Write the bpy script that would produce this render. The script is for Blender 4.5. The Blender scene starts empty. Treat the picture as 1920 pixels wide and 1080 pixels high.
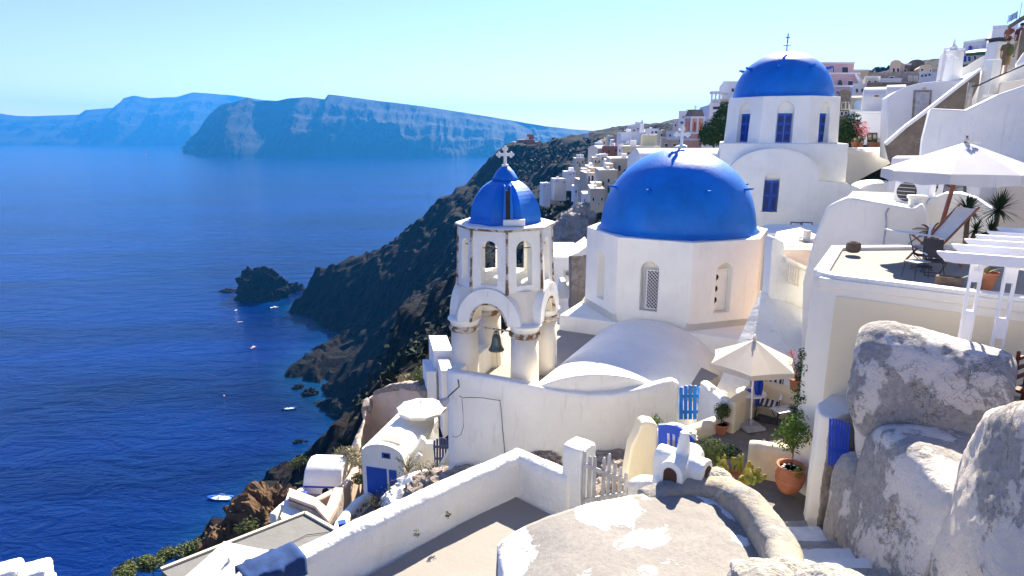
import bpy, bmesh, math, random
import numpy as np
from mathutils import Vector, Matrix, noise, Quaternion
random.seed(7)
PI = math.pi; R = math.radians
sc = bpy.context.scene
COL = sc.collection

# ---------------------------------------------------------------- camera model (photo pixel -> metres)
FPX = 1200.0; PITCH = R(13.8)
SP, CP = math.sin(PITCH), math.cos(PITCH)
SEA = -120.0
def ray(px, py):
    u = (px-960)/FPX; v = (540-py)/FPX
    return Vector((u, CP+SP*v, -SP+CP*v))
def aY(px, py, Y):
    r = ray(px, py); return r*(Y/r.y)
def aZ(px, py, z):
    r = ray(px, py); return r*(z/r.z)
cam_d = bpy.data.cameras.new('camera'); cam = bpy.data.objects.new('camera', cam_d); COL.objects.link(cam)
cam.location = (0, 0, 0); cam.rotation_euler = (PI/2-PITCH, 0, 0)
cam_d.sensor_width = 36; cam_d.lens = 36*FPX/1920; cam_d.clip_end = 60000; cam_d.clip_start = .1
sc.camera = cam

# ---------------------------------------------------------------- objects
def tag(o, label=None, cat=None, group=None, kind=None):
    if label: o['label'] = label
    if cat: o['category'] = cat
    if group: o['group'] = group
    if kind: o['kind'] = kind
    return o
def thing(name, label, cat, loc=(0, 0, 0), rz=0, group=None):
    o = bpy.data.objects.new(name, None); COL.objects.link(o)
    o.empty_display_size = .2
    o.location = loc; o.rotation_euler = (0, 0, rz)
    return tag(o, label, cat, group)
def copy_tree(o, parent=None):
    c = o.copy(); COL.objects.link(c); c.parent = parent
    for ch in list(o.children): copy_tree(ch, c)
    return c
def again(o, loc, rz=0, label=None, s=None):
    c = copy_tree(o); c.location = loc; c.rotation_euler = (0, 0, rz)
    if label: c['label'] = label
    if s: c.scale = (s, s, s) if not hasattr(s, '__len__') else s
    return c
def Fr(x, y, z, deg=0):
    return Matrix.Translation((x, y, z)) @ Matrix.Rotation(R(deg), 4, 'Z')
def arch(u, w, z0, zs, n=10, rise=None):
    """outline of a round-headed opening, centre u, width w, from z0, springing at zs"""
    h = w/2; rise = h if rise is None else rise
    return [(u+h, z0)] + [(u+h*math.cos(a), zs+rise*math.sin(a)) for a in [PI*i/n for i in range(n+1)]] + [(u-h, z0)]

class MB:
    def __init__(s, T=None): s.v = []; s.f = []; s.T = T or Matrix.Identity(4)
    def add(s, vs, fs):
        b = len(s.v); s.v += [s.T @ Vector(p) for p in vs]; s.f += [[b+i for i in f] for f in fs]; return s
    def box(s, x0, x1, y0, y1, z0, z1, T=None):
        vs = [(x, y, z) for z in (z0, z1) for y in (y0, y1) for x in (x0, x1)]
        if T is not None: vs = [T @ Vector(p) for p in vs]
        return s.add(vs, [(0, 2, 3, 1), (4, 5, 7, 6), (0, 1, 5, 4), (2, 6, 7, 3), (0, 4, 6, 2), (1, 3, 7, 5)])
    def taper(s, pb, pt, z0, z1):
        n = len(pb)
        return s.add([(x, y, z0) for x, y in pb]+[(x, y, z1) for x, y in pt],
                     [tuple(range(n-1, -1, -1)), tuple(range(n, 2*n))]+[(i, (i+1) % n, n+(i+1) % n, n+i) for i in range(n)])
    def prism(s, pts, z0, z1):
        """pts (x,y) or (x,y,ztop): vertical prism (counter-clockwise)"""
        a = sum(pts[i][0]*pts[(i+1) % len(pts)][1]-pts[(i+1) % len(pts)][0]*pts[i][1] for i in range(len(pts)))
        if a < 0: pts = pts[::-1]
        n = len(pts)
        top = [(p[0], p[1], (p[2] if len(p) > 2 else z1)) for p in pts]
        return s.add([(p[0], p[1], z0) for p in pts]+top,
                     [tuple(range(n-1, -1, -1)), tuple(range(n, 2*n))]+[(i, (i+1) % n, n+(i+1) % n, n+i) for i in range(n)])
    def ext(s, pts, y0, y1):
        """outline (u,z) in the local XZ plane, extruded along local Y"""
        a = sum(pts[i][0]*pts[(i+1) % len(pts)][1]-pts[(i+1) % len(pts)][0]*pts[i][1] for i in range(len(pts)))
        if a < 0: pts = pts[::-1]
        n = len(pts)
        return s.add([(u, y0, z) for u, z in pts]+[(u, y1, z) for u, z in pts],
                     [tuple(range(n)), tuple(range(2*n-1, n-1, -1))]+[((i+1) % n, i, n+i, n+(i+1) % n) for i in range(n)])
    def lathe(s, prof, n=32, a0=0, T=None, caps=True):
        """prof: list of (r,z)"""
        T = T or Matrix.Identity(4); vs = []; fs = []
        for r, z in prof:
            for k in range(n):
                a = a0+2*PI*k/n; vs.append(T @ Vector((r*math.cos(a), r*math.sin(a), z)))
        for i in range(len(prof)-1):
            for k in range(n):
                k2 = (k+1) % n; fs.append((i*n+k, i*n+k2, (i+1)*n+k2, (i+1)*n+k))
        if caps:
            if prof[0][0] > 1e-4: fs.append(tuple(range(n-1, -1, -1)))
            if prof[-1][0] > 1e-4: fs.append(tuple((len(prof)-1)*n+k for k in range(n)))
        return s.add(vs, fs)
    def tube(s, pts, rad, n=8, closed=False):
        pts = [Vector(p) for p in pts]; m = len(pts)
        rad = rad if hasattr(rad, '__len__') else [rad]*m
        vs = []; fs = []; up = Vector((0, 0, 1))
        for i, p in enumerate(pts):
            t = (pts[min(i+1, m-1)]-pts[max(i-1, 0)]).normalized()
            a = t.cross(up)
            if a.length < .05: a = t.cross(Vector((1, 0, 0)))
            a.normalize(); b = a.cross(t).normalized()
            for k in range(n):
                q = 2*PI*k/n; vs.append(p+(a*math.cos(q)+b*math.sin(q))*rad[i])
        for i in range(m-1):
            for k in range(n):
                k2 = (k+1) % n; fs.append((i*n+k, (i+1)*n+k, (i+1)*n+k2, i*n+k2))
        fs.append(tuple(range(n))); fs.append(tuple((m-1)*n+k for k in range(n-1, -1, -1)))
        return s.add(vs, fs)
    def bar(s, a, b, w, d=None):
        """square bar from a to b"""
        d = d or w; a = Vector(a); b = Vector(b); t = (b-a).normalized(); up = Vector((0, 0, 1))
        if abs(t.z) > .99: up = Vector((0, 1, 0))
        x = t.cross(up).normalized(); y = x.cross(t)
        vs = [p+x*sx*w/2+y*sy*d/2 for p in (a, b) for sx, sy in ((-1, -1), (1, -1), (1, 1), (-1, 1))]
        return s.add(vs, [(0, 3, 2, 1), (4, 5, 6, 7), (0, 1, 5, 4), (1, 2, 6, 5), (2, 3, 7, 6), (3, 0, 4, 7)])
    def blob(s, c, r, seg=10, ring=7, wob=0, sq=1):
        c = Vector(c); r = r if hasattr(r, '__len__') else (r, r, r); vs = []; fs = []
        for i in range(ring+1):
            th = PI*i/ring
            for k in range(seg):
                a = 2*PI*k/seg
                d = Vector((math.sin(th)*math.cos(a), math.sin(th)*math.sin(a), math.cos(th)))
                w = 1+wob*noise.noise(d*1.7+c*3.1)
                vs.append(c+Vector((d.x*r[0], d.y*r[1], d.z*r[2]))*w)
        for i in range(ring):
            for k in range(seg):
                k2 = (k+1) % seg; fs.append((i*seg+k, (i+1)*seg+k, (i+1)*seg+k2, i*seg+k2))
        return s.add(vs, fs)
    def mesh(s, name, weld=False):
        me = bpy.data.meshes.new(name); me.from_pydata([tuple(v) for v in s.v], [], s.f); me.validate(); me.update()
        if weld:
            bm = bmesh.new(); bm.from_mesh(me); bmesh.ops.remove_doubles(bm, verts=bm.verts, dist=1e-4)
            bmesh.ops.recalc_face_normals(bm, faces=bm.faces); bm.to_mesh(me); bm.free()
        return me
    def build(s, name, mat, parent=None, smooth=False, bev=0, cut=None, local=False, disp=None, remesh=None, seg=2, sub=0, weld=True, fixn=True, origin=None):
        base = Vector((0, 0, 0))
        if not local:
            if parent is not None: base = Vector(parent.location)
            elif origin is not None: base = Vector(origin)
            elif s.v:
                b = s.v; base = Vector(((min(p.x for p in b)+max(p.x for p in b))/2, (min(p.y for p in b)+max(p.y for p in b))/2, min(p.z for p in b)))
            s.v = [p-base for p in s.v]
        me = s.mesh(name, weld)
        o = bpy.data.objects.new(name, me); COL.objects.link(o)
        if cut:
            tmp = []
            for c in cut:
                c.v = [p-base for p in c.v]
                co = bpy.data.objects.new('x', c.mesh('x', True)); COL.objects.link(co); tmp.append(co)
                md = o.modifiers.new('b', 'BOOLEAN'); md.object = co; md.operation = 'DIFFERENCE'; md.solver = 'EXACT'
            dg = bpy.context.evaluated_depsgraph_get(); nm = bpy.data.meshes.new_from_object(o.evaluated_get(dg))
            o.modifiers.clear(); old = o.data; o.data = nm; nm.name = name; bpy.data.meshes.remove(old)
            for co in tmp:
                m_ = co.data; bpy.data.objects.remove(co); bpy.data.meshes.remove(m_)
            me = nm
        me.materials.clear(); me.materials.append(mat)
        if parent is not None: o.parent = parent
        elif not local: o.location = base
        if remesh:
            m = o.modifiers.new('r', 'REMESH'); m.mode = 'VOXEL'; m.voxel_size = remesh; m.use_smooth_shade = True
            m = o.modifiers.new('s', 'SMOOTH'); m.iterations = 6; m.factor = .5
            smooth = True
        if bev:
            m = o.modifiers.new('v', 'BEVEL'); m.width = bev; m.segments = seg; m.limit_method = 'ANGLE'; m.angle_limit = R(35); m.harden_normals = True
            for p in me.polygons: p.use_smooth = True
        if sub:
            m = o.modifiers.new('u', 'SUBSURF'); m.levels = sub; m.render_levels = sub; m.subdivision_type = 'SIMPLE' if disp and not smooth else 'CATMULL_CLARK'
        if disp:
            for k, (st, size) in enumerate(disp):
                m = o.modifiers.new('d', 'DISPLACE'); m.strength = st; m.mid_level = .5; m.texture = tex(size); m.texture_coords = 'LOCAL'
        if smooth:
            for p in me.polygons: p.use_smooth = True
        return o
_tex = {}
def tex(size):
    if size not in _tex:
        t = bpy.data.textures.new('clouds', 'CLOUDS'); t.noise_scale = size; t.noise_depth = 4; _tex[size] = t
    return _tex[size]

# ---------------------------------------------------------------- materials
def newmat(name):
    m = bpy.data.materials.new(name); m.use_nodes = True; nt = m.node_tree; nt.nodes.clear()
    out = nt.nodes.new('ShaderNodeOutputMaterial'); b = nt.nodes.new('ShaderNodeBsdfPrincipled')
    nt.links.new(b.outputs[0], out.inputs[0]); return m, nt, b
def c4(c): return (c[0], c[1], c[2], 1)
class NT:
    def __init__(s, nt): s.nt = nt; s.tc = None
    def n(s, t, **k):
        x = s.nt.nodes.new('ShaderNode'+t)
        for a, b in k.items(): setattr(x, a, b)
        return x
    def L(s, a, b): s.nt.links.new(a, b)
    def co(s, scale=(1, 1, 1)):
        if s.tc is None: s.tc = s.n('TexCoord')
        m = s.n('Mapping'); m.inputs['Scale'].default_value = scale; s.L(s.tc.outputs['Object'], m.inputs[0]); return m.outputs[0]
    def noise(s, scale, detail=4, rough=.55, dist=0, sc=(1, 1, 1)):
        x = s.n('TexNoise'); x.inputs['Scale'].default_value = scale; x.inputs['Detail'].default_value = detail
        x.inputs['Roughness'].default_value = rough; x.inputs['Distortion'].default_value = dist; s.L(s.co(sc), x.inputs[0]); return x.outputs[0]
    def ramp(s, fac, a, b):
        x = s.n('MapRange'); x.inputs[1].default_value = a; x.inputs[2].default_value = b; x.clamp = True; s.L(fac, x.inputs[0]); return x.outputs[0]
    def mix(s, fac, a, b):
        x = s.n('Mix', data_type='RGBA')
        if isinstance(fac, (int, float)): x.inputs[0].default_value = fac
        else: s.L(fac, x.inputs[0])
        for v, i in ((a, 6), (b, 7)):
            if isinstance(v, tuple): x.inputs[i].default_value = c4(v)
            else: s.L(v, x.inputs[i])
        return x.outputs[2]
    def math(s, op, a, b=0.5):
        x = s.n('Math', operation=op)
        for v, i in ((a, 0), (b, 1)):
            if isinstance(v, (int, float)): x.inputs[i].default_value = v
            else: s.L(v, x.inputs[i])
        return x.outputs[0]
    def bump(s, h, st, d, b, prev=None):
        x = s.n('Bump'); x.inputs['Strength'].default_value = st; x.inputs['Distance'].default_value = d; s.L(h, x.inputs['Height'])
        if prev: s.L(prev, x.inputs['Normal'])
        if b: s.L(x.outputs[0], b.inputs['Normal'])
        return x.outputs[0]
def plaster(name, col, dirty=(.55, .47, .36), dirt=.35, bump=.012, rough=.85, var=.07, streak=True):
    m, nt, b = newmat(name); N = NT(nt)
    n1 = N.noise(.9, 5, .6); n2 = N.noise(14, 6, .65); n3 = N.noise(2.2, 5, .6, 0, (3, 3, .5))
    c = N.mix(N.ramp(n1, .3, .7), tuple(x*(1-var) for x in col), tuple(min(.9, x*(1+var*.5)) for x in col))
    f = N.math('MULTIPLY', N.ramp(n3 if streak else n1, .56, .78), dirt)
    c = N.mix(f, c, dirty)
    f2 = N.math('MULTIPLY', N.ramp(n2, .62, .75), dirt*.6)
    c = N.mix(f2, c, tuple(x*.8 for x in dirty))
    N.L(c, b.inputs['Base Color']); b.inputs['Roughness'].default_value = rough; b.inputs['Specular IOR Level'].default_value = .2
    p = N.bump(n2, .5, bump, None); N.bump(n1, .6, bump*8, b, p)
    return m
def patchy(name, base, coat, third, sc=1.0, lo=.48, hi=.52, t3=.6, rough=.9, bump=.02, str_=(1, 1, 1)):
    """a coat flaking off a base, with stains of a third colour"""
    m, nt, b = newmat(name); N = NT(nt)
    n1 = N.noise(.55*sc, 9, .62, .3, str_); n2 = N.noise(9*sc, 8, .7); n3 = N.noise(1.3*sc, 6, .6, .4)
    mask = N.math('ADD', n1, N.math('MULTIPLY', N.math('SUBTRACT', n2, .5), .12))
    mask = N.ramp(mask, lo, hi)
    bs = N.mix(N.ramp(n2, .3, .7), tuple(x*.72 for x in base), tuple(min(.9, x*1.22) for x in base))
    ct = N.mix(N.ramp(n3, .35, .7), coat, tuple(x*.86 for x in coat))
    c = N.mix(mask, bs, ct)
    f = N.math('MULTIPLY', N.ramp(n3, t3, t3+.06), .7); c = N.mix(f, c, third)
    vo = N.n('TexVoronoi', feature='DISTANCE_TO_EDGE'); vo.inputs['Scale'].default_value = 2.1*sc
    vm = N.n('VectorMath', operation='ADD'); N.L(N.co(), vm.inputs[0]); nn = N.n('TexNoise'); nn.inputs['Scale'].default_value = 3*sc; nn.inputs['Detail'].default_value = 6; N.L(N.co(), nn.inputs[0]); N.L(nn.outputs['Color'], vm.inputs[1]); N.L(vm.outputs[0], vo.inputs['Vector'])
    ck = N.math('MULTIPLY', N.ramp(vo.outputs['Distance'], .035, .008), N.ramp(n3, .5, .6)); c = N.mix(N.math('MULTIPLY', ck, .85), c, tuple(x*.35 for x in base))
    fine = N.noise(60*sc, 3, .7); sp = N.math('MULTIPLY', N.ramp(fine, .6, .72), .3); c = N.mix(sp, c, tuple(x*.5 for x in base))
    N.L(c, b.inputs['Base Color']); b.inputs['Roughness'].default_value = rough; b.inputs['Specular IOR Level'].default_value = .15
    h = N.math('ADD', N.math('MULTIPLY', mask, .35), n2)
    p = N.bump(h, .8, bump, None); N.bump(n3, .5, bump*4, b, p)
    return m
def paint(name, col, rough=.5, var=.15, sc=4, bump=.003, metal=0, fade=None, spec=.4):
    m, nt, b = newmat(name); N = NT(nt)
    n1 = N.noise(sc, 5, .6); n2 = N.noise(sc*9, 4, .6)
    c = N.mix(N.ramp(n1, .3, .7), tuple(x*(1-var) for x in col), tuple(min(.95, x*(1+var)) for x in col))
    if fade: c = N.mix(N.math('MULTIPLY', N.ramp(n2, .58, .7), .5), c, fade)
    N.L(c, b.inputs['Base Color']); b.inputs['Roughness'].default_value = rough; b.inputs['Metallic'].default_value = metal
    b.inputs['Specular IOR Level'].default_value = spec
    N.bump(n2, .5, bump, b); return m
def rock(name, cols, sc=.3, bump=.6, rough=.95, str_=(1, 1, 1)):
    m, nt, b = newmat(name); N = NT(nt)
    n1 = N.noise(sc, 8, .65, .5, str_); n2 = N.noise(sc*5, 8, .7, .3, str_); n3 = N.noise(sc*.35, 4, .5)
    c = N.mix(N.ramp(n1, .35, .65), cols[0], cols[1]); c = N.mix(N.ramp(n3, .5, .62), c, cols[2])
    c = N.mix(N.ramp(n2, .55, .7), c, cols[3])
    N.L(c, b.inputs['Base Color']); b.inputs['Roughness'].default_value = rough; b.inputs['Specular IOR Level'].default_value = .1
    p = N.bump(n2, .8, bump*.4, None); N.bump(n1, .8, bump, b, p); return m
def leafmat(name, a, b_, trans=.25):
    m, nt, b = newmat(name); N = NT(nt)
    oi = N.n('NewGeometry'); r = oi.outputs['Random Per Island']
    N.L(N.mix(r, a, b_), b.inputs['Base Color']); b.inputs['Roughness'].default_value = .8; b.inputs['Specular IOR Level'].default_value = .12
    return m

WHITE = (.86, .845, .76)
M = {}
M['white'] = plaster('whitewash', WHITE, dirt=.22)
M['white2'] = plaster('whitewash_worn', (.84, .825, .75), dirt=.4, bump=.02)
M['rim'] = plaster('whitewash_rough', (.84, .82, .73), dirt=.25, bump=.035)
M['cream'] = plaster('cream_plaster', (.74, .655, .475), dirt=.12, var=.04)
M['cream_trim'] = plaster('cream_trim', (.80, .76, .66), dirt=.15, var=.04)
M['warmwall'] = plaster('ivory_plaster', (.76, .70, .58), dirt=.2)
M['roofgrey'] = plaster('cement_roof', (.25, .238, .21), (.175, .165, .145), .6, .01, streak=False)
M['floor'] = plaster('terrace_floor', (.31, .285, .245), (.22, .195, .16), .45, .008, streak=False)
M['pinkfloor'] = plaster('terrace_floor_beige', (.27, .25, .218), (.2, .18, .15), .35, .006, streak=False)
M['patio'] = rock('patio_stone', [(.22, .205, .18), (.16, .15, .13), (.2, .19, .17), (.28, .265, .235)], 2.2, .015)
M['vault_old'] = patchy('weathered_vault', (.36, .34, .31), (.72, .69, .64), (.55, .43, .31), .9, .47, .50, .62)
M['wall_old'] = patchy('weathered_wall', (.34, .32, .29), (.66, .61, .54), (.48, .38, .27), 1.4, .465, .49, .63, bump=.045, str_=(1, 1, .7))
M['wall_old2'] = patchy('weathered_wall_pale', (.35, .33, .30), (.64, .58, .50), (.46, .35, .23), 1.3, .43, .45, .60, bump=.045)
M['roof_old'] = patchy('patched_roof', (.40, .375, .335), (.80, .79, .77), (.40, .375, .335), .95, .535, .55, .8)
M['parapet_old'] = patchy('old_parapet', (.27, .26, .24), (.36, .32, .245), (.46, .44, .41), 1.6, .46, .54, .62)
M['stone_lumpy'] = patchy('pale_rubble', (.46, .43, .36), (.54, .51, .44), (.36, .33, .27), 2.5, .4, .6, .66, bump=.05)
M['blue'] = paint('blue_paint', (.0001, .145, .53), .45, .2, .9, bump=.014, fade=(.003, .2, .66), spec=.38)
M['bluedoor'] = paint('blue_door_paint', (.005, .075, .42), .5, .12, 3)
M['bluegate'] = paint('light_blue_paint', (.01, .20, .62), .5, .12, 3)
M['darkblue'] = paint('navy_paint', (.004, .02, .13), .5, .1, 3)
M['royal'] = paint('royal_blue_paint', (.01, .06, .48), .5, .1, 3)
M['rust'] = patchy('rust_and_plaster', (.20, .12, .065), (.62, .56, .47), (.10, .06, .04), 7, .46, .50, .6, bump=.01)
M['iron'] = paint('iron', (.05, .045, .04), .6, .2, 6)
M['bronze'] = paint('bronze', (.11, .13, .115), .45, .25, 8, metal=.6)
M['greywood'] = paint('grey_wood', (.42, .42, .44), .7, .25, 5, fade=(.2, .15, .12))
M['whitewood'] = paint('white_wood', (.80, .80, .80), .5, .05, 4)
M['terra'] = paint('terracotta', (.42, .155, .075), .8, .2, 6, .004)
M['soil'] = paint('soil', (.09, .07, .05), .95, .3, 20, .02)
M['stem'] = paint('stem', (.14, .10, .055), .9, .2, 20)
M['canvas'] = paint('canvas', (.76, .71, .62), .9, .06, 5)
M['canvasw'] = paint('white_canvas', (.82, .81, .78), .9, .04, 5)
M['pole'] = paint('varnished_pole', (.30, .10, .045), .45, .2, 6)
M['metalw'] = paint('white_metal', (.8, .8, .8), .4, .04, 6)
M['dark'] = paint('dark_glass', (.01, .012, .02), .25, .2, 3)
M['stonebrown'] = rock('carved_stone', [(.12, .085, .065), (.2, .15, .11), (.16, .12, .09), (.08, .06, .05)], 8, .02)
M['rubble'] = rock('rubble_wall', [(.22, .17, .13), (.42, .38, .34), (.30, .25, .21), (.10, .08, .06)], 3.2, .12)
M['cloth'] = paint('blue_cloth', (.012, .04, .13), .95, .3, 6, .01)
# ---------------------------------------------------------------- light
SUN_AZ, SUN_EL = R(24), R(38.5)
sdir = Vector((math.sin(SUN_AZ)*math.cos(SUN_EL), math.cos(SUN_AZ)*math.cos(SUN_EL), math.sin(SUN_EL)))
ld = bpy.data.lights.new('sun', 'SUN'); ld.energy = 3.7; ld.angle = R(.5); ld.color = (1, .90, .76)
lo = bpy.data.objects.new('sun', ld); COL.objects.link(lo); lo.rotation_euler = sdir.to_track_quat('Z', 'Y').to_euler(); lo.location = (20, -10, 40)
w = bpy.data.worlds.new('World'); sc.world = w; w.use_nodes = True; nt = w.node_tree; nt.nodes.clear()
sky = nt.nodes.new('ShaderNodeTexSky'); sky.sky_type = 'NISHITA'; sky.sun_disc = False
sky.sun_elevation = SUN_EL; sky.sun_rotation = SUN_AZ; sky.altitude = 100; sky.air_density = 1.0; sky.dust_density = .05; sky.ozone_density = 3.0
bg = nt.nodes.new('ShaderNodeBackground'); wo = nt.nodes.new('ShaderNodeOutputWorld'); bg.inputs[1].default_value = .063
mul = nt.nodes.new('ShaderNodeMix'); mul.data_type = 'RGBA'; mul.blend_type = 'MULTIPLY'; mul.inputs[0].default_value = 1; mul.inputs[7].default_value = (.60, .54, .73, 1)
nt.links.new(sky.outputs[0], mul.inputs[6]); nt.links.new(mul.outputs[2], bg.inputs[0]); nt.links.new(bg.outputs[0], wo.inputs[0])
sc.view_settings.view_transform = 'Standard'; sc.view_settings.look = 'None'; sc.view_settings.gamma = 1; sc.view_settings.exposure = 2.25
sc.cycles.max_bounces = 10; sc.cycles.diffuse_bounces = 8; sc.cycles.volume_bounces = 0; sc.cycles.use_denoising = True
sc.cycles.caustics_reflective = False; sc.cycles.caustics_refractive = False

# ---------------------------------------------------------------- cliff terrain
def P3(px, py, Y): v = aY(px, py, Y); return (v.x, v.y, v.z)
def S3(px, py): v = aZ(px, py, SEA); return (v.x, v.y, v.z)
def far_end(x, y, z): return (x, y, z)
ctl = [S3(548, 575), S3(575, 592), S3(640, 628), S3(590, 662), S3(548, 700), S3(600, 738), S3(650, 765), S3(660, 805), S3(610, 850), S3(520, 905), S3(460, 960), S3(400, 1010),
 (-88, 140, SEA), (-92, 100, SEA), (-95, 50, SEA), (-100, 0, SEA), (-100, -60, SEA),
 (-170, 455, SEA), (-150, 480, SEA), (-110, 500, SEA), (-60, 520, SEA), (-30, 545, SEA), (20, 590, SEA), (80, 640, SEA), (150, 690, SEA),
 P3(600, 515, 440), P3(630, 500, 437), P3(655, 489, 435), P3(690, 490, 430), P3(720, 470, 430), P3(770, 440, 428), P3(800, 400, 425), P3(850, 375, 420), P3(905, 338, 430), P3(920, 300, 440),
 P3(940, 280, 445), P3(960, 268, 445), P3(1010, 268, 440), P3(1060, 258, 430), P3(1130, 249, 415),
 P3(700, 600, 340), P3(800, 550, 330), P3(850, 480, 320), P3(750, 680, 240), P3(650, 700, 275), P3(680, 780, 215), P3(640, 860, 190), P3(770, 600, 175), P3(800, 590, 160), P3(830, 570, 150), P3(740, 620, 190),
 P3(830, 640, 100), P3(780, 700, 100), P3(720, 790, 95), P3(600, 905, 90), P3(680, 860, 75), P3(760, 690, 66), P3(700, 735, 58),
 P3(1060, 470, 110), P3(1000, 430, 180), P3(1075, 400, 120), P3(1060, 350, 210), P3(1130, 310, 240), P3(1000, 340, 330), P3(950, 330, 400), P3(900, 420, 320), P3(1060, 300, 350),
 P3(1200, 285, 230), P3(1250, 270, 300), P3(1350, 255, 330), P3(1340, 285, 170), P3(1080, 500, 60), P3(1100, 460, 85), P3(1050, 540, 45),
 (70, 200, 6), (140, 300, 22), (200, 420, 18), (110, 120, 14), (60, 60, 5), (42, 30, 2), (40, 0, 2), (60, -50, 2), (220, 100, 20), (240, 600, 5), (120, 540, 0), (60, 480, -3), (110, 450, 4), (220, 0, 10), (200, 250, 30),
 (6, 25, -12), (3, 14.8, -9.8), (8, 12, -9), (12, 9, -8), (0, 0, -10), (0, -40, -8), (0, 8, -11), (-3, 11, -12.5), (-8, 14, -18), (-12, 16, -21), (-14, 12, -23), (-6, 24, -19.5), (-8, 30, -22), (-4, 36, -22),
 (-13, 36, -26), (-18, 40, -30), (-20, 30, -27.5), (-17, 24, -25), (-20, 12, -30), (-22, 20, -31), (-30, 20, -45), (-30, 36, -44), (-34, 0, -50), (-30, 50, -46), (-20, 60, -41), (-60, 60, -82), (-60, 20, -84), (-60, -30, -86),
 (12, 34, -7.5), (18, 30, -5), (24, 26, -3), (30, 40, 3), (20, 50, -3), (4, 40, -12), (8, 60, -12), (18, 80, -8), (-4, 55, -26), (5, 90, -22)]
for q_ in ((574, 550), (586, 537), (590, 520), (562, 560)): v_ = aZ(q_[0], q_[1], SEA); ctl.append((v_.x, v_.y, SEA-42))
off = []
for (x, y, z) in ctl:
    if z == SEA: off.append((x-(45 if y < 460 else -30 if y > 560 else 35), y+(0 if y < 440 else 55), SEA-38))
ctl += off
C_ = np.array(ctl, float)
cx, cz = C_[:, :2], C_[:, 2]
def kern(a, b):
    d = np.sqrt(((a[:, None, :]-b[None, :, :])**2).sum(-1)+.5); return d
A_ = kern(cx, cx)+np.eye(len(cx))*.2
n_ = len(cx); Pm = np.hstack([np.ones((n_, 1)), cx/100])
K_ = np.block([[A_, Pm], [Pm.T, np.zeros((3, 3))]])
W_ = np.linalg.solve(K_, np.concatenate([cz, np.zeros(3)]))
def terr(q):
    q = np.asarray(q, float); return kern(q, cx) @ W_[:n_] + W_[n_] + (q/100) @ W_[n_+1:]
def hill(x, y): return float(terr([[x, y]])[0])
# polar-ish grid: finer near the camera
ys = np.concatenate([np.arange(-60, 10, 6), np.arange(10, 70, 1.1), np.arange(70, 200, 2.2), np.arange(200, 480, 2.9), np.arange(480, 720, 9)])
ts = np.linspace(-1, 1, 300)
vv = []
for y in ys:
    span = 50+max(y, 0)*.62
    cxm = -34+max(y, 0)*.06
    vv.append(np.stack([cxm+ts*span*(1+.55*np.abs(ts)**3), np.full_like(ts, y)], 1))
G = np.concatenate(vv); Z = np.concatenate([terr(G[i:i+5000]) for i in range(0, len(G), 5000)])
near = np.clip((np.hypot(G[:, 0], G[:, 1])-38)/110, 0, 1)
vs = []; Zc = Z.copy()
dep = np.clip((-2-Z)/60, 0, 1)
for i, (x, y) in enumerate(G):
    p = Vector((x, y, Z[i]*1.0)); n = near[i]
    if n <= 0 and x > -16: vs.append((x, y, Z[i])); continue
    n = max(n, .12)*(.35+.65*dep[i])
    a = noise.ridged_multi_fractal(p*.014, 1.0, 2.1, 5, 1.0, 2.0)-1.1
    b = noise.fractal(p*.075, .8, 2.2, 5); c = noise.ridged_multi_fractal(p*.11+Vector((9, 0, 0)), .9, 2.2, 3, 1, 2)-1.0
    h = a*9+b*3.4+c*1.8
    # step strata, broken crags
    z = Z[i]+n*h
    st = 5+2*noise.noise(p*.01); q = z/st; fr = q-math.floor(q); z2 = (math.floor(q)+min(1, max(0, (fr-.2)/.45)))*st
    z = z+(z2-z)*.7*n
    v = noise.noise_vector(p*.06)*3.2*n
    vs.append((x+v.x, y+v.y, z))
fs = []; nc = len(ts)
for r in range(len(ys)-1):
    for k in range(nc-1):
        i = r*nc+k
        if max(Z[i], Z[i+1], Z[i+nc], Z[i+nc+1]) < SEA-22: continue
        fs.append((i, i+1, i+nc+1, i+nc))
me = bpy.data.meshes.new('cliff'); me.from_pydata(vs, [], fs); me.update()
m, nt, b = newmat('volcanic_cliff'); N = NT(nt)
g = N.n('NewGeometry'); sep = N.n('SeparateXYZ'); N.L(g.outputs['Position'], sep.inputs[0])
n1 = N.noise(.045, 8, .65, .6); n2 = N.noise(.35, 8, .7, .3); n3 = N.noise(.018, 4, .5); n4 = N.noise(.12, 6, .6)
c = N.mix(N.ramp(n2, .35, .65), (.002, .0018, .0018), (.006, .005, .0047))
c = N.mix(N.ramp(n1, .50, .60), c, (.012, .006, .005))                       # red beds
c = N.mix(N.math('MULTIPLY', N.ramp(n4, .52, .62), .55), c, (.014, .013, .012))     # pale tuff
up = N.ramp(sep.outputs[2], -75, -8)
veg = N.math('MULTIPLY', N.ramp(n2, .44, .56), N.math('ADD', N.math('MULTIPLY', up, .85), .12))
c = N.mix(N.math('MULTIPLY', up, .45), c, (.013, .012, .011))
c = N.mix(veg, c, (.005, .008, .004))
N.L(c, b.inputs['Base Color']); b.inputs['Roughness'].default_value = .95; b.inputs['Specular IOR Level'].default_value = .1
p = N.bump(n2, .9, 1.2, None); N.bump(n4, .8, 2.5, b, p)
me.materials.append(m); M['cliff'] = m
o = bpy.data.objects.new('cliff_terrain', me); COL.objects.link(o); tag(o, kind='structure')
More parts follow.
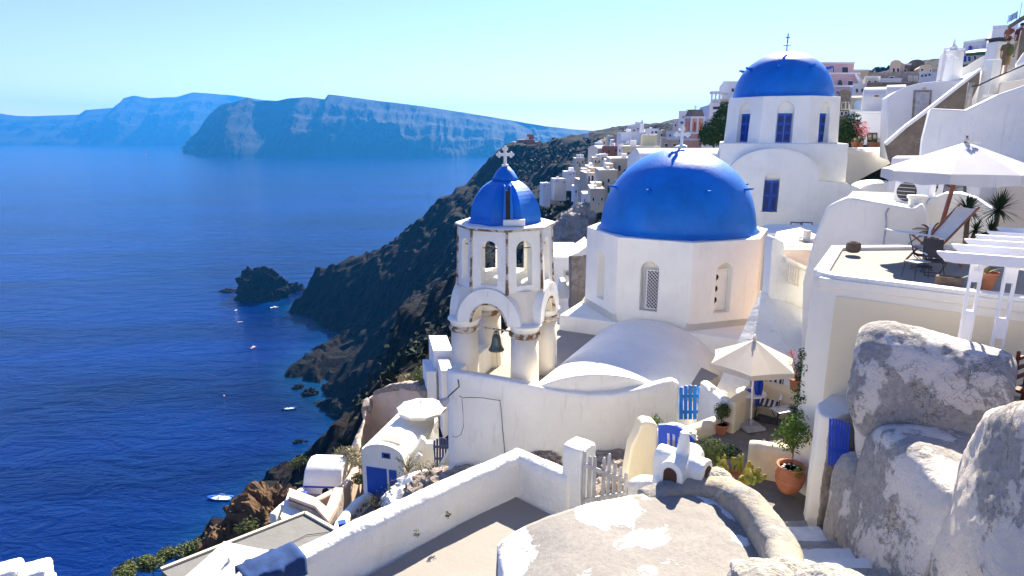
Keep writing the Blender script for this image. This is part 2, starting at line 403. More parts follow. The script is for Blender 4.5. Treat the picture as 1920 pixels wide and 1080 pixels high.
# shallow-water measure per sea vertex -> seabed colour
# ---------------------------------------------------------------- sea
def shallow(x, y): return 0
m, nt, b = newmat('sea_water'); N = NT(nt)
g = N.n('NewGeometry'); at = N.n('Attribute'); at.attribute_name = 'shoal'
n1 = N.noise(.0035, 5, .55, .6, (1, 3.5, 1)); n0 = N.noise(.014, 6, .6, .8, (1, 4, 1))
c = N.mix(N.ramp(n1, .35, .65), (.0001, .0035, .030), (.0002, .014, .11))
c = N.mix(N.math('MULTIPLY', N.ramp(n0, .5, .7), .35), c, (.0006, .018, .10))
c = N.mix(at.outputs['Fac'], c, (.006, .09, .15))
N.L(c, b.inputs['Base Color']); b.inputs['Roughness'].default_value = .1; b.inputs['IOR'].default_value = 1.33; b.inputs['Specular IOR Level'].default_value = .25; b.inputs['Specular Tint'].default_value = (.12, .5, 1, 1)
w1 = N.noise(.35, 5, .6, .3, (1, 1.8, 1)); w2 = N.noise(.045, 4, .6, .8, (1, 2.4, 1)); w3 = N.noise(1.6, 3, .6, 0, (1, 1.6, 1))
p = N.bump(w3, .3, .2, None); p = N.bump(w1, .55, .8, None, p); N.bump(w2, .6, 3.0, b, p)
xs = list(np.concatenate([[-40000, -12000, -5000, -2000, -900], np.linspace(-450, 260, 110), [500, 1200, 3000, 9000, 40000]]))
yy = list(np.concatenate([[-3000, -500, 0], np.linspace(60, 620, 100), [700, 900, 1500, 3000, 6000, 12000, 25000, 50000]]))
vs = []; sh = []
G2 = np.array([(x, y) for y in yy for x in xs]); Z2 = np.concatenate([terr(G2[i:i+4000]) for i in range(0, len(G2), 4000)])
for (x, y), z in zip(G2, Z2):
    vs.append((x, y, SEA)); inr = -260 < x < 200 and 40 < y < 640
    k = max(0, min(1, 1-(SEA-z)/24.0)) if inr else 0
    sh.append(k*k*.28)
nx = len(xs); fs = [(r*nx+k, r*nx+k+1, (r+1)*nx+k+1, (r+1)*nx+k) for r in range(len(yy)-1) for k in range(nx-1)]
me = bpy.data.meshes.new('sea'); me.from_pydata(vs, [], fs)
a = me.attributes.new('shoal', 'FLOAT', 'POINT'); a.data.foreach_set('value', sh)
me.materials.append(m); o = bpy.data.objects.new('sea', me); COL.objects.link(o); tag(o, kind='structure')

# ---------------------------------------------------------------- far islands (real landforms)
def island(name, prof, base_py, px_step, matl, depth, gully, seed):
    pr = sorted(prof); xs_ = np.arange(pr[0][0], pr[-1][0]+1, px_step)
    tops = np.interp(xs_, [p[0] for p in pr], [p[1] for p in pr]); bs = np.interp(xs_, [p[0] for p in pr], [base_py(p[0]) for p in pr])
    rows = 46; vs = []; fs = []
    for j in range(rows+14):
        for i, px in enumerate(xs_):
            b0 = aZ(px, bs[i], SEA); t = min(1, j/rows)
            Yt = b0.y+depth; top = aY(px, tops[i], Yt)
            hgt = top.z-SEA
            if j <= rows:
                prof_t = t**.8
                p = Vector((b0.x+(top.x-b0.x)*t, b0.y+depth*t, SEA-14+(hgt+14)*prof_t))
                q = Vector((p.x*gully, p.z*gully*.35+seed, p.y*gully*.2))
                rg = noise.ridged_multi_fractal(q, .9, 2.1, 6, 1, 2)-1.1
                k = math.sin(PI*min(1, t*1.02))**.7 if t < 1 else 0
                p.y -= rg*depth*.30*k; p.x += noise.noise(q*1.7)*depth*.08*k
                p.z += (noise.fractal(q*3, .8, 2, 5)*.05+rg*.02)*hgt*(k+.12)
                p.z += hgt*.04*k*math.sin(t*26+3*noise.noise(Vector((p.x*.002, seed, 0))))*.5
            else:
                k = (j-rows)/14
                p = Vector((top.x*(1+.35*k), top.y+depth*3.2*k, top.z-k*k*hgt*.9+noise.noise(Vector((px*.02, k*3, seed)))*hgt*.04*k))
            vs.append(tuple(p))
    n = len(xs_)
    for j in range(rows+13):
        for i in range(n-1): fs.append((j*n+i, j*n+i+1, (j+1)*n+i+1, (j+1)*n+i))
    me = bpy.data.meshes.new(name); me.from_pydata(vs, [], fs); me.materials.append(matl)
    o = bpy.data.objects.new(name, me); COL.objects.link(o); tag(o, kind='structure'); return o
mi = rock('island_rock', [(.013, .012, .011), (.019, .017, .016), (.020, .018, .016), (.024, .022, .020)], .006, 12, str_=(1, 1, 2.2))
island('island_hills', [(345, 288), (351, 272), (365, 252), (381, 235), (392, 215), (402, 206), (413, 197), (440, 191), (465, 183), (480, 190), (500, 188), (520, 189), (540, 184), (575, 182), (611, 186), (613, 177), (640, 180), (700, 188), (760, 195), (850, 208), (950, 224), (1020, 236), (1070, 242), (1150, 248), (1240, 256)], lambda x: 294.5 if x > 380 else 286+8.5*(x-345)/35, 3.0, mi, 420, .0042, 3.3)
island('far_hills', [(-260, 232), (-120, 222), (-40, 216), (0, 213), (30, 217), (60, 218), (148, 215), (160, 206), (215, 202), (232, 184), (250, 179), (280, 184), (330, 182), (362, 173), (400, 176), (440, 179), (520, 192), (640, 205), (800, 225), (900, 240)], lambda x: 271.5, 4.0, mi, 800, .0022, 8.1)

# ---------------------------------------------------------------- rock islet
def lump(name, cen, rad, mat, seed, amp=.45, n=56, freq=1.3, label=None):
    vs = []; fs = []
    rings = n//2
    for i in range(rings+1):
        th = PI/2*i/rings*1.12
        for k in range(n):
            a = 2*PI*k/n; d = Vector((math.sin(th)*math.cos(a), math.sin(th)*math.sin(a), math.cos(th)))
            w = 1+amp*(noise.ridged_multi_fractal(d*freq+Vector((seed, 0, 0)), .9, 2.2, 5, 1, 2)-1.1)*.55+amp*.5*noise.fractal(d*4+Vector((0, seed, 0)), .8, 2.2, 4)
            vs.append((cen[0]+d.x*rad[0]*w, cen[1]+d.y*rad[1]*w, cen[2]+d.z*rad[2]*w))
    for i in range(rings):
        for k in range(n):
            k2 = (k+1) % n; fs.append((i*n+k, (i+1)*n+k, (i+1)*n+k2, i*n+k2))
    me = bpy.data.meshes.new(name); me.from_pydata([tuple(Vector(v)-Vector(cen)) for v in vs], [], fs); me.materials.append(mat)
    o = bpy.data.objects.new(name, me); COL.objects.link(o); o.location = cen; return o
mr = rock('lava_rock', [(.008, .007, .006), (.024, .019, .016), (.018, .012, .010), (.04, .034, .028)], .25, 1.2)
c0 = aZ(485, 560, SEA)
o = lump('rock_islet', (c0.x, c0.y+6, SEA-1), (18.5, 14, 21.5), mr, 2.2, .42, 90, 1.6); tag(o, kind='structure')
for (px, py, a, b_, h) in [(428, 546, 7, 5, 2.4), (548, 545, 9, 6, 6), (563, 543, 5, 3, 2.0)]:
    c1 = aZ(px, py, SEA); o = lump('shore_rock', (c1.x, c1.y, SEA-.8), (a, b_, h), mr, px*.1, .6, 40); tag(o, kind='structure')
for (px, py, a) in [(560, 829, 1.6), (575, 828, .9), (560, 727, 2.2), (580, 738, 3), (620, 758, 3), (640, 775, 4), (550, 703, 3), (575, 590, 4), (660, 800, 4), (520, 905, 4), (600, 850, 4), (572, 870, 4), (645, 622, 2)]:
    c1 = aZ(px, py, SEA); o = lump('shore_rock', (c1.x, c1.y, SEA-.5), (a*1.2, a, a*.8), mr, px*.13, .8, 30); tag(o, kind='structure')
# brown crag below the houses
mb_ = rock('brown_crag', [(.09, .055, .032), (.17, .11, .065), (.08, .045, .027), (.07, .05, .028)], .9, .35)
c1 = aY(500, 975, 44); o = lump('brown_crag', (c1.x, c1.y, c1.z-1.6), (3.4, 3.0, 3.6), mb_, 5.5, .5, 60, 1.2); tag(o, kind='structure')
c1 = aY(430, 1010, 42); o = lump('brown_crag', (c1.x, c1.y, c1.z-1.5), (2.2, 2.4, 2.6), mb_, 1.5, .5, 50, 1.2); tag(o, kind='structure')

# ---------------------------------------------------------------- haze
HAZE = True
if HAZE:
    hb = MB().box(-6000, 4500, -400, 9800, SEA-60, 360)
    m = bpy.data.materials.new('haze'); m.use_nodes = True; nt = m.node_tree; nt.nodes.clear()
    out = nt.nodes.new('ShaderNodeOutputMaterial'); pv = nt.nodes.new('ShaderNodeVolumePrincipled')
    pv.inputs['Color'].default_value = (.04, .36, 1, 1); pv.inputs['Density'].default_value = 1.0e-4; pv.inputs['Anisotropy'].default_value = .35
    nt.links.new(pv.outputs[0], out.inputs['Volume'])
    o = hb.build('haze', m); tag(o, kind='stuff'); o.display_type = 'WIRE'
def octo(r, a0=0, n=8): return [(r*math.cos(a0+2*PI*k/n), r*math.sin(a0+2*PI*k/n)) for k in range(n)]
def dome_prof(r, h, flare=1.05, n=20, z0=0):
    return [(r*flare+.05, z0), (r*1.012, z0+.07)]+[(r*math.cos(a), z0+.07+(h-.07)*math.sin(a)) for a in [PI/2*i/n for i in range(1, n)]]+[(0.001, z0+h)]
def cross_mb(T, h, t=.05, bud=.055):
    m = MB(T); m.box(-t*.8, t*.8, -t*.5, t*.5, 0, h); m.box(-h*.36, h*.36, -t*.45, t*.45, h*.58, h*.58+t*1.6)
    for (x, z) in ((-h*.36, h*.58+t*.8), (h*.36, h*.58+t*.8), (0, h)):
        sx = 1 if x > 0 else -1 if x < 0 else 0
        for (dx, dz) in ((sx*bud, 0 if sx else bud), (-0.0 if sx else bud*.9, bud*.9 if sx else 0), (0 if sx else -bud*.9, -bud*.9 if sx else 0)):
            m.blob((x+dx, 0, z+dz), (bud*.85, t*.6, bud*.85), 10, 6)
    return m

# =============================================================== CHURCH IN FRONT (big dome)
ANG = -27
CC = aY(1270, 400, 24.0)
ch = thing('domed_church', 'white octagonal church with the big blue dome, beside the bell tower', 'church', (CC.x, 24.0, -9.5))
T = Fr(CC.x, 24.0, 0, ANG)
RD = 3.36; ZT = -3.55; ZB = -6.55
A0 = R(22.5)
drum = MB(T).prism(octo(RD, A0), ZB-.3, ZT)
cuts = []
ap = RD*math.cos(PI/8)
for k in range(8):
    Tk = T @ Matrix.Rotation(PI/4*k, 4, 'Z')
    cuts.append(MB(Tk).ext(arch(-.12 if k == 0 else 0, .62, -6.05, -4.62, 8), -ap-.2, -ap+.34))
drum.build('drum', M['white'], ch, cut=cuts, bev=.035)
dm = MB(T).lathe(dome_prof(2.82, 2.93, 1.03, 26, ZT+.004), 72)
dome = dm.build('dome', M['blue'], ch, smooth=True, disp=[(.05, .9)])
# blue skirt following the octagon, ledge left white
MB(T).lathe([(3.04, ZT+.003), (2.95, ZT+.03), (2.80, ZT+.06)], 8, A0).build('dome_skirt', M['blue'], ch)
for k in range(8):
    a = R(22.5+45*k+12)
    d = Vector((math.cos(a), math.sin(a), 0)); c = T @ Vector((0, 0, ZT+1.55))
    d = (T.to_3x3() @ d); r0 = 2.88*math.cos(math.asin(1.55/2.93))
    MB().tube([c+d*(r0-.05), c+d*(r0+.10)+Vector((0, 0, .03)), c+d*(r0+.28)+Vector((0, 0, .05))], [.06, .05, .03], 6).build('peg', M['blue'], ch)
# lattice window, plate with round holes, blind niches
def lattice(T, u0, u1, z0, z1, y, parent, s=.105, t=.028):
    m = MB(T); L = (z1-z0)+(u1-u0)
    n = int(L/s)+1
    m.box(u0, u0+.03, y-.02, y+.02, z0, z1); m.box(u1-.03, u1, y-.02, y+.02, z0, z1)
    m.box(u0, u1, y-.021, y+.021, z0, z0+.03); m.box(u0, u1, y-.021, y+.021, z1-.03, z1)
    for i in range(n):
        for sg in (1, -1):
            # diagonal bars clipped to the rectangle
            c = i*s
            pts = []
            ua, za = (u0, z0+c) if sg > 0 else (u1, z0+c)
            du = sg; ub = ua; zb = za
            l = min(u1-u0, c)
            if za > z1: k0 = za-z1
            else: k0 = 0
            if k0 < l: m.bar(T.inverted() @ T @ Vector((ua+du*k0, y+.004*sg, za-k0)), (ua+du*l, y+.004*sg, za-l), t, .015)
    m.build('lattice', M['whitewood'], parent); 
    MB(T).box(u0+.01, u1-.01, y+.05, y+.07, z0+.01, z1-.01).build('pane', M['dark'], parent)
Tk = T
lattice(Tk, -.25, .22, -6.0, -4.62, -ap+.14, ch, .12, .022)
Tk = T @ Matrix.Rotation(PI/4, 4, 'Z')
pl = MB(Tk).box(-.30, .30, -ap+.26, -ap+.30, -6.03, -4.55)
hc = [MB(Tk @ Matrix.Translation((-.14, -ap+.28, z)) @ Matrix.Rotation(PI/2, 4, 'X')).lathe([(.11, -.2), (.11, .2)], 14) for z in (-4.85, -5.25, -5.65)]
pl.build('pierced_plate', M['white'], ch, cut=hc)
MB(Tk).box(-.27, .2, -ap+.315, -ap+.33, -6.0, -4.6).build('pane', M['dark'], ch)
# small marble cross on the dome
tc = T @ Vector((0, 0, ZT+2.90))
MB(Fr(tc.x, tc.y, tc.z)).blob((0, 0, .04), (.24, .2, .12), 14, 8, .3).build('cross_base', M['rim'], ch, smooth=True)
cross_mb(Fr(tc.x, tc.y, tc.z+.1, 10), .62, .06, .06).build('cross', M['rim'], ch, bev=.012)
# square base
HB = 3.35
MB(T).taper([(-HB, -HB), (HB, -HB), (HB, HB), (-HB, HB)], [(-HB+.02, -HB+.02), (HB-.02, -HB+.02), (HB-.02, HB-.02), (-HB+.02, HB-.02)], -10.5, ZB+.0).build('base', M['white'], ch, bev=.06)
# corner squinch slopes of the base
for sx, sy in ((-1, -1), (1, -1), (1, 1), (-1, 1)):
    q = HB-.06; e = ap*math.tan(PI/8)
    MB(T).add([(sx*q, sy*q, ZB-.02), (sx*q, sy*e*.95, ZB-.02), (sx*e*.95, sy*q, ZB-.02), (sx*e*.97, sy*(ap-.02), ZB+.32), (sx*(ap-.02), sy*e*.97, ZB+.32)],
              [(0, 1, 2), (0, 2, 3, 4, 1), (1, 4, 3, 2)]).build('corner_slope', M['white2'], ch)
# barrel vault nave running to the front
def vaultx(T, x0, r, zs, y0, y1, zb, rise=None, n=26, ext_=0):
    rise = r if rise is None else rise
    pts = [(x0+r, zb)]+[(x0+r*math.cos(a), zs+rise*math.sin(a)) for a in [PI*i/n for i in range(n+1)]]+[(x0-r, zb)]
    return MB(T).ext(pts, y0, y1)
pk = aY(1222, 612, 20.3); pk2 = T.inverted() @ pk
vx = pk2.x; vz = pk.z
vaultx(T, vx-.15, 2.35, vz-1.75, pk2.y-6, -HB+.1, -10.6, 1.75, 32).build('barrel_vault', M['white2'], ch, smooth=False, bev=.05, cut=[MB().box(-6, 14, 5, 15.98, -13, 0)])

# flat roof terrace between tower and vault + curved podium wall
pod = thing('podium_wall', 'long white podium wall with a sagging curved top under the bell tower', 'wall', (1.5, 16.4, -10.4))
tops = [(838, 697, 16.40), (850, 699, 16.25), (900, 705, 16.10), (960, 716, 15.95), (1000, 723, 15.90), (1050, 734, 15.80), (1100, 740, 15.75), (1150, 740, 15.70), (1200, 731, 15.70), (1245, 718, 15.75), (1262, 714, 15.80), (1273, 719, 15.85)]
ft = [aY(*t) for t in tops]
m = MB(); vs = []; fs = []
sub = []
for i in range(len(ft)-1):
    for k in range(4):
        t = k/4; sub.append(ft[i].lerp(ft[i+1], t))
sub.append(ft[-1]); n = len(sub)
zbot = -10.6; thick = .32
prof = []
for p in sub:
    zs = [zbot, -9.6, -8.6, -7.8, p.z-.25, p.z-.05]
    ring = [(p.x, p.y-.0-.10*((p.z-z)/3.5), z) for z in zs]+[(p.x, p.y+.05, p.z), (p.x, p.y+thick-.06, p.z), (p.x, p.y+thick, p.z-.08), (p.x, p.y+thick, zbot)]
    prof.append(ring)
k = len(prof[0])
for r in prof: vs += r
for i in range(n-1):
    for j in range(k-1): fs.append((i*k+j, (i+1)*k+j, (i+1)*k+j+1, i*k+j+1))
fs += [tuple(range(k-1, -1, -1)), tuple((n-1)*k+j for j in range(k))]
m.add(vs, fs); m.build('wall', M['white2'], pod, smooth=True, disp=[(.06, 1.4)])
# left return wall of the podium and the flat roof it holds
L0 = ft[0]
MB().prism([(L0.x-.02, L0.y+.02), (L0.x+.34, L0.y+.1), (L0.x+1.5, L0.y+3.2), (L0.x+1.1, L0.y+3.4)], -11, L0.z+.02).build('return_wall', M['white2'], pod, bev=.05)
zr = -7.12
MB().prism([(L0.x+.1, 16.5), (4.5, 16.05), (6.2, 18), (4, 22.5), (0.2, 24), (-.8, 20.6)], -11, zr).build('roof_slab', M['floor'], pod)

# wires and lamp on the podium wall
wr = thing('wall_cable', 'thin black cable looping across the white podium wall', 'cable', tuple(aY(865, 760, 16.5)))
def onwall(px, py, Y=15.85): return aY(px, py, Y)
MB().tube([onwall(*p) for p in ((861, 742), (868, 746), (880, 745), (905, 746), (938, 751), (940, 770), (942, 800), (945, 830), (947, 858))], .010, 5).build('cable', M['iron'], wr)
MB().tube([onwall(*p) for p in ((866, 748), (868, 770), (869, 800), (864, 815), (855, 820), (848, 818))], .008, 5).build('cable', M['iron'], wr)
lp = thing('wall_lamp', 'grey bulkhead lamp on a curved arm at the podium corner', 'wall lamp', tuple(aY(840, 752, 16.5)))
MB().tube([aY(*p) for p in ((859, 712, 16.1), (861, 725, 15.95), (852, 733, 15.9), (842, 742, 15.85), (838, 748, 15.8))], .018, 6).build('arm', M['iron'], lp)
b0 = aY(835, 752, 15.8)
MB(Matrix.Translation(b0) @ Matrix.Rotation(.9, 4, 'Y')).lathe([(.03, .12), (.06, .10), (.10, .0), (.14, -.10), (.12, -.11), (.0, -.06)], 14).build('lamp_shade', M['greywood'], lp, smooth=True)

# =============================================================== BELL TOWER
TA = -20
B0 = Vector((-.19, 17.85, 0))
bt = thing('bell_tower', 'white bell tower with a small blue ribbed dome and one bell', 'bell tower', (B0.x, B0.y, -7.3))
T = Fr(B0.x, B0.y, 0, TA)
ZC = -5.42; ZS = -4.20; ZO = -2.54; hs = .90; rc = .39
for sx, sy in ((-1, -1), (1, -1), (1, 1), (-1, 1)):
    c = MB(T @ Matrix.Translation((sx*hs, sy*hs, 0)))
    c.lathe([(rc*1.04, -7.4), (rc*1.03, -7.0), (rc*.99, -6.2), (rc*.97, ZC-.02)], 28)
    col = c.build('column', M['warmwall'], bt, smooth=True, disp=[(.03, .6)])
    MB(T @ Matrix.Translation((sx*hs, sy*hs, 0))).lathe([(rc*.98, ZC-.04), (rc*1.10, ZC+.0), (rc*1.14, ZC+.05), (rc*1.04, ZC+.10), (rc*1.0, ZC+.14)], 26).build('capital_ring', M['rust'], bt, smooth=True)
    MB(T @ Matrix.Translation((sx*hs, sy*hs, 0))).lathe([(rc*1.0, ZC+.13), (rc*1.05, ZC+.24), (rc*1.20, ZC+.29), (rc*1.20, ZC+.33), (rc*.9, ZC+.36)], 26).build('capital', M['white2'], bt, smooth=True)
# pendentive body: rounded square morphing to octagon, carved by two tunnels
def superring(h, p, z, n=48, rot=0):
    out = []
    for k in range(n):
        a = 2*PI*k/n; c, s_ = math.cos(a), math.sin(a)
        r = h/((abs(c)**p+abs(s_)**p)**(1/p)); out.append((r*c, r*s_, z))
    return out
def octring(r, z, n=48):
    out = []
    for k in range(n):
        a = 2*PI*k/n; q = ((a) % (PI/4))-PI/8; out.append((r*math.cos(PI/8)/math.cos(q)*math.cos(a), r*math.cos(PI/8)/math.cos(q)*math.sin(a), z))
    return out
RO = 1.36
bot = superring(hs+rc-.02, 6, 0); top = octring(RO, 0)
vs = []; n = 48; rows = 12
for i in range(rows+1):
    t = i/rows; z = ZC+.30+(ZS-ZC-.30)*t; w_ = 1-(1-t)**1.0; w_ = t**.55
    for k in range(n):
        vs.append((bot[k][0]*(1-w_)+top[k][0]*w_, bot[k][1]*(1-w_)+top[k][1]*w_, z))
fs = [(i*n+k, i*n+(k+1) % n, (i+1)*n+(k+1) % n, (i+1)*n+k) for i in range(rows) for k in range(n)]+[tuple(range(n-1, -1, -1)), tuple(rows*n+k for k in range(n))]
body = MB(T).add(vs, fs)
tun = arch(0, 1.06, ZC-.2, ZC+.36, 14, .56)
cut = [MB(T).ext(tun, -3, 3), MB(T @ Matrix.Rotation(PI/2, 4, 'Z')).ext(tun, -3, 3)]
body.build('pendentive', M['warmwall'], bt, cut=cut)
for k in range(4):   # arch bands proud of each face
    Tk = T @ Matrix.Rotation(PI/2*k, 4, 'Z'); m = MB(Tk)
    oo = [(.92*math.cos(a), ZC+.34+.98*math.sin(a)) for a in [PI*i/18 for i in range(19)]]
    ii = [(.54*math.cos(a), ZC+.34+.57*math.sin(a)) for a in [PI*(18-i)/18 for i in range(19)]]
    m.ext(oo+ii, -hs-rc-.06, -hs+.1); m.build('arch_band', M['white2'], bt, bev=.015)
    Tm = MB(Tk)
    rr = .545
    Tm.ext([(rr*math.cos(a), ZC+.34+(rr+.03)*math.sin(a)) for a in [PI*i/14 for i in range(15)]]+[((rr-.045)*math.cos(a), ZC+.34+(rr-.015)*math.sin(a)) for a in [PI*(14-i)/14 for i in range(15)]], -hs-rc-.068, -hs-rc+.02)
    Tm.build('rust_edge', M['rust'], bt)
# upper octagon lantern with eight round-headed openings
up = MB(T).taper(octo(RO, A0), octo(RO-.06, A0), ZS-.02, ZO)
cut = [MB(T).taper(octo(RO-.34, A0), octo(RO-.36, A0), ZS+.18, ZO-.16)]
apo = RO*math.cos(PI/8)
for k in range(4): cut.append(MB(T @ Matrix.Rotation(PI/4*k, 4, 'Z')).ext(arch(0, .46, ZS+.16, ZO-.52, 10), -2.5, 2.5))
up.build('lantern', M['white2'], bt, cut=cut, bev=.012)
for k in range(8):
    a = A0+PI/4*k
    p0 = T @ Vector(((RO+.005)*math.cos(a), (RO+.005)*math.sin(a), ZS+.02)); p1 = T @ Vector(((RO-.05)*math.cos(a), (RO-.05)*math.sin(a), ZO-.02))
    MB().tube([p0+Vector((0, 0, -.08)), p0, p0.lerp(p1, .3), p0.lerp(p1, .7), p1], [.03, .048, .032, .034, .034], 8).build('rusted_rib', M['rust'], bt)
    Tk = T @ Matrix.Rotation(PI/4*k, 4, 'Z')
    MB(Tk).bar((-.23, -apo+.16, ZO-.50), (.23, -apo+.16, ZO-.50), .022).build('tie_bar', M['iron'], bt)
ce = MB(T).lathe([(RO-.04, ZO-.02), (RO+.05, ZO+.02), (RO+.05, ZO+.05), (RO+.01, ZO+.075), (1.0, ZO+.10)], 8, A0); ce.build('cornice', M['white'], bt)
MB(T).lathe([(RO-.02, ZO-.035), (RO+.062, ZO+.005), (RO+.062, ZO+.035)], 8, A0, caps=False).build('cornice_edge', M['rust'], bt)
# ribbed blue dome
prof = [(1.13, ZO+.10), (1.06, ZO+.115), (1.045, ZO+.17)]+[(1.05*math.cos(a), ZO+.17+1.12*math.sin(a)) for a in [PI/2*i/14 for i in range(1, 12)]]+[(.36, ZO+1.225), (.33, ZO+1.245)]
d2 = MB(T); n = 64; vs = []
for r, z in prof:
    for k in range(n):
        a = 2*PI*k/n; q = ((a+0) % (PI/4))-PI/8; f = math.cos(PI/8)/math.cos(q); f = 1-(1-f)*1.3
        vs.append((r*f*math.cos(a), r*f*math.sin(a), z))
fs = [(i*n+k, i*n+(k+1) % n, (i+1)*n+(k+1) % n, (i+1)*n+k) for i in range(len(prof)-1) for k in range(n)]
d2.add(vs, fs); d2.build('dome', M['blue'], bt, smooth=False)
cap = MB(T).lathe([(.37, ZO+1.22), (.33, ZO+1.31), (.24, ZO+1.46), (.13, ZO+1.57), (.07, ZO+1.61), (.001, ZO+1.62)], 24); cap.build('dome_cap', M['blue'], bt, smooth=True)
cross_mb(Fr(B0.x, B0.y, ZO+1.60, -4), .46, .05, .05).build('cross', M['rim'], bt, bev=.01)
MB(Fr(B0.x, B0.y, 0)).box(-.09, .09, -.08, .08, ZO+1.56, ZO+1.65).build('cross_base', M['rim'], bt, bev=.015)
# slit and sill on the dome facet facing us
Ts = Fr(B0.x, B0.y, 0, 3)
MB(Ts).box(-.02, .09, -1.06, -.3, ZO+.22, ZO+1.02).build('slit', M['dark'], bt)
MB(Ts).ext([(-.10, ZO+.2), (-.10, ZO+.3), (-.06, ZO+1.14), (-.03, ZO+1.14), (-.03, ZO+.2)], -1.07, -.3).build('slit_jamb', M['blue'], bt)
MB(Ts).ext([(.09, ZO+.2), (.09, ZO+1.14), (.12, ZO+1.14), (.18, ZO+.2)], -1.068, -.3).build('slit_jamb', M['blue'], bt)
MB(Ts).box(-.10, .48, -1.12, -.55, ZO+.11, ZO+.27).build('sill', M['white'], bt, bev=.01)
# bell on its iron bar
q = T @ Vector((0, -hs+.0, 0)); bx, by = q.x, q.y
MB(T).bar((-hs, -hs, ZC+.10), (hs, -hs, ZC+.04), .035).build('bell_bar', M['rust'], bt)
bell = thing('bell', 'grey green bronze bell hanging in the front arch of the bell tower', 'bell', (bx+.06, by, ZC-.42))
MB().lathe([(0, .33), (.06, .33), (.10, .30), (.125, .22), (.135, .10), (.16, .0), (.20, -.07), (.225, -.11), (.215, -.13), (.19, -.11), (.13, -.02), (.09, .2), (0, .24)], 28).build('bell_body', M['bronze'], bell, smooth=True, local=True)
MB().tube([(0, 0, .32), (0, 0, .50)], .018, 6).tube([(-.07, 0, .33), (-.05, 0, .42), (.05, 0, .42), (.07, 0, .33)], .018, 6).blob((0, 0, .40), (.035, .03, .06), 8, 6).build('crown', M['bronze'], bell, local=True)
MB().tube([(0, 0, .2), (0, 0, -.12)], .012, 6).blob((0, 0, -.14), .035, 8, 6).tube([(0, 0, -.15), (.02, .0, -.5), (.05, .02, -.78)], .005, 4).build('clapper', M['iron'], bell, local=True)

# =============================================================== CHURCH BEHIND (second blue dome)
YB = 36.0; CB = aY(1460, 250, YB)
cb = thing('hilltop_church', 'white church with a blue dome over a round-gabled front, behind the big dome', 'church', (CB.x, YB, -6))
AB = -17
T = Fr(CB.x, YB, 0, AB)
rb = 2.92; apb = rb*math.cos(PI/8); zt = aY(1466, 179, YB-2.8).z; zb = aY(1460, 268, YB-2.8).z
drum = MB(T).taper(octo(rb+.12, A0), octo(rb, A0), zb-.1, zt)
cuts = [MB(T @ Matrix.Rotation(PI/4*k, 4, 'Z')).ext(arch(0, .78, zb+.0, zb+1.62, 8), -apb-.4, -apb+.22) for k in range(8)]
drum.build('drum', M['white'], cb, cut=cuts, bev=.03)
for k in range(8):
    Tk = T @ Matrix.Rotation(PI/4*k, 4, 'Z')
    for sx in (-1, 1):
        s_ = MB(Tk).box(min(.012*sx, .33*sx), max(.012*sx, .33*sx), -apb+.16, -apb+.19, zb+.03, zb+1.46).build('shutter', M['bluedoor'], cb)
        m = MB(Tk)
        for q in range(3): m.box(min(.06*sx, .28*sx), max(.06*sx, .28*sx), -apb+.148, -apb+.161, zb+.12+q*.44, zb+.44+q*.44)
        m.build('shutter_panel', M['darkblue'], cb)
    MB(Tk).box(-.36, .36, -apb+.10, -apb+.2, zb+1.46, zb+1.52).build('lintel', M['white'], cb)
MB(T).lathe(dome_prof(2.52, 2.40, 1.02, 24, zt-.02), 64).build('dome', M['blue'], cb, smooth=True, disp=[(.04, .9)])
for k in range(8):
    a = R(45*k-14); c = T @ Vector((0, 0, zt+1.45)); d = T.to_3x3() @ Vector((math.cos(a), math.sin(a), 0)); r0 = 2.52*math.cos(math.asin(1.45/2.4))
    MB().tube([c+d*(r0-.05), c+d*(r0+.14), c+d*(r0+.34)+Vector((0, 0, .06))], [.07, .08, .05], 6).build('peg', M['blue'], cb)
tp = T @ Vector((0, 0, zt+2.36))
MB(Fr(tp.x, tp.y, tp.z)).tube([(0, 0, 0), (0, 0, .3)], .04, 6).lathe([(.01, .42), (.2, .36), (.2, .33), (.0, .3)], 10).build('finial', M['rim'], cb)
MB(Fr(tp.x, tp.y, tp.z)).tube([(0, 0, .35), (0, 0, .92)], .03, 6).tube([(-.12, 0, .72), (.12, 0, .72)], .025, 6).build('cross', M['iron'], cb)
hb_ = 3.0
zg = -6.4
MB(T).taper([(-hb_-.15, -hb_-.1), (hb_+.15, -hb_-.1), (hb_+.15, hb_), (-hb_-.15, hb_)], [(-hb_, -hb_), (hb_, -hb_), (hb_, hb_), (-hb_, hb_)], zg, zb-.02).build('base', M['white'], cb, bev=.05)
# front barrel vault with plain round gable; its face is the big front wall
fr = hb_+.9
g0 = T.inverted() @ aY(1455, 279, YB-3.9)
vaultx(T, g0.x, 2.15, g0.z-1.35, -fr+.35, -hb_+.1, zg, 1.35, 26).build('front_vault', M['white'], cb, bev=.03)
MB(T).ext([(g0.x+2.12*math.cos(a), g0.z-1.35+1.36*math.sin(a)) for a in [PI*i/24 for i in range(25)]]+[(g0.x+2.02*math.cos(a), g0.z-1.35+1.26*math.sin(a)) for a in [PI*(24-i)/24 for i in range(25)]], -fr-.025, -fr+.02).build('gable_band', M['white2'], cb)
fw = MB(T).ext([(g0.x-2.15, zg), (g0.x-2.15, g0.z-1.4), (g0.x+2.1, g0.z-1.52), (g0.x+3.4, g0.z-1.62), (g0.x+4.1, g0.z-1.9), (g0.x+4.9, g0.z-2.25), (g0.x+6.1, g0.z-2.3), (g0.x+6.1, zg)], -fr+.0, -fr+.5)
wn = T.inverted() @ aY(1447, 363, YB-4)
cut = [MB(T).ext(arch(wn.x+.0, .72, wn.z-.95, wn.z+.72, 8, .28), -fr-.3, -fr+.22)]
fw.v = fw.v
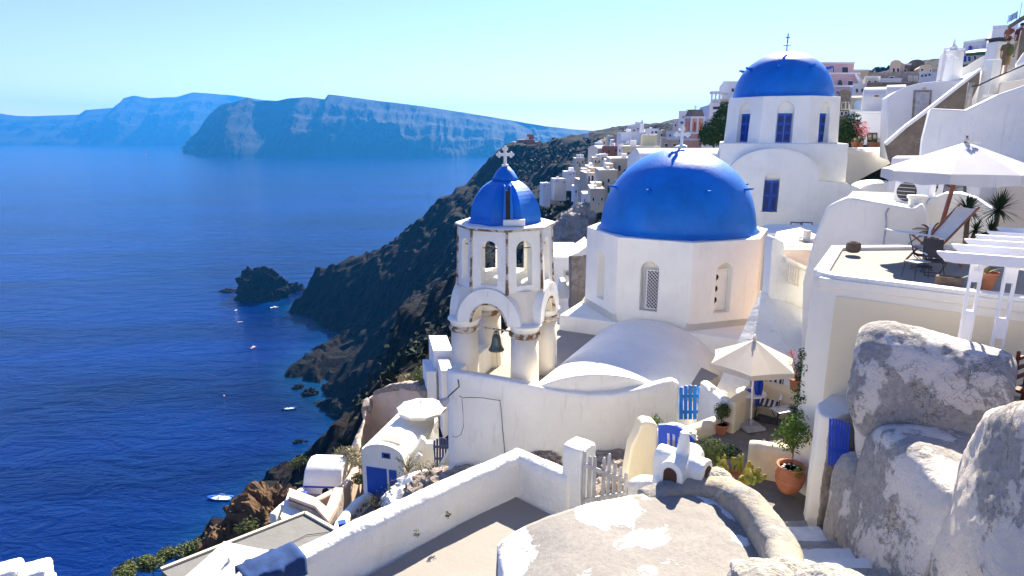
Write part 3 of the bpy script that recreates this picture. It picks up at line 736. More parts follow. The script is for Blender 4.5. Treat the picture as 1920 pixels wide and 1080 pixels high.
f2 = MB(T).ext([(g0.x-2.2, zg), (g0.x-2.2, g0.z-1.45), (g0.x+2.2, g0.z-1.5), (g0.x+2.2, zg)], -fr-.02, -fr+.1)
fw.build('front_wall', M['white'], cb, cut=cut, bev=.03)
face = MB(T); pts = [(g0.x+2.1*math.cos(a), g0.z-1.35+1.3*math.sin(a)) for a in [PI*i/24 for i in range(25)]]+[(g0.x-2.1, zg), (g0.x+2.1, zg)]
face.ext(pts, -fr-.015, -fr+.3).build('gable_wall', M['white'], cb, cut=[MB(T).ext(arch(wn.x, .72, wn.z-.95, wn.z+.72, 8, .28), -fr-.3, -fr+.22)])
for sx in (-1, 1):
    MB(T).box(wn.x+min(.012*sx, .31*sx), wn.x+max(.012*sx, .31*sx), -fr+.13, -fr+.18, wn.z-.93, wn.z+.60).build('shutter', M['bluedoor'], cb)
    MB(T).box(wn.x+min(.07*sx, .26*sx), wn.x+max(.07*sx, .26*sx), -fr+.118, -fr+.132, wn.z-.85, wn.z-.2).box(wn.x+min(.07*sx, .26*sx), wn.x+max(.07*sx, .26*sx), -fr+.118, -fr+.132, wn.z-.1, wn.z+.5).build('shutter_panel', M['darkblue'], cb)
MB(T).box(wn.x-.46, wn.x+.46, -fr-.08, -fr+.1, wn.z-1.02, wn.z-.95).build('sill', M['white'], cb)
# low barrel at the right end
e = T.inverted() @ aY(1650, 340, YB-3.5)
MB(T @ Matrix.Translation((0, 0, 0))).ext([(e.x+.95, zg), (e.x+.95, e.z-.35)]+[(e.x-.1+1.05*math.cos(a), e.z-.35+.38*math.sin(a)) for a in [PI*i/10 for i in range(11)]]+[(e.x-1.15, zg)], -fr+.3, -fr+2.6).build('side_vault', M['white'], cb, bev=.03)
# long vaulted wall right of the second church
rv = thing('vaulted_roof', 'long low white barrel roof right of the second blue dome', 'roof', tuple(aY(1610, 330, 37.5)))
a_ = aY(1556, 276, 37.5); b_ = aY(1672, 283, 37.5)
m = MB(Fr(a_.x, 37.5, 0, -4)); L = b_.x-a_.x
m.T = m.T @ Matrix.Rotation(0, 4, 'Z')
pr = [(0, -7), (0, a_.z-.45)]+[(1.1-1.1*math.cos(a), a_.z-.45+.42*math.sin(a)) for a in [PI/2*i/6 for i in range(1, 7)]]+[(4, a_.z-.1), (4, -7)]
m.add([(0, y, z) for y, z in pr]+[(L, y, z) for y, z in pr], [tuple(range(len(pr))), tuple(range(2*len(pr)-1, len(pr)-1, -1))]+[((i+1) % len(pr), i, len(pr)+i, len(pr)+(i+1) % len(pr)) for i in range(len(pr))])
m.build('vault', M['white2'], rv, bev=.05)
# barrel roof left of it (behind the big dome)
rv2 = thing('vaulted_roof', 'pale barrel roof between the big dome and the second blue dome', 'roof', tuple(aY(1330, 330, 38)))
a_ = aY(1200, 279, 38); b_ = aY(1375, 272, 38); m = MB(Fr(a_.x, 38, 0, 0)); L = b_.x-a_.x
pr = [(0, -9), (0, a_.z-.9)]+[(1.3-1.3*math.cos(a), a_.z-.9+.9*math.sin(a)) for a in [PI/2*i/8 for i in range(1, 9)]]+[(4, a_.z-.5), (4, -9)]
m.add([(0, y, z) for y, z in pr]+[(L, y, z) for y, z in pr], [tuple(range(len(pr))), tuple(range(2*len(pr)-1, len(pr)-1, -1))]+[((i+1) % len(pr), i, len(pr)+i, len(pr)+(i+1) % len(pr)) for i in range(len(pr))])
m.build('vault', M['white2'], rv2, bev=.05)
# ---------------------------------------------------------------- slabs through pixel outlines
def eff(deg, anchor): r = ray(anchor[0], anchor[1]); return deg-math.degrees(math.atan2(r.x, r.y))
def plane_pt(px, py, anchor, Y0, deg):
    a = aY(anchor[0], anchor[1], Y0); deg = eff(deg, anchor); n = Vector((math.sin(R(deg)), -math.cos(R(deg)), 0)); r = ray(px, py)
    return r*(a.dot(n)/r.dot(n))
def pw(name, pts, anchor, Y0, deg, thick, mat, parent=None, off=0, holes=(), **kw):
    deg0 = deg; deg = eff(deg, anchor)
    n = Vector((math.sin(R(deg)), -math.cos(R(deg)), 0)); u = Vector((math.cos(R(deg)), math.sin(R(deg)), 0))
    def loc(P): d = Vector((P.x, P.y, 0)); return (d.dot(u), P.z)
    a = aY(anchor[0], anchor[1], Y0); dn = -a.dot(n)
    T = Matrix.Translation(u*0) @ Matrix.Rotation(R(deg), 4, 'Z')   # local x = u, local y = -n
    P = [plane_pt(px, py, anchor, Y0, deg0) for px, py in pts]
    m = MB(T).ext([loc(p) for p in P], dn-off, dn+thick)
    cut = [MB(T).ext([loc(plane_pt(px, py, anchor, Y0, deg0)) for px, py in h], dn-1, dn+.18) for h in holes]
    return m.build(name, mat, parent, cut=cut or None, **kw)
def organic(name, mb, mat, parent, vox=.05, disp=((.12, .7), (.03, .12)), **kw):
    return mb.build(name, mat, parent, remesh=vox, disp=disp, **kw)
def loftY(stations):
    """cross-sections given as lists of 3-D points -> closed body"""
    m = MB(); k = len(stations[0]); vs = [p for s in stations for p in s]; n = len(stations)
    fs = [(i*k+j, (i+1)*k+j, (i+1)*k+(j+1) % k, i*k+(j+1) % k) for i in range(n-1) for j in range(k)]
    fs += [tuple(range(k)), tuple((n-1)*k+j for j in range(k-1, -1, -1))]
    return m.add(vs, fs)
def line_wall(path, w, zb, rnd=.8, n=8):
    """wall following (x,y,ztop) path with a rounded top"""
    st = []; path = [Vector(p) for p in path]; m = len(path)
    for i, p in enumerate(path):
        t = path[min(i+1, m-1)]-path[max(0, i-1)]; t.z = 0; t.normalize(); s = Vector((-t.y, t.x, 0))
        h = w/2; ring = [p+s*h*1.08+Vector((0, 0, zb-p.z))]
        for q in range(n+1):
            a = PI*q/n; ring.append(p+s*h*math.copysign(abs(math.cos(a))**rnd, math.cos(a))+Vector((0, 0, -h*.7+h*.7*math.sin(a))))
        ring.append(p-s*h*1.08+Vector((0, 0, zb-p.z))); st.append([tuple(v) for v in ring])
    return loftY(st)
def dense(path, step=.3):
    out = []
    for a, b in zip(path[:-1], path[1:]):
        a, b = Vector(a), Vector(b); n = max(1, int((b-a).length/step))
        out += [tuple(a.lerp(b, i/n)) for i in range(n)]
    return out+[tuple(path[-1])]

# ================================================================ lower-left terrace of the foreground
ft_ = thing('terrace', 'cream terrace floor with a white gutter, left of the patched grey roof', 'terrace', (-1, 9, -7))
MB().prism([(-.1, 11.7), (1.3, 10.5), (2.2, 9.2), (1.5, 3), (-6, 3), (-6, 5.6)], -7.6, -7.03).build('gutter', M['white2'], ft_)
MB().prism([(.03, 11.28), (1.05, 10.35), (2.0, 9.1), (1.5, 3), (-5.3, 3), (-5.2, 6.1)], -7.3, -6.985).build('floor_slab', M['pinkfloor'], ft_)
MB().prism([(-.3, 12.0), (1.6, 10.4), (2.5, 9.2), (2.5, 2.5), (-6.5, 2.5), (-6.5, 5.8)], -14, -7.5).build('base', M['white2'], ft_)
pa = thing('parapet_wall', 'long ivory parapet running down to the lower left with a rough rounded top', 'wall', (-2.4, 9.2, -7))
organic('wall', line_wall(dense([(.16, 11.55, -6.13), (-1.0, 10.55, -6.13), (-2.5, 9.12, -6.12), (-4.2, 7.5, -6.2), (-6.2, 5.6, -6.26)]), .36, -13), M['rim'], pa, .045, ((.05, .8), (.015, .06)))
p2_ = thing('parapet_wall', 'short ivory parapet between the long one and the square gate pillar', 'wall', (.6, 11.1, -7))
organic('wall', line_wall(dense([(.02, 11.60, -6.13), (.5, 11.2, -6.14), (1.15, 10.72, -6.18)]), .36, -12), M['rim'], p2_, .045, ((.04, .8), (.015, .06)))
MB().prism([(.2, 11.9), (-.2, 11.2), (-6.4, 5.4), (-6.7, 5.8)], -14, -7.2).build('footing', M['white2'], pa)
gp = thing('gate_pillar', 'square white pillar with a sloped top beside the grey picket gate', 'pillar', (1.24, 10.75, -7))
organic('pillar', MB(Fr(1.24, 10.78, 0, -42)).taper([(-.24, -.24), (.24, -.24), (.24, .24), (-.24, .24)], [(-.23, -.23), (.23, -.23), (.23, .23), (-.23, .23)], -11, -5.60), M['rim'], gp, .035, ((.03, .5), (.012, .06)))
# grey picket gate
g = thing('picket_gate', 'weathered grey picket gate with pickets getting shorter to the right', 'gate', (1.3, 10.45, -6.75))
A_g = Vector((1.30, 10.42, 0)); B_g = Vector((2.12, 10.72, 0)); pk = [(0, -5.56), (.13, -5.68), (.24, -5.70), (.46, -5.76), (.58, -5.70), (.72, -5.90), (.86, -6.02), (1.0, -6.16)]
for t, zt_ in pk:
    p = A_g.lerp(B_g, t)
    MB(Fr(p.x, p.y, 0, 20)).ext([(-.032, -6.66), (-.032, zt_-.03), (-.01, zt_), (.02, zt_-.01), (.032, zt_-.05), (.032, -6.66)], -.014, .014).build('picket', M['greywood'], g)
for za, zb_ in ((-5.82, -6.32), (-6.53, -6.57)):
    p = [A_g.lerp(B_g, t) for t in (0, .45, 1)]
    zs = [za, za*.55+zb_*.45, zb_]
    m = MB(); m.bar((p[0].x, p[0].y-.03, zs[0]), (p[1].x, p[1].y-.03, zs[1]), .03, .07); m.bar((p[1].x, p[1].y-.03, zs[1]), (p[2].x, p[2].y-.03, zs[2]), .03, .07); m.build('rail', M['greywood'], g)
# white lump right of the gate and ground beyond
wl = thing('wall_end', 'low rounded white wall end just right of the picket gate', 'wall', (2.35, 10.4, -7))
organic('wall', line_wall(dense([(2.22, 10.62, -6.2), (2.6, 10.3, -5.98), (3.0, 9.9, -5.8), (3.3, 9.7, -5.8)]), .42, -9), M['rim'], wl, .045)
MB().prism([(1.1, 10.3), (3.3, 10), (4.2, 12.6), (3.8, 14), (.5, 16.4), (-1.5, 16.3), (-1.2, 13)], -12, -9.1).build('lower_path', M['patio'], None).__setitem__('kind', 'structure')
for i in range(4):
    MB(Fr(1.6, 11.0+i*.45, 0, 15)).box(-.7, 1.0, 0, .5, -10, -7.3-i*.4).build('stone_step', M['white2']).__setitem__('kind', 'structure')
for i, (px, py, Y, a) in enumerate([(1012, 855, 15.7, .55), (1175, 880, 13.8, .6), (1150, 862, 15.2, .7), (890, 893, 15.4, .8), (870, 900, 15, .6), (1168, 905, 12.6, .5)]):
    p = aY(px, py, Y); o = lump('ground_rock', (p.x, p.y, p.z-.35), (a*1.3, a, .42), M['rubble'], i*2.3, .5, 30); tag(o, kind='structure')

# ================================================================ patched grey roof in front
fr_ = thing('patched_roof', 'grey cement roof with flaking white paint in the foreground', 'roof', (1.5, 7, -7))
def rz_(x, y):
    z = -5.60
    if x < 1.5: t = (1.5-x)/1.75; z -= .42*t*t+.25*max(0, t-.75)**2*4
    z += .03*noise.noise(Vector((x*1.3, y*1.3, 2)))+.012*noise.noise(Vector((x*6, y*6, 2)))
    return z
vs = []; nx_, ny_ = 60, 84
for j in range(ny_+1):
    for i in range(nx_+1):
        u = i/nx_; v = j/ny_
        x = -.22+3.75*u; yf = 8.48+.27*(x+.15) if x < 2.1 else 9.08+.1*(x-2.1); y = 2.6+(yf-2.6)*v
        xx = x+.06*noise.noise(Vector((0, y*2, 5)))*(1-u) + (1-u)*(.10*math.sin((y-5)*.9))
        vs.append((xx, y+.03*noise.noise(Vector((x*2, 0, 7))), rz_(x, y)))
fs = [(j*(nx_+1)+i, j*(nx_+1)+i+1, (j+1)*(nx_+1)+i+1, (j+1)*(nx_+1)+i) for j in range(ny_) for i in range(nx_)]
b0 = len(vs)
rim = [i for i in range(nx_+1)]+[j*(nx_+1)+nx_ for j in range(1, ny_+1)]+[ny_*(nx_+1)+i for i in range(nx_-1, -1, -1)]+[j*(nx_+1) for j in range(ny_-1, 0, -1)]
for i in rim: x, y, z = vs[i]; vs.append((x-(.10 if x < .3 else 0), y, -8.2))
nr = len(rim)
fs += [(rim[k], b0+k, b0+(k+1) % nr, rim[(k+1) % nr]) for k in range(nr)]
HOT = [tuple(aZ(px, py, -5.62)[:2])+(r, k) for px, py, r, k in [(1120, 960, .42, .2), (1175, 965, .42, .2), (1185, 1015, .40, .18), (1150, 1040, .3, .12), (1330, 935, .38, .2), (1375, 965, .28, .18), (1110, 1068, .35, .14), (1210, 1072, .45, .13), (1260, 1060, .3, .12), (1070, 1060, .25, .1), (1395, 1020, .2, .12)]]
m, nt, bb = newmat('patched_roof_paint'); N = NT(nt)
g_ = N.n('NewGeometry'); sep = N.n('SeparateXYZ'); N.L(g_.outputs['Position'], sep.inputs[0])
n1 = N.noise(1.05, 9, .62, .35); n2 = N.noise(13, 7, .7); n3 = N.noise(40, 4, .7); nb = N.noise(.8, 4, .55)
band = N.ramp(sep.outputs[0], .55, -.1)       # painted end strip
far = N.ramp(sep.outputs[1], 8.1, 9.0); mid = N.math('MULTIPLY', N.ramp(sep.outputs[0], 0.5, 1.4), N.ramp(sep.outputs[0], 2.4, 1.6))
rgt = N.ramp(sep.outputs[0], 2.75, 3.3)
mk = N.math('ADD', n1, N.math('MULTIPLY', N.math('SUBTRACT', n2, .5), .10))
mk = N.math('ADD', mk, N.math('MULTIPLY', band, .22)); mk = N.math('ADD', mk, N.math('MULTIPLY', N.math('MULTIPLY', far, mid), .12)); mk = N.math('ADD', mk, N.math('MULTIPLY', N.math('MULTIPLY', rgt, N.ramp(sep.outputs[1], 7.2, 8.6)), .16))
for (hx, hy, hr, hk) in HOT:
    vd = N.n('VectorMath', operation='DISTANCE'); N.L(g_.outputs['Position'], vd.inputs[0]); vd.inputs[1].default_value = (hx, hy, -5.62)
    mk = N.math('ADD', mk, N.math('MULTIPLY', N.ramp(vd.outputs['Value'], hr, hr*.25), hk))
mask = N.ramp(mk, .605, .635)
cem = N.mix(N.ramp(n2, .3, .7), (.225, .21, .19), (.31, .295, .265)); cem = N.mix(N.math('MULTIPLY', N.ramp(n3, .6, .68), .5), cem, (.11, .10, .085)); cem = N.mix(N.ramp(nb, .4, .65), cem, (.25, .235, .21))
N.L(N.mix(mask, cem, N.mix(N.ramp(n2, .55, .68), (.78, .77, .74), (.5, .48, .44))), bb.inputs['Base Color']); bb.inputs['Roughness'].default_value = .9; bb.inputs['Specular IOR Level'].default_value = .15
p = N.bump(N.math('ADD', N.math('MULTIPLY', mask, .5), n2), .8, .015, None); N.bump(n3, .6, .006, bb, p); M['froof'] = m
MB().add(vs, fs).build('roof_shell', M['froof'], fr_, smooth=True)
# parapet on it (far side and right side)
pr_ = thing('old_parapet', 'thick worn grey and ochre parapet round the right of the patched roof', 'wall', (3.4, 8, -6))
organic('wall', line_wall(dense([(2.06, 9.10, -5.56), (2.5, 9.22, -5.46), (3.0, 9.24, -5.42), (3.34, 9.08, -5.3), (3.52, 8.5, -5.2), (3.58, 7.9, -5.17), (3.54, 7.3, -5.12), (3.34, 6.7, -5.02), (3.12, 6.3, -4.95)], .2), .44, -7), M['parapet_old'], pr_, .04, ((.09, .5), (.02, .06)))
for i, (px, py, Y, r) in enumerate([(1440, 1075, 6.25, .42), (1478, 1060, 6.5, .34), (1560, 1078, 5.75, .36), (1595, 1082, 5.6, .30), (1345, 878, 9.35, .25), (1320, 885, 9.6, .22)]):
    p = aY(px, py, Y); o = lump('rubble_block', (p.x, p.y, p.z-.18), (r, r*.9, r*.62), M['stone_lumpy'], i*1.9+.5, .13, 44, .8)
    tag(o, ['cream rubble block at the bottom edge, left of the steps', 'smaller cream rubble block against the old parapet end', 'cream rubble block at the foot of the steps', 'rounded stone at the bottom edge right of the other rubble', 'pale stone mound right of the little roof vent', 'pale stone touching the right foot of the roof vent'][i], 'stone', 'pale stones on the parapets')
# ---- the little cross-vaulted roof vent
ov = thing('roof_vent', 'small white cross-vaulted roof vent with a stub chimney and dark arched openings', 'vent', tuple(aY(1278, 890, 9.62)))
ox, oy, oz = ov.location
To = Fr(ox, oy, oz-.0, -40) @ Matrix.Scale(1.32, 4)
def barrel(T, r, zs, l0, l1, z0): return MB(T).ext([(r, z0)]+[(r*math.cos(a), zs+r*math.sin(a)) for a in [PI*i/14 for i in range(15)]]+[(-r, z0)], l0, l1)
bo = MB(To); bo.ext([(.155, -.2)]+[(.155*math.cos(a), .16+.155*math.sin(a)) for a in [PI*i/14 for i in range(15)]]+[(-.155, -.2)], -.33, .33)
bo.T = To @ Matrix.Rotation(PI/2, 4, 'Z'); bo.ext([(.155, -.2)]+[(.155*math.cos(a), .16+.155*math.sin(a)) for a in [PI*i/14 for i in range(15)]]+[(-.155, -.2)], -.33, .33)
bo.T = To; bo.lathe([(.10, .2), (.085, .36), (.062, .52), (.06, .57), (.05, .59), (.0, .59)], 14)
bo.lathe([(.34, -.2), (.33, -.06), (.24, .02), (.1, .04)], 20)
organic('vent_body', bo, M['white'], ov, .016, ((.02, .2),))
for k in range(4):
    Tk = To @ Matrix.Rotation(PI/2*k, 4, 'Z')
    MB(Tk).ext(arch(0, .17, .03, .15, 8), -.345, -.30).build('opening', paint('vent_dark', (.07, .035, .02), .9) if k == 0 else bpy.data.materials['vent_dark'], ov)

# ================================================================ walls and gates round the patio
av = [aY(1425, 545, 17.4), aY(1530, 590, 16.9), aY(1520, 745, 14.6), aY(1335, 745, 15.0), aY(1380, 650, 16.0)]
MB().prism([(p.x, p.y, p.z) for p in av], -11, 0).build('alley_slope', M['white2']).__setitem__('kind', 'structure')
def stone_floor():
    m = MB().prism([(3.4, 12.4), (4.0, 10.3), (4.2, 9.2), (5.6, 9.2), (6.6, 10.6), (7.5, 12), (7.2, 14.6), (5.9, 15.2), (4.6, 14.1)], -9, -6.76)
    o = m.build('patio_floor', M['patio']); tag(o, kind='structure')
stone_floor()
MB().prism([(4.2, 16.8), (4.6, 13.6), (6.2, 14.8), (8.6, 12.6), (13, 16), (13, 27), (9, 27), (6, 22)], -11, -8.0).build('alley_floor', M['floor']).__setitem__('kind', 'structure')
def wall(label, path, w, zb, mat, name='garden_wall', vox=.05, disp=((.04, .8), (.012, .07))):
    t = thing(name, label, 'wall', (path[0][0], path[0][1], zb)); organic('wall', line_wall(dense(path, .25), w, zb), mat, t, vox, disp); return t
wall('ivory wall behind the round table, rising away from the potted ball shrub', [(4.98, 13.55, -5.98), (6.05, 14.72, -5.93), (6.35, 14.55, -5.93), (7.2, 13.8, -5.95)], .26, -9, M['cream'])
wall('white wall piece between the light blue gate and the ball shrub', [(4.98, 15.5, -6.25), (4.98, 14.6, -6.12), (4.98, 13.6, -5.99)], .28, -9, M['white2'])
wall('low ivory wall with a sunlit top in front of the light blue gate', [(3.35, 12.75, -6.55), (3.9, 13.15, -6.46), (4.85, 13.75, -6.42)], .26, -9, M['cream'])
wall('low ivory wall behind the big clay pot and the pear cactus', [(4.78, 11.78, -6.05), (5.3, 11.55, -6.02), (5.75, 11.3, -6.0), (6.0, 10.9, -5.5), (6.1, 10.4, -4.9)], .30, -7.6, M['cream'])
# pillar left of the navy gate
gl = thing('gate_post_wall', 'ivory pillar with a sloping shoulder left of the dark blue arched gate', 'pillar', tuple(aY(1210, 870, 12.0)))
pw('pillar', [(1172, 905), (1184, 838), (1196, 815), (1203, 796), (1212, 791), (1230, 794), (1234, 800), (1230, 905)], (1210, 850), 12.0, 20, .35, M['cream'], gl, bev=.05, seg=3)
ng = thing('arched_gate', 'dark blue wooden gate with an arched falling top rail, behind the roof vent', 'gate', tuple(aY(1265, 870, 12.0)))
pw('gate_post', [(1235, 905), (1235, 797), (1251, 796), (1251, 905)], (1243, 850), 11.95, 12, .06, M['royal'], ng)
pw('top_rail', [(1251, 796), (1266, 798), (1282, 807), (1295, 817), (1303, 826), (1300, 840), (1290, 832), (1276, 822), (1262, 814), (1251, 812)], (1243, 850), 11.95, 12, .05, M['royal'], ng)
for i in range(5):
    x = 1256+i*10; yt = 806+i*5
    pw('slat', [(x, 905), (x, yt), (x+5, yt+2), (x+5, 905)], (1243, 850), 12.0, 12, .025, M['royal'], ng)
pw('bottom_rail', [(1251, 880), (1303, 880), (1303, 888), (1251, 888)], (1243, 850), 11.97, 12, .04, M['royal'], ng)
for i, (px, py, Y, r, lb) in enumerate([(1262, 800, 12.7, .26, 'white cobble heap capping the wall behind the dark blue gate'), (1284, 806, 12.9, .22, 'smaller white cobble right of the heap behind the dark blue gate')]):
    p = aY(px, py, Y); o = lump('cobble', (p.x, p.y, p.z-.15), (r*1.3, r, .2), M['rim'], i+4, .3, 30); tag(o, lb, 'stone')
# light blue picket gate
bgt = thing('blue_gate', 'bright light blue slatted gate at the right end of the podium wall', 'gate', tuple(aY(1294, 786, 15.7)))
for i in range(5):
    x = 1273.5+i*8.6; e = abs(i-2); yt = 722+e*e*.9
    pw('slat', [(x, 787), (x, yt+1.5), (x+3, yt), (x+6.9, yt+1), (x+6.9, 786)], (1294, 786), 15.7, -4, .03, M['bluegate'], bgt)
for y in (740, 770): pw('rail', [(1274, y), (1315, y-1), (1315, y+5), (1274, y+6)], (1294, 786), 15.735, -4, .03, M['bluegate'], bgt)
# post F and blue gate on the right
pf = thing('gate_post_wall', 'tall ivory wall end with a brown stone edge, right of the big clay pot', 'pillar', (5.2, 10.2, -6.6))
organic('post', MB().prism([(5.17, 9.95), (5.32, 9.74), (5.9, 10.1), (6.5, 10.9), (6.2, 11.2), (5.3, 10.35)], -7.2, -4.62), M['cream_trim'], pf, .045, ((.05, .6), (.015, .08)))
organic('stone_edge', MB().prism([(5.22, 9.66), (5.40, 9.60), (5.5, 9.9), (5.3, 9.85)], -6.9, -4.75), M['rubble'], pf, .04, ((.05, .4), (.03, .1)))
g3 = thing('blue_gate', 'royal blue slatted gate half hidden behind the weathered walls', 'gate', tuple(aY(1573, 850, 9.3)))
for i in range(7):
    x = 1555+i*5.6; yt = 785+max(0, i-1)**1.5*.75
    pw('slat', [(x-3, 872), (x, yt), (x+4.6, yt+2), (x+2, 872)], (1573, 830), 9.35+i*.0, 8, .03, M['royal'], g3)
pw('rail', [(1553, 840), (1594, 846), (1594, 852), (1552, 846)], (1573, 830), 9.39, 8, .03, M['royal'], g3)

# ================================================================ weathered masonry on the right
gv = thing('weathered_vault', 'big weathered barrel-topped block with peeling white and grey plaster, centre right', 'wall', (5.5, 8.4, -6.4))
ax = Vector((6.28-4.82, 7.52-8.55, 0)); Lg = ax.length; dg_ = math.degrees(math.atan2(ax.y, ax.x))
Tg = Fr(4.82, 8.55, 0, dg_); st = []
for i, t in enumerate([0, .05, .12, .22, .4, .6, .8, .93, .98, 1.0]):
    e = {0: .80, 1: .88, 2: .94, 3: .985}.get(i, 1.0 if i < 8 else (.96 if i == 8 else .90)); sec = []
    zt_ = -2.58-.20*t; w_ = 1.45
    pr0 = [(0-.16*(1-t), -6.6), (0-.06, -4.4), (.02, -3.6), (.12, -3.15), (.30, -2.84), (.55, -2.66), (.8, -2.60), (1.05, -2.66), (1.3, -2.95), (w_, -3.5), (w_, -6.6)]
    for y, z in pr0:
        z = z-.34*t if z > -6 else z; lowz = max(0, min(1, (-3.9-z)/.7)); y += .0
        sec.append(tuple(Tg @ Vector((t*(Lg+.15)-.06+(.36*lowz*(1-t)**2), .75+(y-.75)*e, -6.6+(z+6.6)*(e*.35+.65)))))
    st.append(sec)
organic('block', loftY(st), M['wall_old'], gv, .05, ((.09, 1.0), (.03, .12)))
# wall chain beside the steps
def chain(label, sts, mat, vox=.05, disp=((.10, .9), (.035, .13))):
    t = thing('stair_wall', label, 'wall', (sts[0][1], sts[0][0], -7)); st = []
    for (Y, xb, xt, z, xr) in sts:
        st.append([(xb, Y, -7.6), ((xb*.45+xt*.55), Y, (z-7)*.5+.2), (xt, Y, z-.22), (xt+.07, Y, z-.06), (xt+.2, Y, z), (xr-.1, Y, z+.0), (xr, Y, z-.1), (xr+.1, Y, -7.6)])
    organic('wall', loftY(st), mat, t, vox, disp)
chain('rounded grey wall stub at the left foot of the weathered walls', [(9.0, 4.95, 5.02, -5.1, 5.35), (8.85, 4.85, 4.92, -4.72, 5.4), (8.6, 4.78, 4.86, -4.60, 5.4), (8.4, 4.75, 4.86, -4.68, 5.4), (8.2, 4.7, 4.9, -4.95, 5.4), (8.0, 4.68, 4.92, -5.0, 5.4)], M['wall_old'], .045)
chain('middle weathered wall with a flat cracked top beside the steps', [(8.6, 4.85, 5.15, -4.5, 6.3), (8.35, 4.75, 5.02, -4.05, 6.3), (8.1, 4.7, 4.96, -3.92, 6.3), (7.9, 4.66, 4.95, -3.86, 6.3), (7.3, 4.55, 4.93, -3.86, 6.2), (6.9, 4.46, 4.92, -3.92, 6.0), (6.6, 4.4, 4.92, -3.95, 5.9), (6.4, 4.38, 4.95, -3.9, 5.9)], M['wall_old'])
chain('tall weathered wall with tan patches filling the lower right corner', [(6.9, 4.9, 5.32, -3.85, 6.5), (6.7, 4.66, 5.22, -3.3, 6.6), (6.5, 4.52, 5.13, -2.95, 6.7), (6.2, 4.40, 5.06, -2.74, 6.8), (5.7, 4.22, 4.98, -2.42, 6.8), (5.0, 4.05, 4.95, -2.12, 6.8), (4.0, 3.8, 4.9, -1.9, 6.8), (3.0, 3.6, 4.85, -1.8, 6.8)], M['wall_old2'])
# steps
for i in range(10):
    y1 = 9.75-i*.46; z = -6.52+i*.195; xl = 3.95-.06*i; 
    t = organic('stone_step', MB().prism([(xl-.75, y1), (5.1, y1+.05), (5.0, y1-.75), (xl-.75, y1-.8)], -7.6, z), M['rim'] if i % 3 else M['stone_lumpy'], None, .035, ((.04, .3), (.02, .08)))
    tag(t, kind='structure')

# ================================================================ cream building with the roof terrace
cr = thing('cream_building', 'cream building with a flat roof terrace, right of the big dome', 'building', (6.6, 11.5, -7))
zr2 = -2.5
foot = [(5.42, 11.25), (5.62, 10.86), (8.1, 9.02), (10.2, 7.4), (14, 12.5), (9.4, 13.9), (6.95, 13.75)]
MB().prism(foot, -8.5, zr2-.02).build('wall', M['cream_trim'], cr, bev=.03)
def inset(a, b, t): return (a[0]+(b[0]-a[0])*t, a[1]+(b[1]-a[1])*t)
# front panel of the deeper cream, framed
dirf = Vector((2.48, -1.84, 0)).normalized(); nf = Vector((-dirf.y*-1, dirf.x*-1, 0)); nf = Vector((dirf.y, -dirf.x, 0))
q0 = Vector((5.62, 10.86, 0))+dirf*.05; Tq = Matrix.Translation(q0) @ Matrix.Rotation(math.atan2(dirf.y, dirf.x), 4, 'Z')
MB(Tq).box(0, 4.9, -.015, .12, -8, zr2-.30).build('panel', M['cream'], cr)
MB(Tq).box(-.30, 5.0, -.04, .12, zr2-.16, zr2-.005).build('coping', M['cream_trim'], cr, bev=.015)
rimw = .24
for a, b_ in zip(range(7), [1, 2, 3, 4, 5, 6, 0]):
    if a == 3: continue
    A, B = Vector(foot[a]+(0,)), Vector(foot[b_]+(0,)); d = (B-A).normalized(); s_ = Vector((-d.y, d.x, 0))
    MB().prism([(A-d*.01)[:2], (B+d*.01)[:2], (B+s_*rimw)[:2], (A+s_*rimw)[:2]], zr2-.08, zr2+.06+a*.003).build('roof_rim', M['rim'], cr, bev=.02)
MB().prism([(5.5, 11.2), (5.7, 10.95), (8.1, 9.15), (10.1, 7.6), (13.8, 12.4), (9.4, 13.8), (7, 13.6)], zr2-.05, zr2+.004).build('terrace_floor', M['roofgrey'], cr)
# ================================================================ town houses
TM = {
 'w': plaster('town_white', (.76, .76, .76), dirt=.1), 'g': plaster('town_grey', (.60, .60, .60), dirt=.3), 'c': plaster('town_cream', (.62, .55, .41), dirt=.12),
 'c2': plaster('town_buff', (.60, .48, .34), dirt=.15), 'p': plaster('town_pink', (.62, .44, .42), dirt=.1), 'o': plaster('town_rust', (.34, .13, .06), dirt=.15),
 'or': plaster('town_orange', (.70, .38, .10), dirt=.1), 'y': plaster('town_straw', (.62, .57, .38), dirt=.1), 'pk': plaster('pink_tower', (.66, .36, .26), dirt=.1),
 'st': M['rubble'], 'br': rock('brown_wall', [(.15, .12, .09), (.23, .19, .15), (.18, .14, .11), (.28, .25, .20)], 1.2, .06), 'lime': rock('pale_rock', [(.30, .29, .26), (.42, .40, .36), (.34, .31, .26), (.16, .16, .11)], .25, .6),
 'd': M['dark'], 'b': M['bluedoor'], 'tile': plaster('brown_roof', (.26, .18, .14), dirt=.3), 'lb': plaster('light_blue_wall', (.38, .55, .80), dirt=.1), 'gn': paint('green_awning', (.02, .12, .08), .8)}
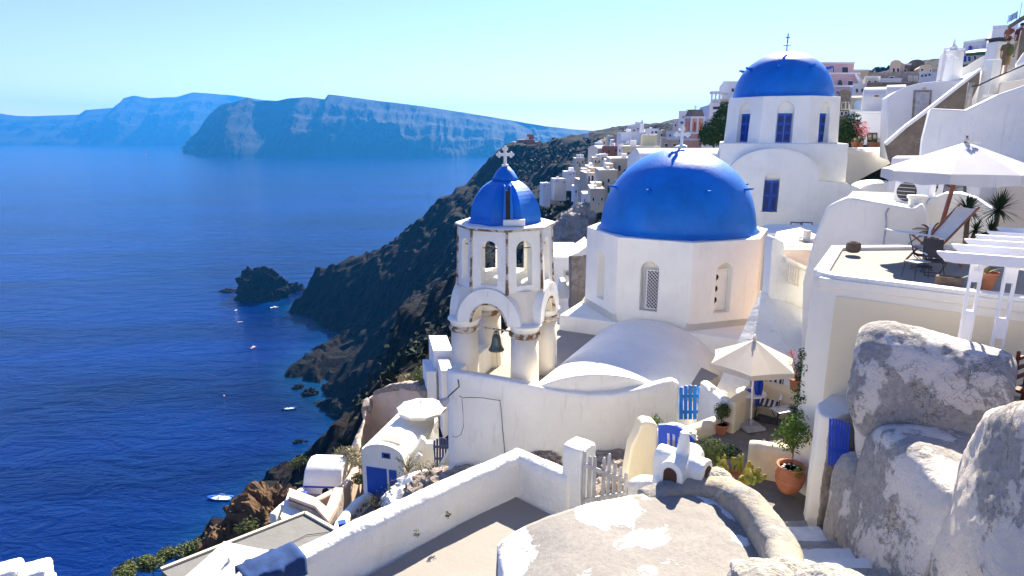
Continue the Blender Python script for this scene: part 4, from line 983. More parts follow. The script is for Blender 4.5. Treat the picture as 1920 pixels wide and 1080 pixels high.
def house(label, Y, px0, px1, yt, yb, mat='w', deep=5, deg=0, wins=(), roof='flat', name='house', yt2=None, drop=0, par=True):
    """facade px0..px1, yt..yb standing at depth Y, turned by deg, with a real body behind it"""
    a = ((px0+px1)/2, yt); deg0 = deg
    c = plane_pt(a[0], yb, a, Y, deg)
    if Y > 90: drop = max(drop, 4)
    if Y > 70 and len(wins) < 3 and roof == 'flat' and mat not in ('st', 'br', 'lime'):
        rn = random.Random(int(px0*7+yt)); w0 = px1-px0; h0 = min(yb-yt, w0*1.2); wins = list(wins)
        for c_ in (.12, .42, .74):
            x = px0+w0*c_; ok = all(x+w0*.16 < q[0] or x > q[1] for q in wins)
            if ok and rn.random() < .8: y = yt+h0*rn.choice((.22, .3, .5)); wins.append((x, x+w0*rn.uniform(.08, .14), y, y+h0*rn.uniform(.16, .3), rn.choice('ddb')))
    t = thing(name, label, 'house' if name == 'house' else name.split('_')[-1], (c.x, c.y, c.z))
    L_ = plane_pt(px0, yt, a, Y, deg); R_ = plane_pt(px1, yt if yt2 is None else yt2, a, Y, deg); zb = plane_pt(a[0], yb, a, Y, deg).z-drop
    deg = eff(deg, a)
    Th = Matrix.Translation((L_.x, L_.y, 0)) @ Matrix.Rotation(R(deg), 4, 'Z'); w_ = (Vector((R_.x, R_.y, 0))-Vector((L_.x, L_.y, 0))).length
    if roof == 'flat':
        MB(Th).ext([(0, zb), (w_, zb), (w_, R_.z), (0, L_.z)], 0, deep).build('wall', TM[mat], t, bev=.04 if Y < 60 else 0)
        if par and Y < 200: MB(Th).ext([(-.03, L_.z), (w_+.03, R_.z), (w_+.03, R_.z+.14), (-.03, L_.z+.14)], -.04, .22).build('coping', TM['w'] if mat != 'st' else TM['st'], t)
    elif roof == 'vault':
        r = w_/2; rise = min(r, w_*.32)
        MB(Th).ext([(w_, zb), (w_, L_.z-rise)]+[(r+r*math.cos(q), L_.z-rise+rise*math.sin(q)) for q in [PI*i/14 for i in range(1, 14)]]+[(0, L_.z-rise), (0, zb)], 0, deep).build('wall', TM[mat], t)
    elif roof == 'quarter':   # barrel with its axis along the facade
        h = min(1.4, (L_.z-zb)*.5); pr = [(0, zb), (0, L_.z-h)]+[(h*1.3-h*1.3*math.cos(q), L_.z-h+h*math.sin(q)) for q in [PI/2*i/7 for i in range(1, 8)]]+[(deep, L_.z-.1), (deep, zb)]
        m = MB(Th); k = len(pr); m.add([(0, y, z) for y, z in pr]+[(w_, y, z) for y, z in pr], [tuple(range(k)), tuple(range(2*k-1, k-1, -1))]+[((i+1) % k, i, k+i, k+(i+1) % k) for i in range(k)])
        m.build('wall', TM[mat], t)
    if 70 < Y and roof == 'flat' and w_ > 1.5:
        rn = random.Random(int(px0*3+yb)); u0 = rn.uniform(.1, .6)*w_
        MB(Th).box(u0, u0+w_*.16, deep*.3, deep*.45, L_.z-.2, L_.z+w_*.16).build('chimney', TM['w'], t)
        if rn.random() < .5: MB(Th).box(w_*.55, w_*.95, deep*.5, deep*.95, L_.z-.2, L_.z+w_*.3).build('roof_room', TM[mat], t)
    for wq in wins:
        x0, x1, y0, y1, mk = wq[:5]; kind = wq[5] if len(wq) > 5 else 'window'
        pts = [(x0, y1), (x0, y0), (x1, y0), (x1, y1)]
        if kind == 'arch': pts = [(x0, y1), (x0, y0+(x1-x0)*.4), ((x0*3+x1)/4, y0+(x1-x0)*.1), ((x0+x1)/2, y0), ((x0+3*x1)/4, y0+(x1-x0)*.1), (x1, y0+(x1-x0)*.4), (x1, y1)]; kind = 'window'
        if Y < 120 and kind == 'window':
            g_ = .9; pts2 = [(x0-g_, y1+g_*.6), (x0-g_, y0-g_), (x1+g_, y0-g_), (x1+g_, y1+g_*.6)]
            if len(pts) == 4: pw('frame', pts2, a, Y, deg0, .05, TM['w'] if mat != 'w' else TM['g'], t, off=.03)
        pw(kind, pts, a, Y, deg0, .06, TM[mk], t, off=.045 if (Y < 120) else .12)
    return t
def box_on(t, name, px0, px1, y0, y1, Y, deg, deep, mat, anchor=None):
    a = anchor or ((px0+px1)/2, y0); L_ = plane_pt(px0, y0, a, Y, deg); R_ = plane_pt(px1, y0, a, Y, deg); zb = plane_pt((px0+px1)/2, y1, a, Y, deg).z
    deg = eff(deg, a)
    Th = Matrix.Translation((L_.x, L_.y, 0)) @ Matrix.Rotation(R(deg), 4, 'Z'); w_ = (R_-L_).length
    return MB(Th).box(0, w_, 0, deep, zb, L_.z).build(name, mat, t)

# ---- far ridge (left to right)
house('terracotta coloured ruin with broken battlements on the far headland', 440, 970, 1003, 262, 276, 'o', 14, 0, [(974, 977, 266, 270, 'd'), (984, 987, 266, 270, 'd')])
house('pale domed chapel body left of the far terracotta ruin', 438, 948, 980, 277, 292, 'lime', 12, 0)
dq = aY(963, 276, 442); dt = thing('chapel_dome', 'small grey green dome beside the far terracotta ruin', 'dome', tuple(dq)); MB(Fr(dq.x, dq.y, dq.z)).lathe([(3.0, -2), (3, 1)]+[(3*math.cos(q), 1+3*math.sin(q)) for q in [PI/2*i/8 for i in range(1, 9)]], 20).build('dome', TM['lime'], dt, smooth=True)
house('low brown house at the left edge of the far ruin', 446, 1003, 1014, 266, 276, 'st', 10)
house('ruined brown castle wall on the far hilltop', 418, 1098, 1126, 250, 262, 'br', 14, 0, [(1104, 1106, 254, 257, 'd')])
house('tiny white hut just below the far hilltop', 410, 1096, 1104, 250, 254, 'w', 6)
for i, (x0, x1, y0, y1, mt, lb) in enumerate([(1128, 1142, 262, 276, 'c2', 'small buff cube house left of the big rust red house'), (1118, 1131, 268, 282, 'w', 'small white cube house on the far slope, upper row'), (1140, 1152, 255, 268, 'c', 'small cream cube house on the far ridge line'),
      (1110, 1124, 280, 292, 'g', 'small grey cube house on the far slope under the white cube')]):
    house(lb, 260-i*6, x0, x1, y0, y1, mt, 6, 8, [(x0+4, x0+6, y0+4, y0+8, 'd')])
# ---- mid-left town
house('tall rust red house in the middle distance', 175, 1129, 1162, 274, 302, 'o', 10, -14, [(1140, 1143, 282, 287, 'd')])
house('slim brown tower house on the ridge above the rust red house', 200, 1152, 1165, 251, 276, 'st', 8, 0, [(1157, 1160, 258, 262, 'd')])
house('white chapel-like house with a low gable on the ridge', 165, 1164, 1212, 249, 275, 'w', 12, 6, [(1202, 1204, 258, 262, 'd'), (1207, 1209, 258, 262, 'd'), (1186, 1187, 252, 273, 'g')])
house('flat grey house behind the white ridge chapel', 190, 1177, 1201, 236, 250, 'g', 8, 0)
ct = thing('chimney', 'slender white chimney on the grey ridge house', 'chimney', tuple(aY(1203, 245, 180))); MB(Fr(ct.location.x, 180, ct.location.z)).box(-.5, .5, -.5, .5, -1, 2.0).build('stack', TM['w'], ct); MB(Fr(ct.location.x, 180, ct.location.z)).lathe([(.75, 1.9), (.3, 2.4), (.05, 3.1)], 10).build('cap', TM['w'], ct)
house('white house with a dark square window right of the ridge chapel', 160, 1212, 1235, 242, 262, 'w', 10, 4, [(1228, 1232, 246, 250, 'd')])
house('small orange house squeezed between two white ridge houses', 150, 1213, 1225, 258, 274, 'or', 6, 0, [(1216, 1220, 267, 272, 'd')])
house('light blue tinted house right of the small orange one', 148, 1226, 1242, 254, 276, 'lb', 8, 0, [(1230, 1232, 262, 267, 'w')])
house('long straw coloured house behind the big dome with an arched blue window', 120, 1168, 1240, 275, 297, 'y', 10, 4, [(1190, 1196, 288, 297, 'b', 'arch')])
house('slim white house against the left end of the long straw coloured one', 122, 1159, 1168, 272, 296, 'w', 6, 0, [(1161, 1163, 280, 285, 'b')])
house('tall pale cream house directly left of the big dome', 100, 1146, 1200, 298, 420, 'c', 10, 6, [(1159, 1164, 310, 320, 'd')], drop=3)
house('lower cream house stepping down beside the big dome', 92, 1125, 1158, 320, 420, 'c', 9, 6, [(1139, 1143, 335, 342, 'd'), (1139, 1143, 346, 362, 'gn')], drop=3)
house('cream block at the foot of the stepped cream houses', 84, 1108, 1134, 355, 424, 'c', 8, 4, [(1122, 1124, 380, 384, 'd')], drop=4)
house('buff house with tall shuttered windows on the cliff', 112, 1100, 1126, 325, 348, 'c2', 8, 10, [(1103, 1106, 330, 340, 'd'), (1109, 1113, 329, 343, 'd')], drop=2)
house('small buff house with two doors at the left of the cliff row', 118, 1088, 1101, 338, 358, 'c2', 7, 10, [(1090, 1092, 348, 357, 'd'), (1095, 1097, 348, 357, 'd')], drop=3)
house('white balcony house under the buff cliff houses', 96, 1094, 1108, 365, 394, 'w', 6, 4, [(1101, 1106, 374, 380, 'd'), (1101, 1106, 384, 393, 'b')], drop=2)
q = aY(1084, 420, 84)
o = lump('white_bluff', (q.x+1.5, q.y+2, q.z-2.2), (4.6, 4.5, 4.4), TM['lime'], 3.3, .35, 60, 1.1); tag(o, kind='structure')
q = aY(1070, 405, 86); house('low white terrace house on top of the pale bluff', 86, 1082, 1104, 392, 404, 'w', 4, 6, [(1088, 1091, 396, 400, 'd')])
house('bluish white terrace house beneath the rust red house', 150, 1117, 1137, 308, 322, 'lb', 6, 0)
house('lilac grey small house right of the bluish terrace house', 145, 1136, 1147, 302, 318, 'p', 6, 0)
house('whitewashed house with three chimney pots on the slope', 190, 1079, 1096, 297, 316, 'c', 8, 6, [(1082, 1084, 303, 307, 'd')])
for i, x in enumerate((1082, 1087, 1092)):
    q = aY(x, 296, 190.5); t = thing('chimney_pot', ['left', 'middle', 'right'][i]+' chimney pot on the house with three pots', 'chimney', tuple(q), group='chimney pots in a row'); MB(Fr(*q)).lathe([(.35, -.3), (.3, .5), (.45, .6), (.3, .95), (.0, 1.0)], 8).build('pot', TM['w'], t)
house('grey barrel roofed chapel on the slope above the three chimneys', 200, 1103, 1121, 273, 292, 'g', 8, -20, [], 'vault')
house('white stair house lower on the dark slope', 175, 1060, 1080, 322, 330, 'w', 5, 10)
house('white terrace house at the lower end of the slope row', 160, 1040, 1062, 336, 346, 'g', 5, 12)
house('tiny pale hut at the far left of the slope row', 155, 1018, 1032, 344, 356, 'w', 4, 12)
# extra houses filling the stacked village, row by row
VR = [(1133, 1147, 277, 290, 'c', 185, 'cream', 'wedged left of the rust red house'), (1146, 1160, 262, 276, 'w', 205, 'white', 'above the rust red house'), (1163, 1176, 270, 284, 'c', 160, 'cream', 'under the left end of the white ridge chapel'), (1176, 1192, 268, 282, 'w', 158, 'white', 'directly under the white ridge chapel'),
 (1236, 1250, 246, 262, 'c', 140, 'cream', 'left of the greenish chapel'), (1243, 1256, 262, 278, 'w', 110, 'white', 'below the greenish chapel, left'), (1256, 1272, 266, 284, 'w', 100, 'white', 'below the greenish chapel, right'), (1100, 1114, 312, 327, 'w', 140, 'white', 'on top of the buff shuttered house'),
 (1112, 1128, 296, 312, 'c', 150, 'cream', 'above the bluish terrace house'), (1126, 1140, 290, 306, 'g', 150, 'grey', 'beneath the rust red house, left'), (1092, 1104, 318, 334, 'c', 135, 'cream', 'left of the buff shuttered house, higher'), (1136, 1152, 300, 325, 'w', 118, 'white', 'touching the left side of the tall pale cream house'),
 (1294, 1310, 240, 262, 'w', 90, 'white', 'half behind the pink bell tower'), (1322, 1338, 205, 232, 'c', 80, 'cream', 'left below the loggia'), (1308, 1324, 218, 240, 'w', 85, 'white', 'on the skyline right of the pink bell tower'), (1076, 1090, 352, 368, 'w', 120, 'white', 'below the two-doored buff house'),
 (1110, 1124, 345, 362, 'w', 105, 'white', 'between the buff cliff house and the cream stack'), (1600, 1624, 160, 182, 'w', 54, 'white', 'above the pale blue arch'), (1622, 1650, 146, 164, 'c', 57, 'cream', 'beneath the stone openwork terrace, left'), (1650, 1690, 150, 166, 'w', 56, 'white', 'beneath the stone openwork terrace, right')]
for x0, x1, y0, y1, mt, Y_, cn, wh in VR:
    w0 = x1-x0; house('small %s cube house %s' % (cn, wh), Y_, x0, x1, y0, y1, mt, 7, 4, [(x0+w0*.2, x0+w0*.36, y0+(y1-y0)*.3, y0+(y1-y0)*.6, 'd'), (x0+w0*.62, x0+w0*.78, y0+(y1-y0)*.3, y0+(y1-y0)*.6, 'b' if x0 % 3 == 0 else 'd')], drop=3)
# ---- row right of the small cross on the dome
house('white house on the skyline left of the pink bell tower', 85, 1273, 1296, 210, 240, 'w', 7, 0, [(1280, 1287, 218, 222, 'd'), (1276, 1281, 228, 232, 'b')])
house('small grey roofed house at the left end of that skyline', 90, 1262, 1276, 227, 244, 'g', 7, 0, [(1265, 1268, 233, 237, 'd')])
house('greenish domed chapel with a square dark window', 95, 1243, 1262, 241, 262, 'lime', 6, 0, [(1250, 1255, 248, 253, 'd')], 'vault')
house('low buff retaining house below the greenish chapel', 88, 1240, 1292, 259, 280, 'c2', 8, 0, [(1273, 1275, 262, 266, 'd')])
house('white stepped house behind the pink bell tower', 75, 1250, 1290, 247, 262, 'w', 6, -5, [(1255, 1258, 252, 256, 'b')])
house('cream house with dark balcony right of the pink bell tower', 70, 1312, 1336, 222, 268, 'c', 7, 4, [(1321, 1328, 236, 239, 'd'), (1327, 1331, 246, 250, 'd')])
house('low white house with blue benches under the dark tree', 56, 1316, 1352, 254, 285, 'w', 6, 0, [(1318, 1334, 263, 271, 'b', 'bench'), (1340, 1346, 262, 268, 'd')])
house('tall white house with a loggia left of the second dome', 62, 1331, 1366, 196, 262, 'w', 8, 8, [(1337, 1350, 200, 205, 'd'), (1344, 1347, 210, 216, 'd'), (1355, 1358, 210, 216, 'd')])
hh = house('square pale house at the very top left of the second dome', 66, 1356, 1386, 155, 200, 'w', 6, 4, [(1372, 1376, 166, 172, 'd')])
lg = thing('loggia', 'pillared cream loggia on the tall white house', 'loggia', tuple(aY(1348, 196, 63)))
box_on(lg, 'back_wall', 1335, 1366, 186, 198, 65, 4, .5, TM['c'], (1350, 172)); box_on(lg, 'beam', 1333, 1366, 171, 175, 63, 4, 2, TM['w'], (1350, 172))
for x in (1334, 1341, 1348): box_on(lg, 'column', x, x+3, 174, 198, 63, 4, .3, TM['w'], (1350, 172))
# pink bell tower
pt = thing('bell_tower', 'small pink bell tower with a dusky pyramid roof, left of the second dome', 'bell tower', tuple(aY(1303, 278, 60)))
q = aY(1303, 272, 60); zc_ = lambda y: aY(1303, y, 60).z; s_ = (aY(1318, 250, 60).x-aY(1288, 250, 60).x)/2; Tp = Fr(q.x, 60+s_, 0, 12)
MB(Tp).box(-s_*1.05, s_*1.05, -s_*1.05, s_*1.05, zc_(285), zc_(249)).build('base', TM['pk'], pt)
MB(Tp).box(-s_*1.15, s_*1.15, -s_*1.15, s_*1.15, zc_(251), zc_(247.5)).box(-s_*1.1, s_*1.1, -s_*1.1, s_*1.1, zc_(263), zc_(260)).box(-s_*1.02, s_*1.02, -s_*1.02, s_*1.02, zc_(222), zc_(218)).build('cornice', TM['w'], pt)
w_ = s_*.85
sh = MB(Tp).box(-w_, w_, -w_, w_, zc_(248), zc_(220))
sh.build('belfry', TM['pk'], pt, cut=[MB(Tp @ Matrix.Rotation(PI/2*k, 4, 'Z')).ext(arch(dx, w_*.42, zc_(246), zc_(231), 6), -4, 4) for k in range(2) for dx in (-w_*.38, w_*.38)])
for dx in (-w_, 0, w_): MB(Tp).box(dx-.07, dx+.07, -w_-.06, -w_+.02, zc_(247), zc_(222)).build('pilaster', TM['w'], pt)
MB(Tp).taper([(-w_*1.05, -w_*1.05), (w_*1.05, -w_*1.05), (w_*1.05, w_*1.05), (-w_*1.05, w_*1.05)], [(-w_*.75, -w_*.75), (w_*.75, -w_*.75), (w_*.75, w_*.75), (-w_*.75, w_*.75)], zc_(219), zc_(205)).build('roof', TM['tile'], pt)
MB(Tp).tube([(0, 0, zc_(206)), (0, 0, zc_(197))], .05, 6).tube([(-.18, 0, zc_(200)), (.18, 0, zc_(200))], .04, 6).build('cross', M['rim'], pt)
# marble belfry silhouette by the dome cross
# ---- right of second dome
house('pink house with two dark windows on the skyline', 66, 1536, 1602, 119, 140, 'p', 8, 3, [(1543, 1551, 127, 136, 'd'), (1562, 1564, 127, 136, 'd'), (1579, 1590, 126, 136, 'd')])
house('lower pink house with a round headed doorway', 62, 1548, 1612, 139, 166, 'p', 8, 3, [(1571, 1579, 150, 163, 'd', 'arch'), (1590, 1599, 152, 162, 'd')])
sw = thing('stair_flight', 'white and blue outside stair on the right of the pink house', 'stair', tuple(aY(1616, 165, 61)))
pw('stair_wall', [(1602, 138), (1606, 137), (1622, 163), (1620, 168), (1614, 166)], (1612, 150), 61, 3, 1.0, TM['w'], sw); pw('treads', [(1607, 139), (1612, 141), (1627, 166), (1622, 166)], (1612, 150), 62, 3, 1.0, TM['lb'], sw)
house('olive grey flat house behind the white outside stair', 68, 1600, 1630, 133, 165, 'y', 6, 3)
house('pink ground floor with a tiny blue window', 58, 1552, 1600, 163, 185, 'p', 5, 3, [(1568, 1573, 171, 176, 'b')])
house('brown round fronted house with pale carved pilasters', 48, 1572, 1597, 168, 245, 'br', 6, 0, [(1577, 1594, 190, 206, 'c', 'arch'), (1579, 1584, 192, 204, 'd'), (1587, 1591, 192, 204, 'd'), (1576, 1581, 210, 216, 'd'), (1584, 1588, 209, 214, 'd')], 'vault')
house('cream wall with a big pale blue arch', 50, 1597, 1626, 179, 213, 'c', 5, 0, [(1600, 1620, 188, 207, 'lb', 'arch')], 'quarter')
house('plain white block under the pale blue arch', 46, 1594, 1622, 209, 262, 'w', 5, 0)
house('grey barrel backed house with one oval vent hole', 44, 1622, 1666, 162, 214, 'g', 5, 2, [(1639, 1648, 178, 182, 'o')], 'quarter')
house('bluish white cube house with a brown shuttered window', 41, 1605, 1663, 213, 272, 'w', 4, 2, [(1626, 1645, 249, 272, 'd'), (1628, 1634, 252, 262, 'c2', 'shutter'), (1637, 1643, 252, 262, 'c2', 'shutter')])
house('long tan wall house under the stone arches', 52, 1626, 1730, 154, 172, 'br', 4, 2, [], par=False)
house('white vaulted strip roof between the grey barrel house and the door house', 43, 1664, 1700, 158, 200, 'g', 4, 2, [], 'quarter')
# stone arcade and vaulted house on the hill crest
house('rough brown stone terrace wall with openwork on the crest', 60, 1628, 1725, 139, 156, 'st', 3, -4, [(1668, 1676, 144, 153, 'd'), (1704, 1710, 143, 152, 'c2'), (1714, 1720, 143, 152, 'c2'), (1640, 1648, 148, 154, 'c2', 'arch')], yt2=137)
house('round arched brown house on the crest, left half', 63, 1670, 1690, 113, 140, 'c2', 6, -8, [(1674, 1678, 128, 138, 'd'), (1682, 1686, 128, 138, 'd')], 'vault')
house('flat bay with blue dark doorways between the crest arches', 65, 1686, 1708, 122, 140, 'br', 5, 0, [(1694, 1700, 130, 138, 'b')])
house('broad arched brown house on the crest, right half', 66, 1703, 1735, 112, 142, 'br', 6, 6, [(1726, 1730, 126, 132, 'd')], 'vault')
house('sand coloured curved gable at the right end of the crest', 62, 1724, 1750, 121, 145, 'c2', 5, 8, [(1727, 1731, 129, 133, 'd'), (1743, 1746, 131, 134, 'd')], 'vault')
house('white arcaded wall right of the crest houses', 56, 1724, 1775, 138, 165, 'w', 4, -3, [(1727, 1731, 140, 144, 'd', 'arch'), (1734, 1738, 139, 143, 'd', 'arch'), (1741, 1745, 138, 142, 'd', 'arch')])

# ---- big white slope house with the boarded door, stairs, retaining walls
dh = thing('house', 'white house with a rounded shoulder and a grey boarded door in a stone frame', 'house', tuple(aY(1700, 240, 33)))
pw('wall', [(1662, 300), (1664, 236), (1668, 179), (1682, 170), (1700, 162), (1723, 156), (1760, 152), (1800, 150), (1842, 128), (1842, 300)], (1700, 200), 33, 6, 4, TM['w'], dh, bev=.04)
pw('door_frame', [(1709, 224), (1713, 169), (1747, 169), (1743, 224)], (1700, 200), 33, 6, .1, M['rubble'], dh, off=.06)
pw('door', [(1713, 224), (1717, 173), (1743, 173), (1739, 224)], (1700, 200), 33, 6, .1, M['greywood'], dh, off=.10)
pw('vent', [(1729, 166), (1732, 164), (1736, 164), (1738, 166), (1735, 168), (1731, 168)], (1700, 200), 33, 6, .1, TM['c2'], dh, off=.05)
bw = thing('stair_wall', 'brown rubble stair wall with a white coping rising to the right', 'wall', tuple(aY(1700, 290, 29)))
pw('wall', [(1663, 269), (1700, 237), (1745, 203), (1790, 168), (1838, 131), (1836, 158), (1812, 207), (1760, 300), (1680, 320), (1670, 298)], (1700, 250), 29.5, 8, 1.0, TM['br'], bw)
pw('coping', [(1660, 268), (1698, 235), (1743, 201), (1788, 166), (1840, 127), (1841, 131), (1790, 171), (1746, 206), (1700, 240), (1663, 273)], (1700, 250), 29.4, 8, .6, TM['w'], bw)
bwl = thing('retaining_wall', 'very large plain white wall behind the big white parasol', 'wall', tuple(aY(1800, 300, 22)))
pw('wall', [(1712, 470), (1726, 300), (1730, 262), (1745, 203), (1811, 206), (1845, 190), (1873, 176), (1905, 165), (1935, 155), (1990, 135), (2100, 120), (2100, 470)], (1800, 300), 22.5, 4, 2.5, M['white2'], bwl, bev=.06)
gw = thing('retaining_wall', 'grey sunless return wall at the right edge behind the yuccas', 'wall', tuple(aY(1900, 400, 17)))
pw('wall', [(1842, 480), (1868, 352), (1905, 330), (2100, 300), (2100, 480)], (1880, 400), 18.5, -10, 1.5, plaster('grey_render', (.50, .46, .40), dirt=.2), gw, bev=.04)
ts = thing('stair_block', 'white stair platform with a cream face where the person walks', 'stair', tuple(aY(1890, 180, 27)))
pw('platform', [(1836, 215), (1842, 166), (1850, 150), (1872, 143), (1900, 128), (1935, 108), (1935, 215)], (1890, 160), 28.5, 4, 2.5, M['white2'], ts, bev=.04)
pw('cream_face', [(1872, 176), (1876, 155), (1925, 148), (1925, 176)], (1890, 160), 27.5, 4, .6, M['warmwall'], ts, bev=.03)
pw('upper_wall', [(1868, 88), (1872, 82), (1903, 62), (1912, 55), (1930, 48), (1930, 140), (1868, 140)], (1890, 100), 37, 4, 1, M['cream'], ts)
pw('coping', [(1868, 86), (1903, 59), (1904, 63), (1869, 90)], (1890, 100), 36.9, 4, .5, M['white'], ts)
for i in range(6):
    pw('step', [(1842+i*6, 182-i*5), (1842+i*6, 176-i*5.4), (1878+i*5, 176-i*5.4), (1878+i*5, 182-i*5)], (1860, 160), 28.2+i*.25, 4, .5, M['white2'], ts)
def chimney(label, px0, px1, y0, y1, Y, cap=None, taper=.9):
    q = aY((px0+px1)/2, y1, Y); t = thing('chimney', label, 'chimney', tuple(q)); zt = aY((px0+px1)/2, y0, Y).z; w_ = (aY(px1, (y0+y1)/2, Y).x-aY(px0, (y0+y1)/2, Y).x)/2
    T_ = Fr(q.x, Y, 0, 12); MB(T_).taper([(-w_, -w_), (w_, -w_), (w_, w_), (-w_, w_)], [(-w_*taper, -w_*taper), (w_*taper, -w_*taper), (w_*taper, w_*taper), (-w_*taper, w_*taper)], q.z-1, zt).build('stack', M['white'], t, bev=.03)
    if cap: MB(T_).box(-w_*1.1, w_*1.1, -w_*1.1, w_*1.1, zt+.10, zt+.16).box(-w_*.8, w_*.8, -w_*.8, w_*.8, zt, zt+.1).build('cap', M[cap], t)
    return t
chimney('tall white chimney with a flat dark cap beside the walking person', 1846, 1871, 79, 150, 31, 'iron')
chimney('shorter white chimney stub in front of the capped one', 1836, 1860, 112, 200, 28.5, None, .8)
c3 = chimney('white belfry-like chimney with a pointed finial on the skyline', 1771, 1795, 98, 158, 34, None, .8)
q = aY(1787, 96, 34); MB(Fr(q.x, q.y, q.z)).lathe([(.28, -.15), (.30, .02), (.16, .12), (.20, .2), (.06, .32), (.03, .55), (.0, .6)], 12).build('finial', M['white'], c3)
pw('moulding', [(1780, 108), (1789, 104), (1797, 108), (1797, 111), (1789, 107), (1780, 111)], (1783, 110), 33.5, 4, .1, M['white'], c3)
house('grey corner house just left of the belfry-like chimney', 38, 1770, 1808, 95, 150, 'g', 3, 4, [(1798, 1801, 100, 106, 'd')])
ha = house('grey house with an arched window above the green awning', 44, 1807, 1852, 82, 120, 'g', 4, 2, [(1816, 1823, 85, 94, 'b', 'arch'), (1836, 1841, 86, 90, 'w'), (1806, 1812, 105, 116, 'b'), (1815, 1820, 106, 115, 'b'), (1826, 1830, 105, 112, 'b')], yt2=75)
aw = thing('awning', 'dark green awning with a white top under the arched window', 'awning', tuple(aY(1828, 103, 42)))
pw('valance', [(1811, 105), (1811, 99), (1849, 96), (1849, 103)], (1830, 100), 41.5, 2, .05, TM['gn'], aw)
A1 = aY(1811, 99, 41.5); A2 = aY(1849, 96, 41.5); A3 = aY(1849, 88.5, 44); A4 = aY(1811, 95.5, 44); MB().add([A1, A2, A3, A4, A1+Vector((0, 0, -.04)), A2+Vector((0, 0, -.04)), A3+Vector((0, 0, -.04)), A4+Vector((0, 0, -.04))], [(0, 1, 2, 3), (7, 6, 5, 4), (0, 4, 5, 1), (1, 5, 6, 2), (2, 6, 7, 3), (3, 7, 4, 0)]).build('canopy', TM['w'], aw)
lw = thing('terrace_wall', 'sloping white terrace parapet below the green awning', 'wall', tuple(aY(1820, 130, 35)))
pw('wall', [(1795, 160), (1797, 130), (1812, 124), (1838, 108), (1850, 103), (1850, 130), (1838, 160)], (1820, 130), 35, 4, 1, M['white'], lw, bev=.03)
ub = house('bluish white cube building high at the upper right', 40, 1862, 1908, 53, 95, 'w', 4, 4, [], yt2=50)
ut = thing('terrace_slab', 'dark edged roof slab with a pale blue glass rail at the top right', 'terrace', tuple(aY(1905, 45, 38)))
pw('slab', [(1893, 46), (1915, 31), (1935, 20), (1935, 26), (1915, 38), (1894, 50)], (1905, 40), 38, 4, 1.2, TM['br'], ut)
pw('glass_rail', [(1890, 42), (1893, 29), (1908, 21), (1908, 33)], (1905, 40), 38, 4, .04, TM['lb'], ut)
for x, y0, y1 in ((1891, 28, 44), (1899, 25, 40), (1908, 20, 36), (1916, 4, 34)): box_on(ut, 'rail_post', x, x+1, y0, y1, 37.8, 4, .05, M['iron'], (1905, 40))
pw('wall', [(1905, 100), (1908, 52), (1930, 40), (1930, 100)], (1915, 70), 38.2, 4, 1, TM['lb'], ut)
br_ = thing('stair_wall', 'brown slanting stair wall at the right edge beside the upper person', 'wall', tuple(aY(1912, 110, 32)))
pw('wall', [(1907, 112), (1912, 72), (1916, 55), (1930, 50), (1930, 90), (1915, 108)], (1915, 90), 32.5, 4, .6, TM['br'], br_)
pw('white_wall', [(1906, 150), (1906, 118), (1920, 98), (1940, 85), (1940, 150)], (1915, 120), 29.5, 4, .6, M['white'], br_, bev=.03)
# wooden post and rope
rp = thing('wooden_post', 'leaning pale wooden post holding the dark rope rail', 'post', tuple(aY(1815, 205, 28)))
MB().tube([aY(1813, 208, 27.5), aY(1817, 182, 27.5), aY(1822, 155, 27.5)], [.13, .11, .12], 8).build('post', M['stone_lumpy'], rp, smooth=True)
ro = thing('rope_rail', 'dark rope rail running up beside the walking person', 'rope', tuple(aY(1880, 145, 27.5)))
MB().tube([aY(1822, 162, 27.4), aY(1835, 160, 27.3), aY(1860, 148, 27.2), (aY(1890, 135, 27.2)), aY(1925, 120, 27.2)], .03, 5).build('rope', M['iron'], ro)

# ================================================================ walls behind the roof terrace
jw = thing('white_wall', 'big white sloping wall with a drain pipe behind the roof terrace', 'wall', tuple(aY(1620, 460, 14.6)))
pw('wall', [(1500, 700), (1505, 530), (1524, 452), (1540, 412), (1552, 386), (1566, 379), (1588, 370), (1602, 371), (1640, 378), (1715, 391), (1728, 380), (1738, 400), (1738, 700)], (1620, 460), 15.0, -6, 1.0, M['white2'], jw, bev=.07, seg=3)
MB().tube([aY(*p) for p in ((1672, 386, 14.9), (1665, 392, 14.75), (1661, 400, 14.7), (1662, 420, 14.65), (1658, 445, 14.6), (1656, 470, 14.55))], .022, 6).build('drain_pipe', M['greywood'], jw)
MB().prism([tuple(aY(1580, 378, 16.0)[:2]), tuple(aY(1722, 392, 15.2)[:2]), tuple(aY(1735, 365, 18)[:2]), tuple(aY(1600, 352, 19)[:2])], -4, -1.72).build('roof_slab', M['floor'], jw)
aw2 = thing('arched_wall', 'round topped shaded wall with a painted-looking palm in front', 'wall', tuple(aY(1765, 430, 14)))
aw2['label'] = 'round topped white wall behind the deck chair and dry palm'
pw('wall', [(1715, 480), (1722, 402), (1728, 388), (1745, 372), (1770, 362), (1800, 362), (1830, 372), (1860, 392), (1865, 480)], (1765, 430), 14.75, -6, .5, M['white2'], aw2, bev=.06, seg=3)
# doorways beyond, under the parasol
dd = house('white house wall with a navy door and a grey window under the big parasol', 19.5, 1672, 1848, 296, 420, 'w', 2, 0, [(1683, 1722, 322, 372, 'b', 'door'), (1763, 1812, 338, 366, 'd', 'window'), (1770, 1806, 345, 366, 'g', 'shutter')], par=False)
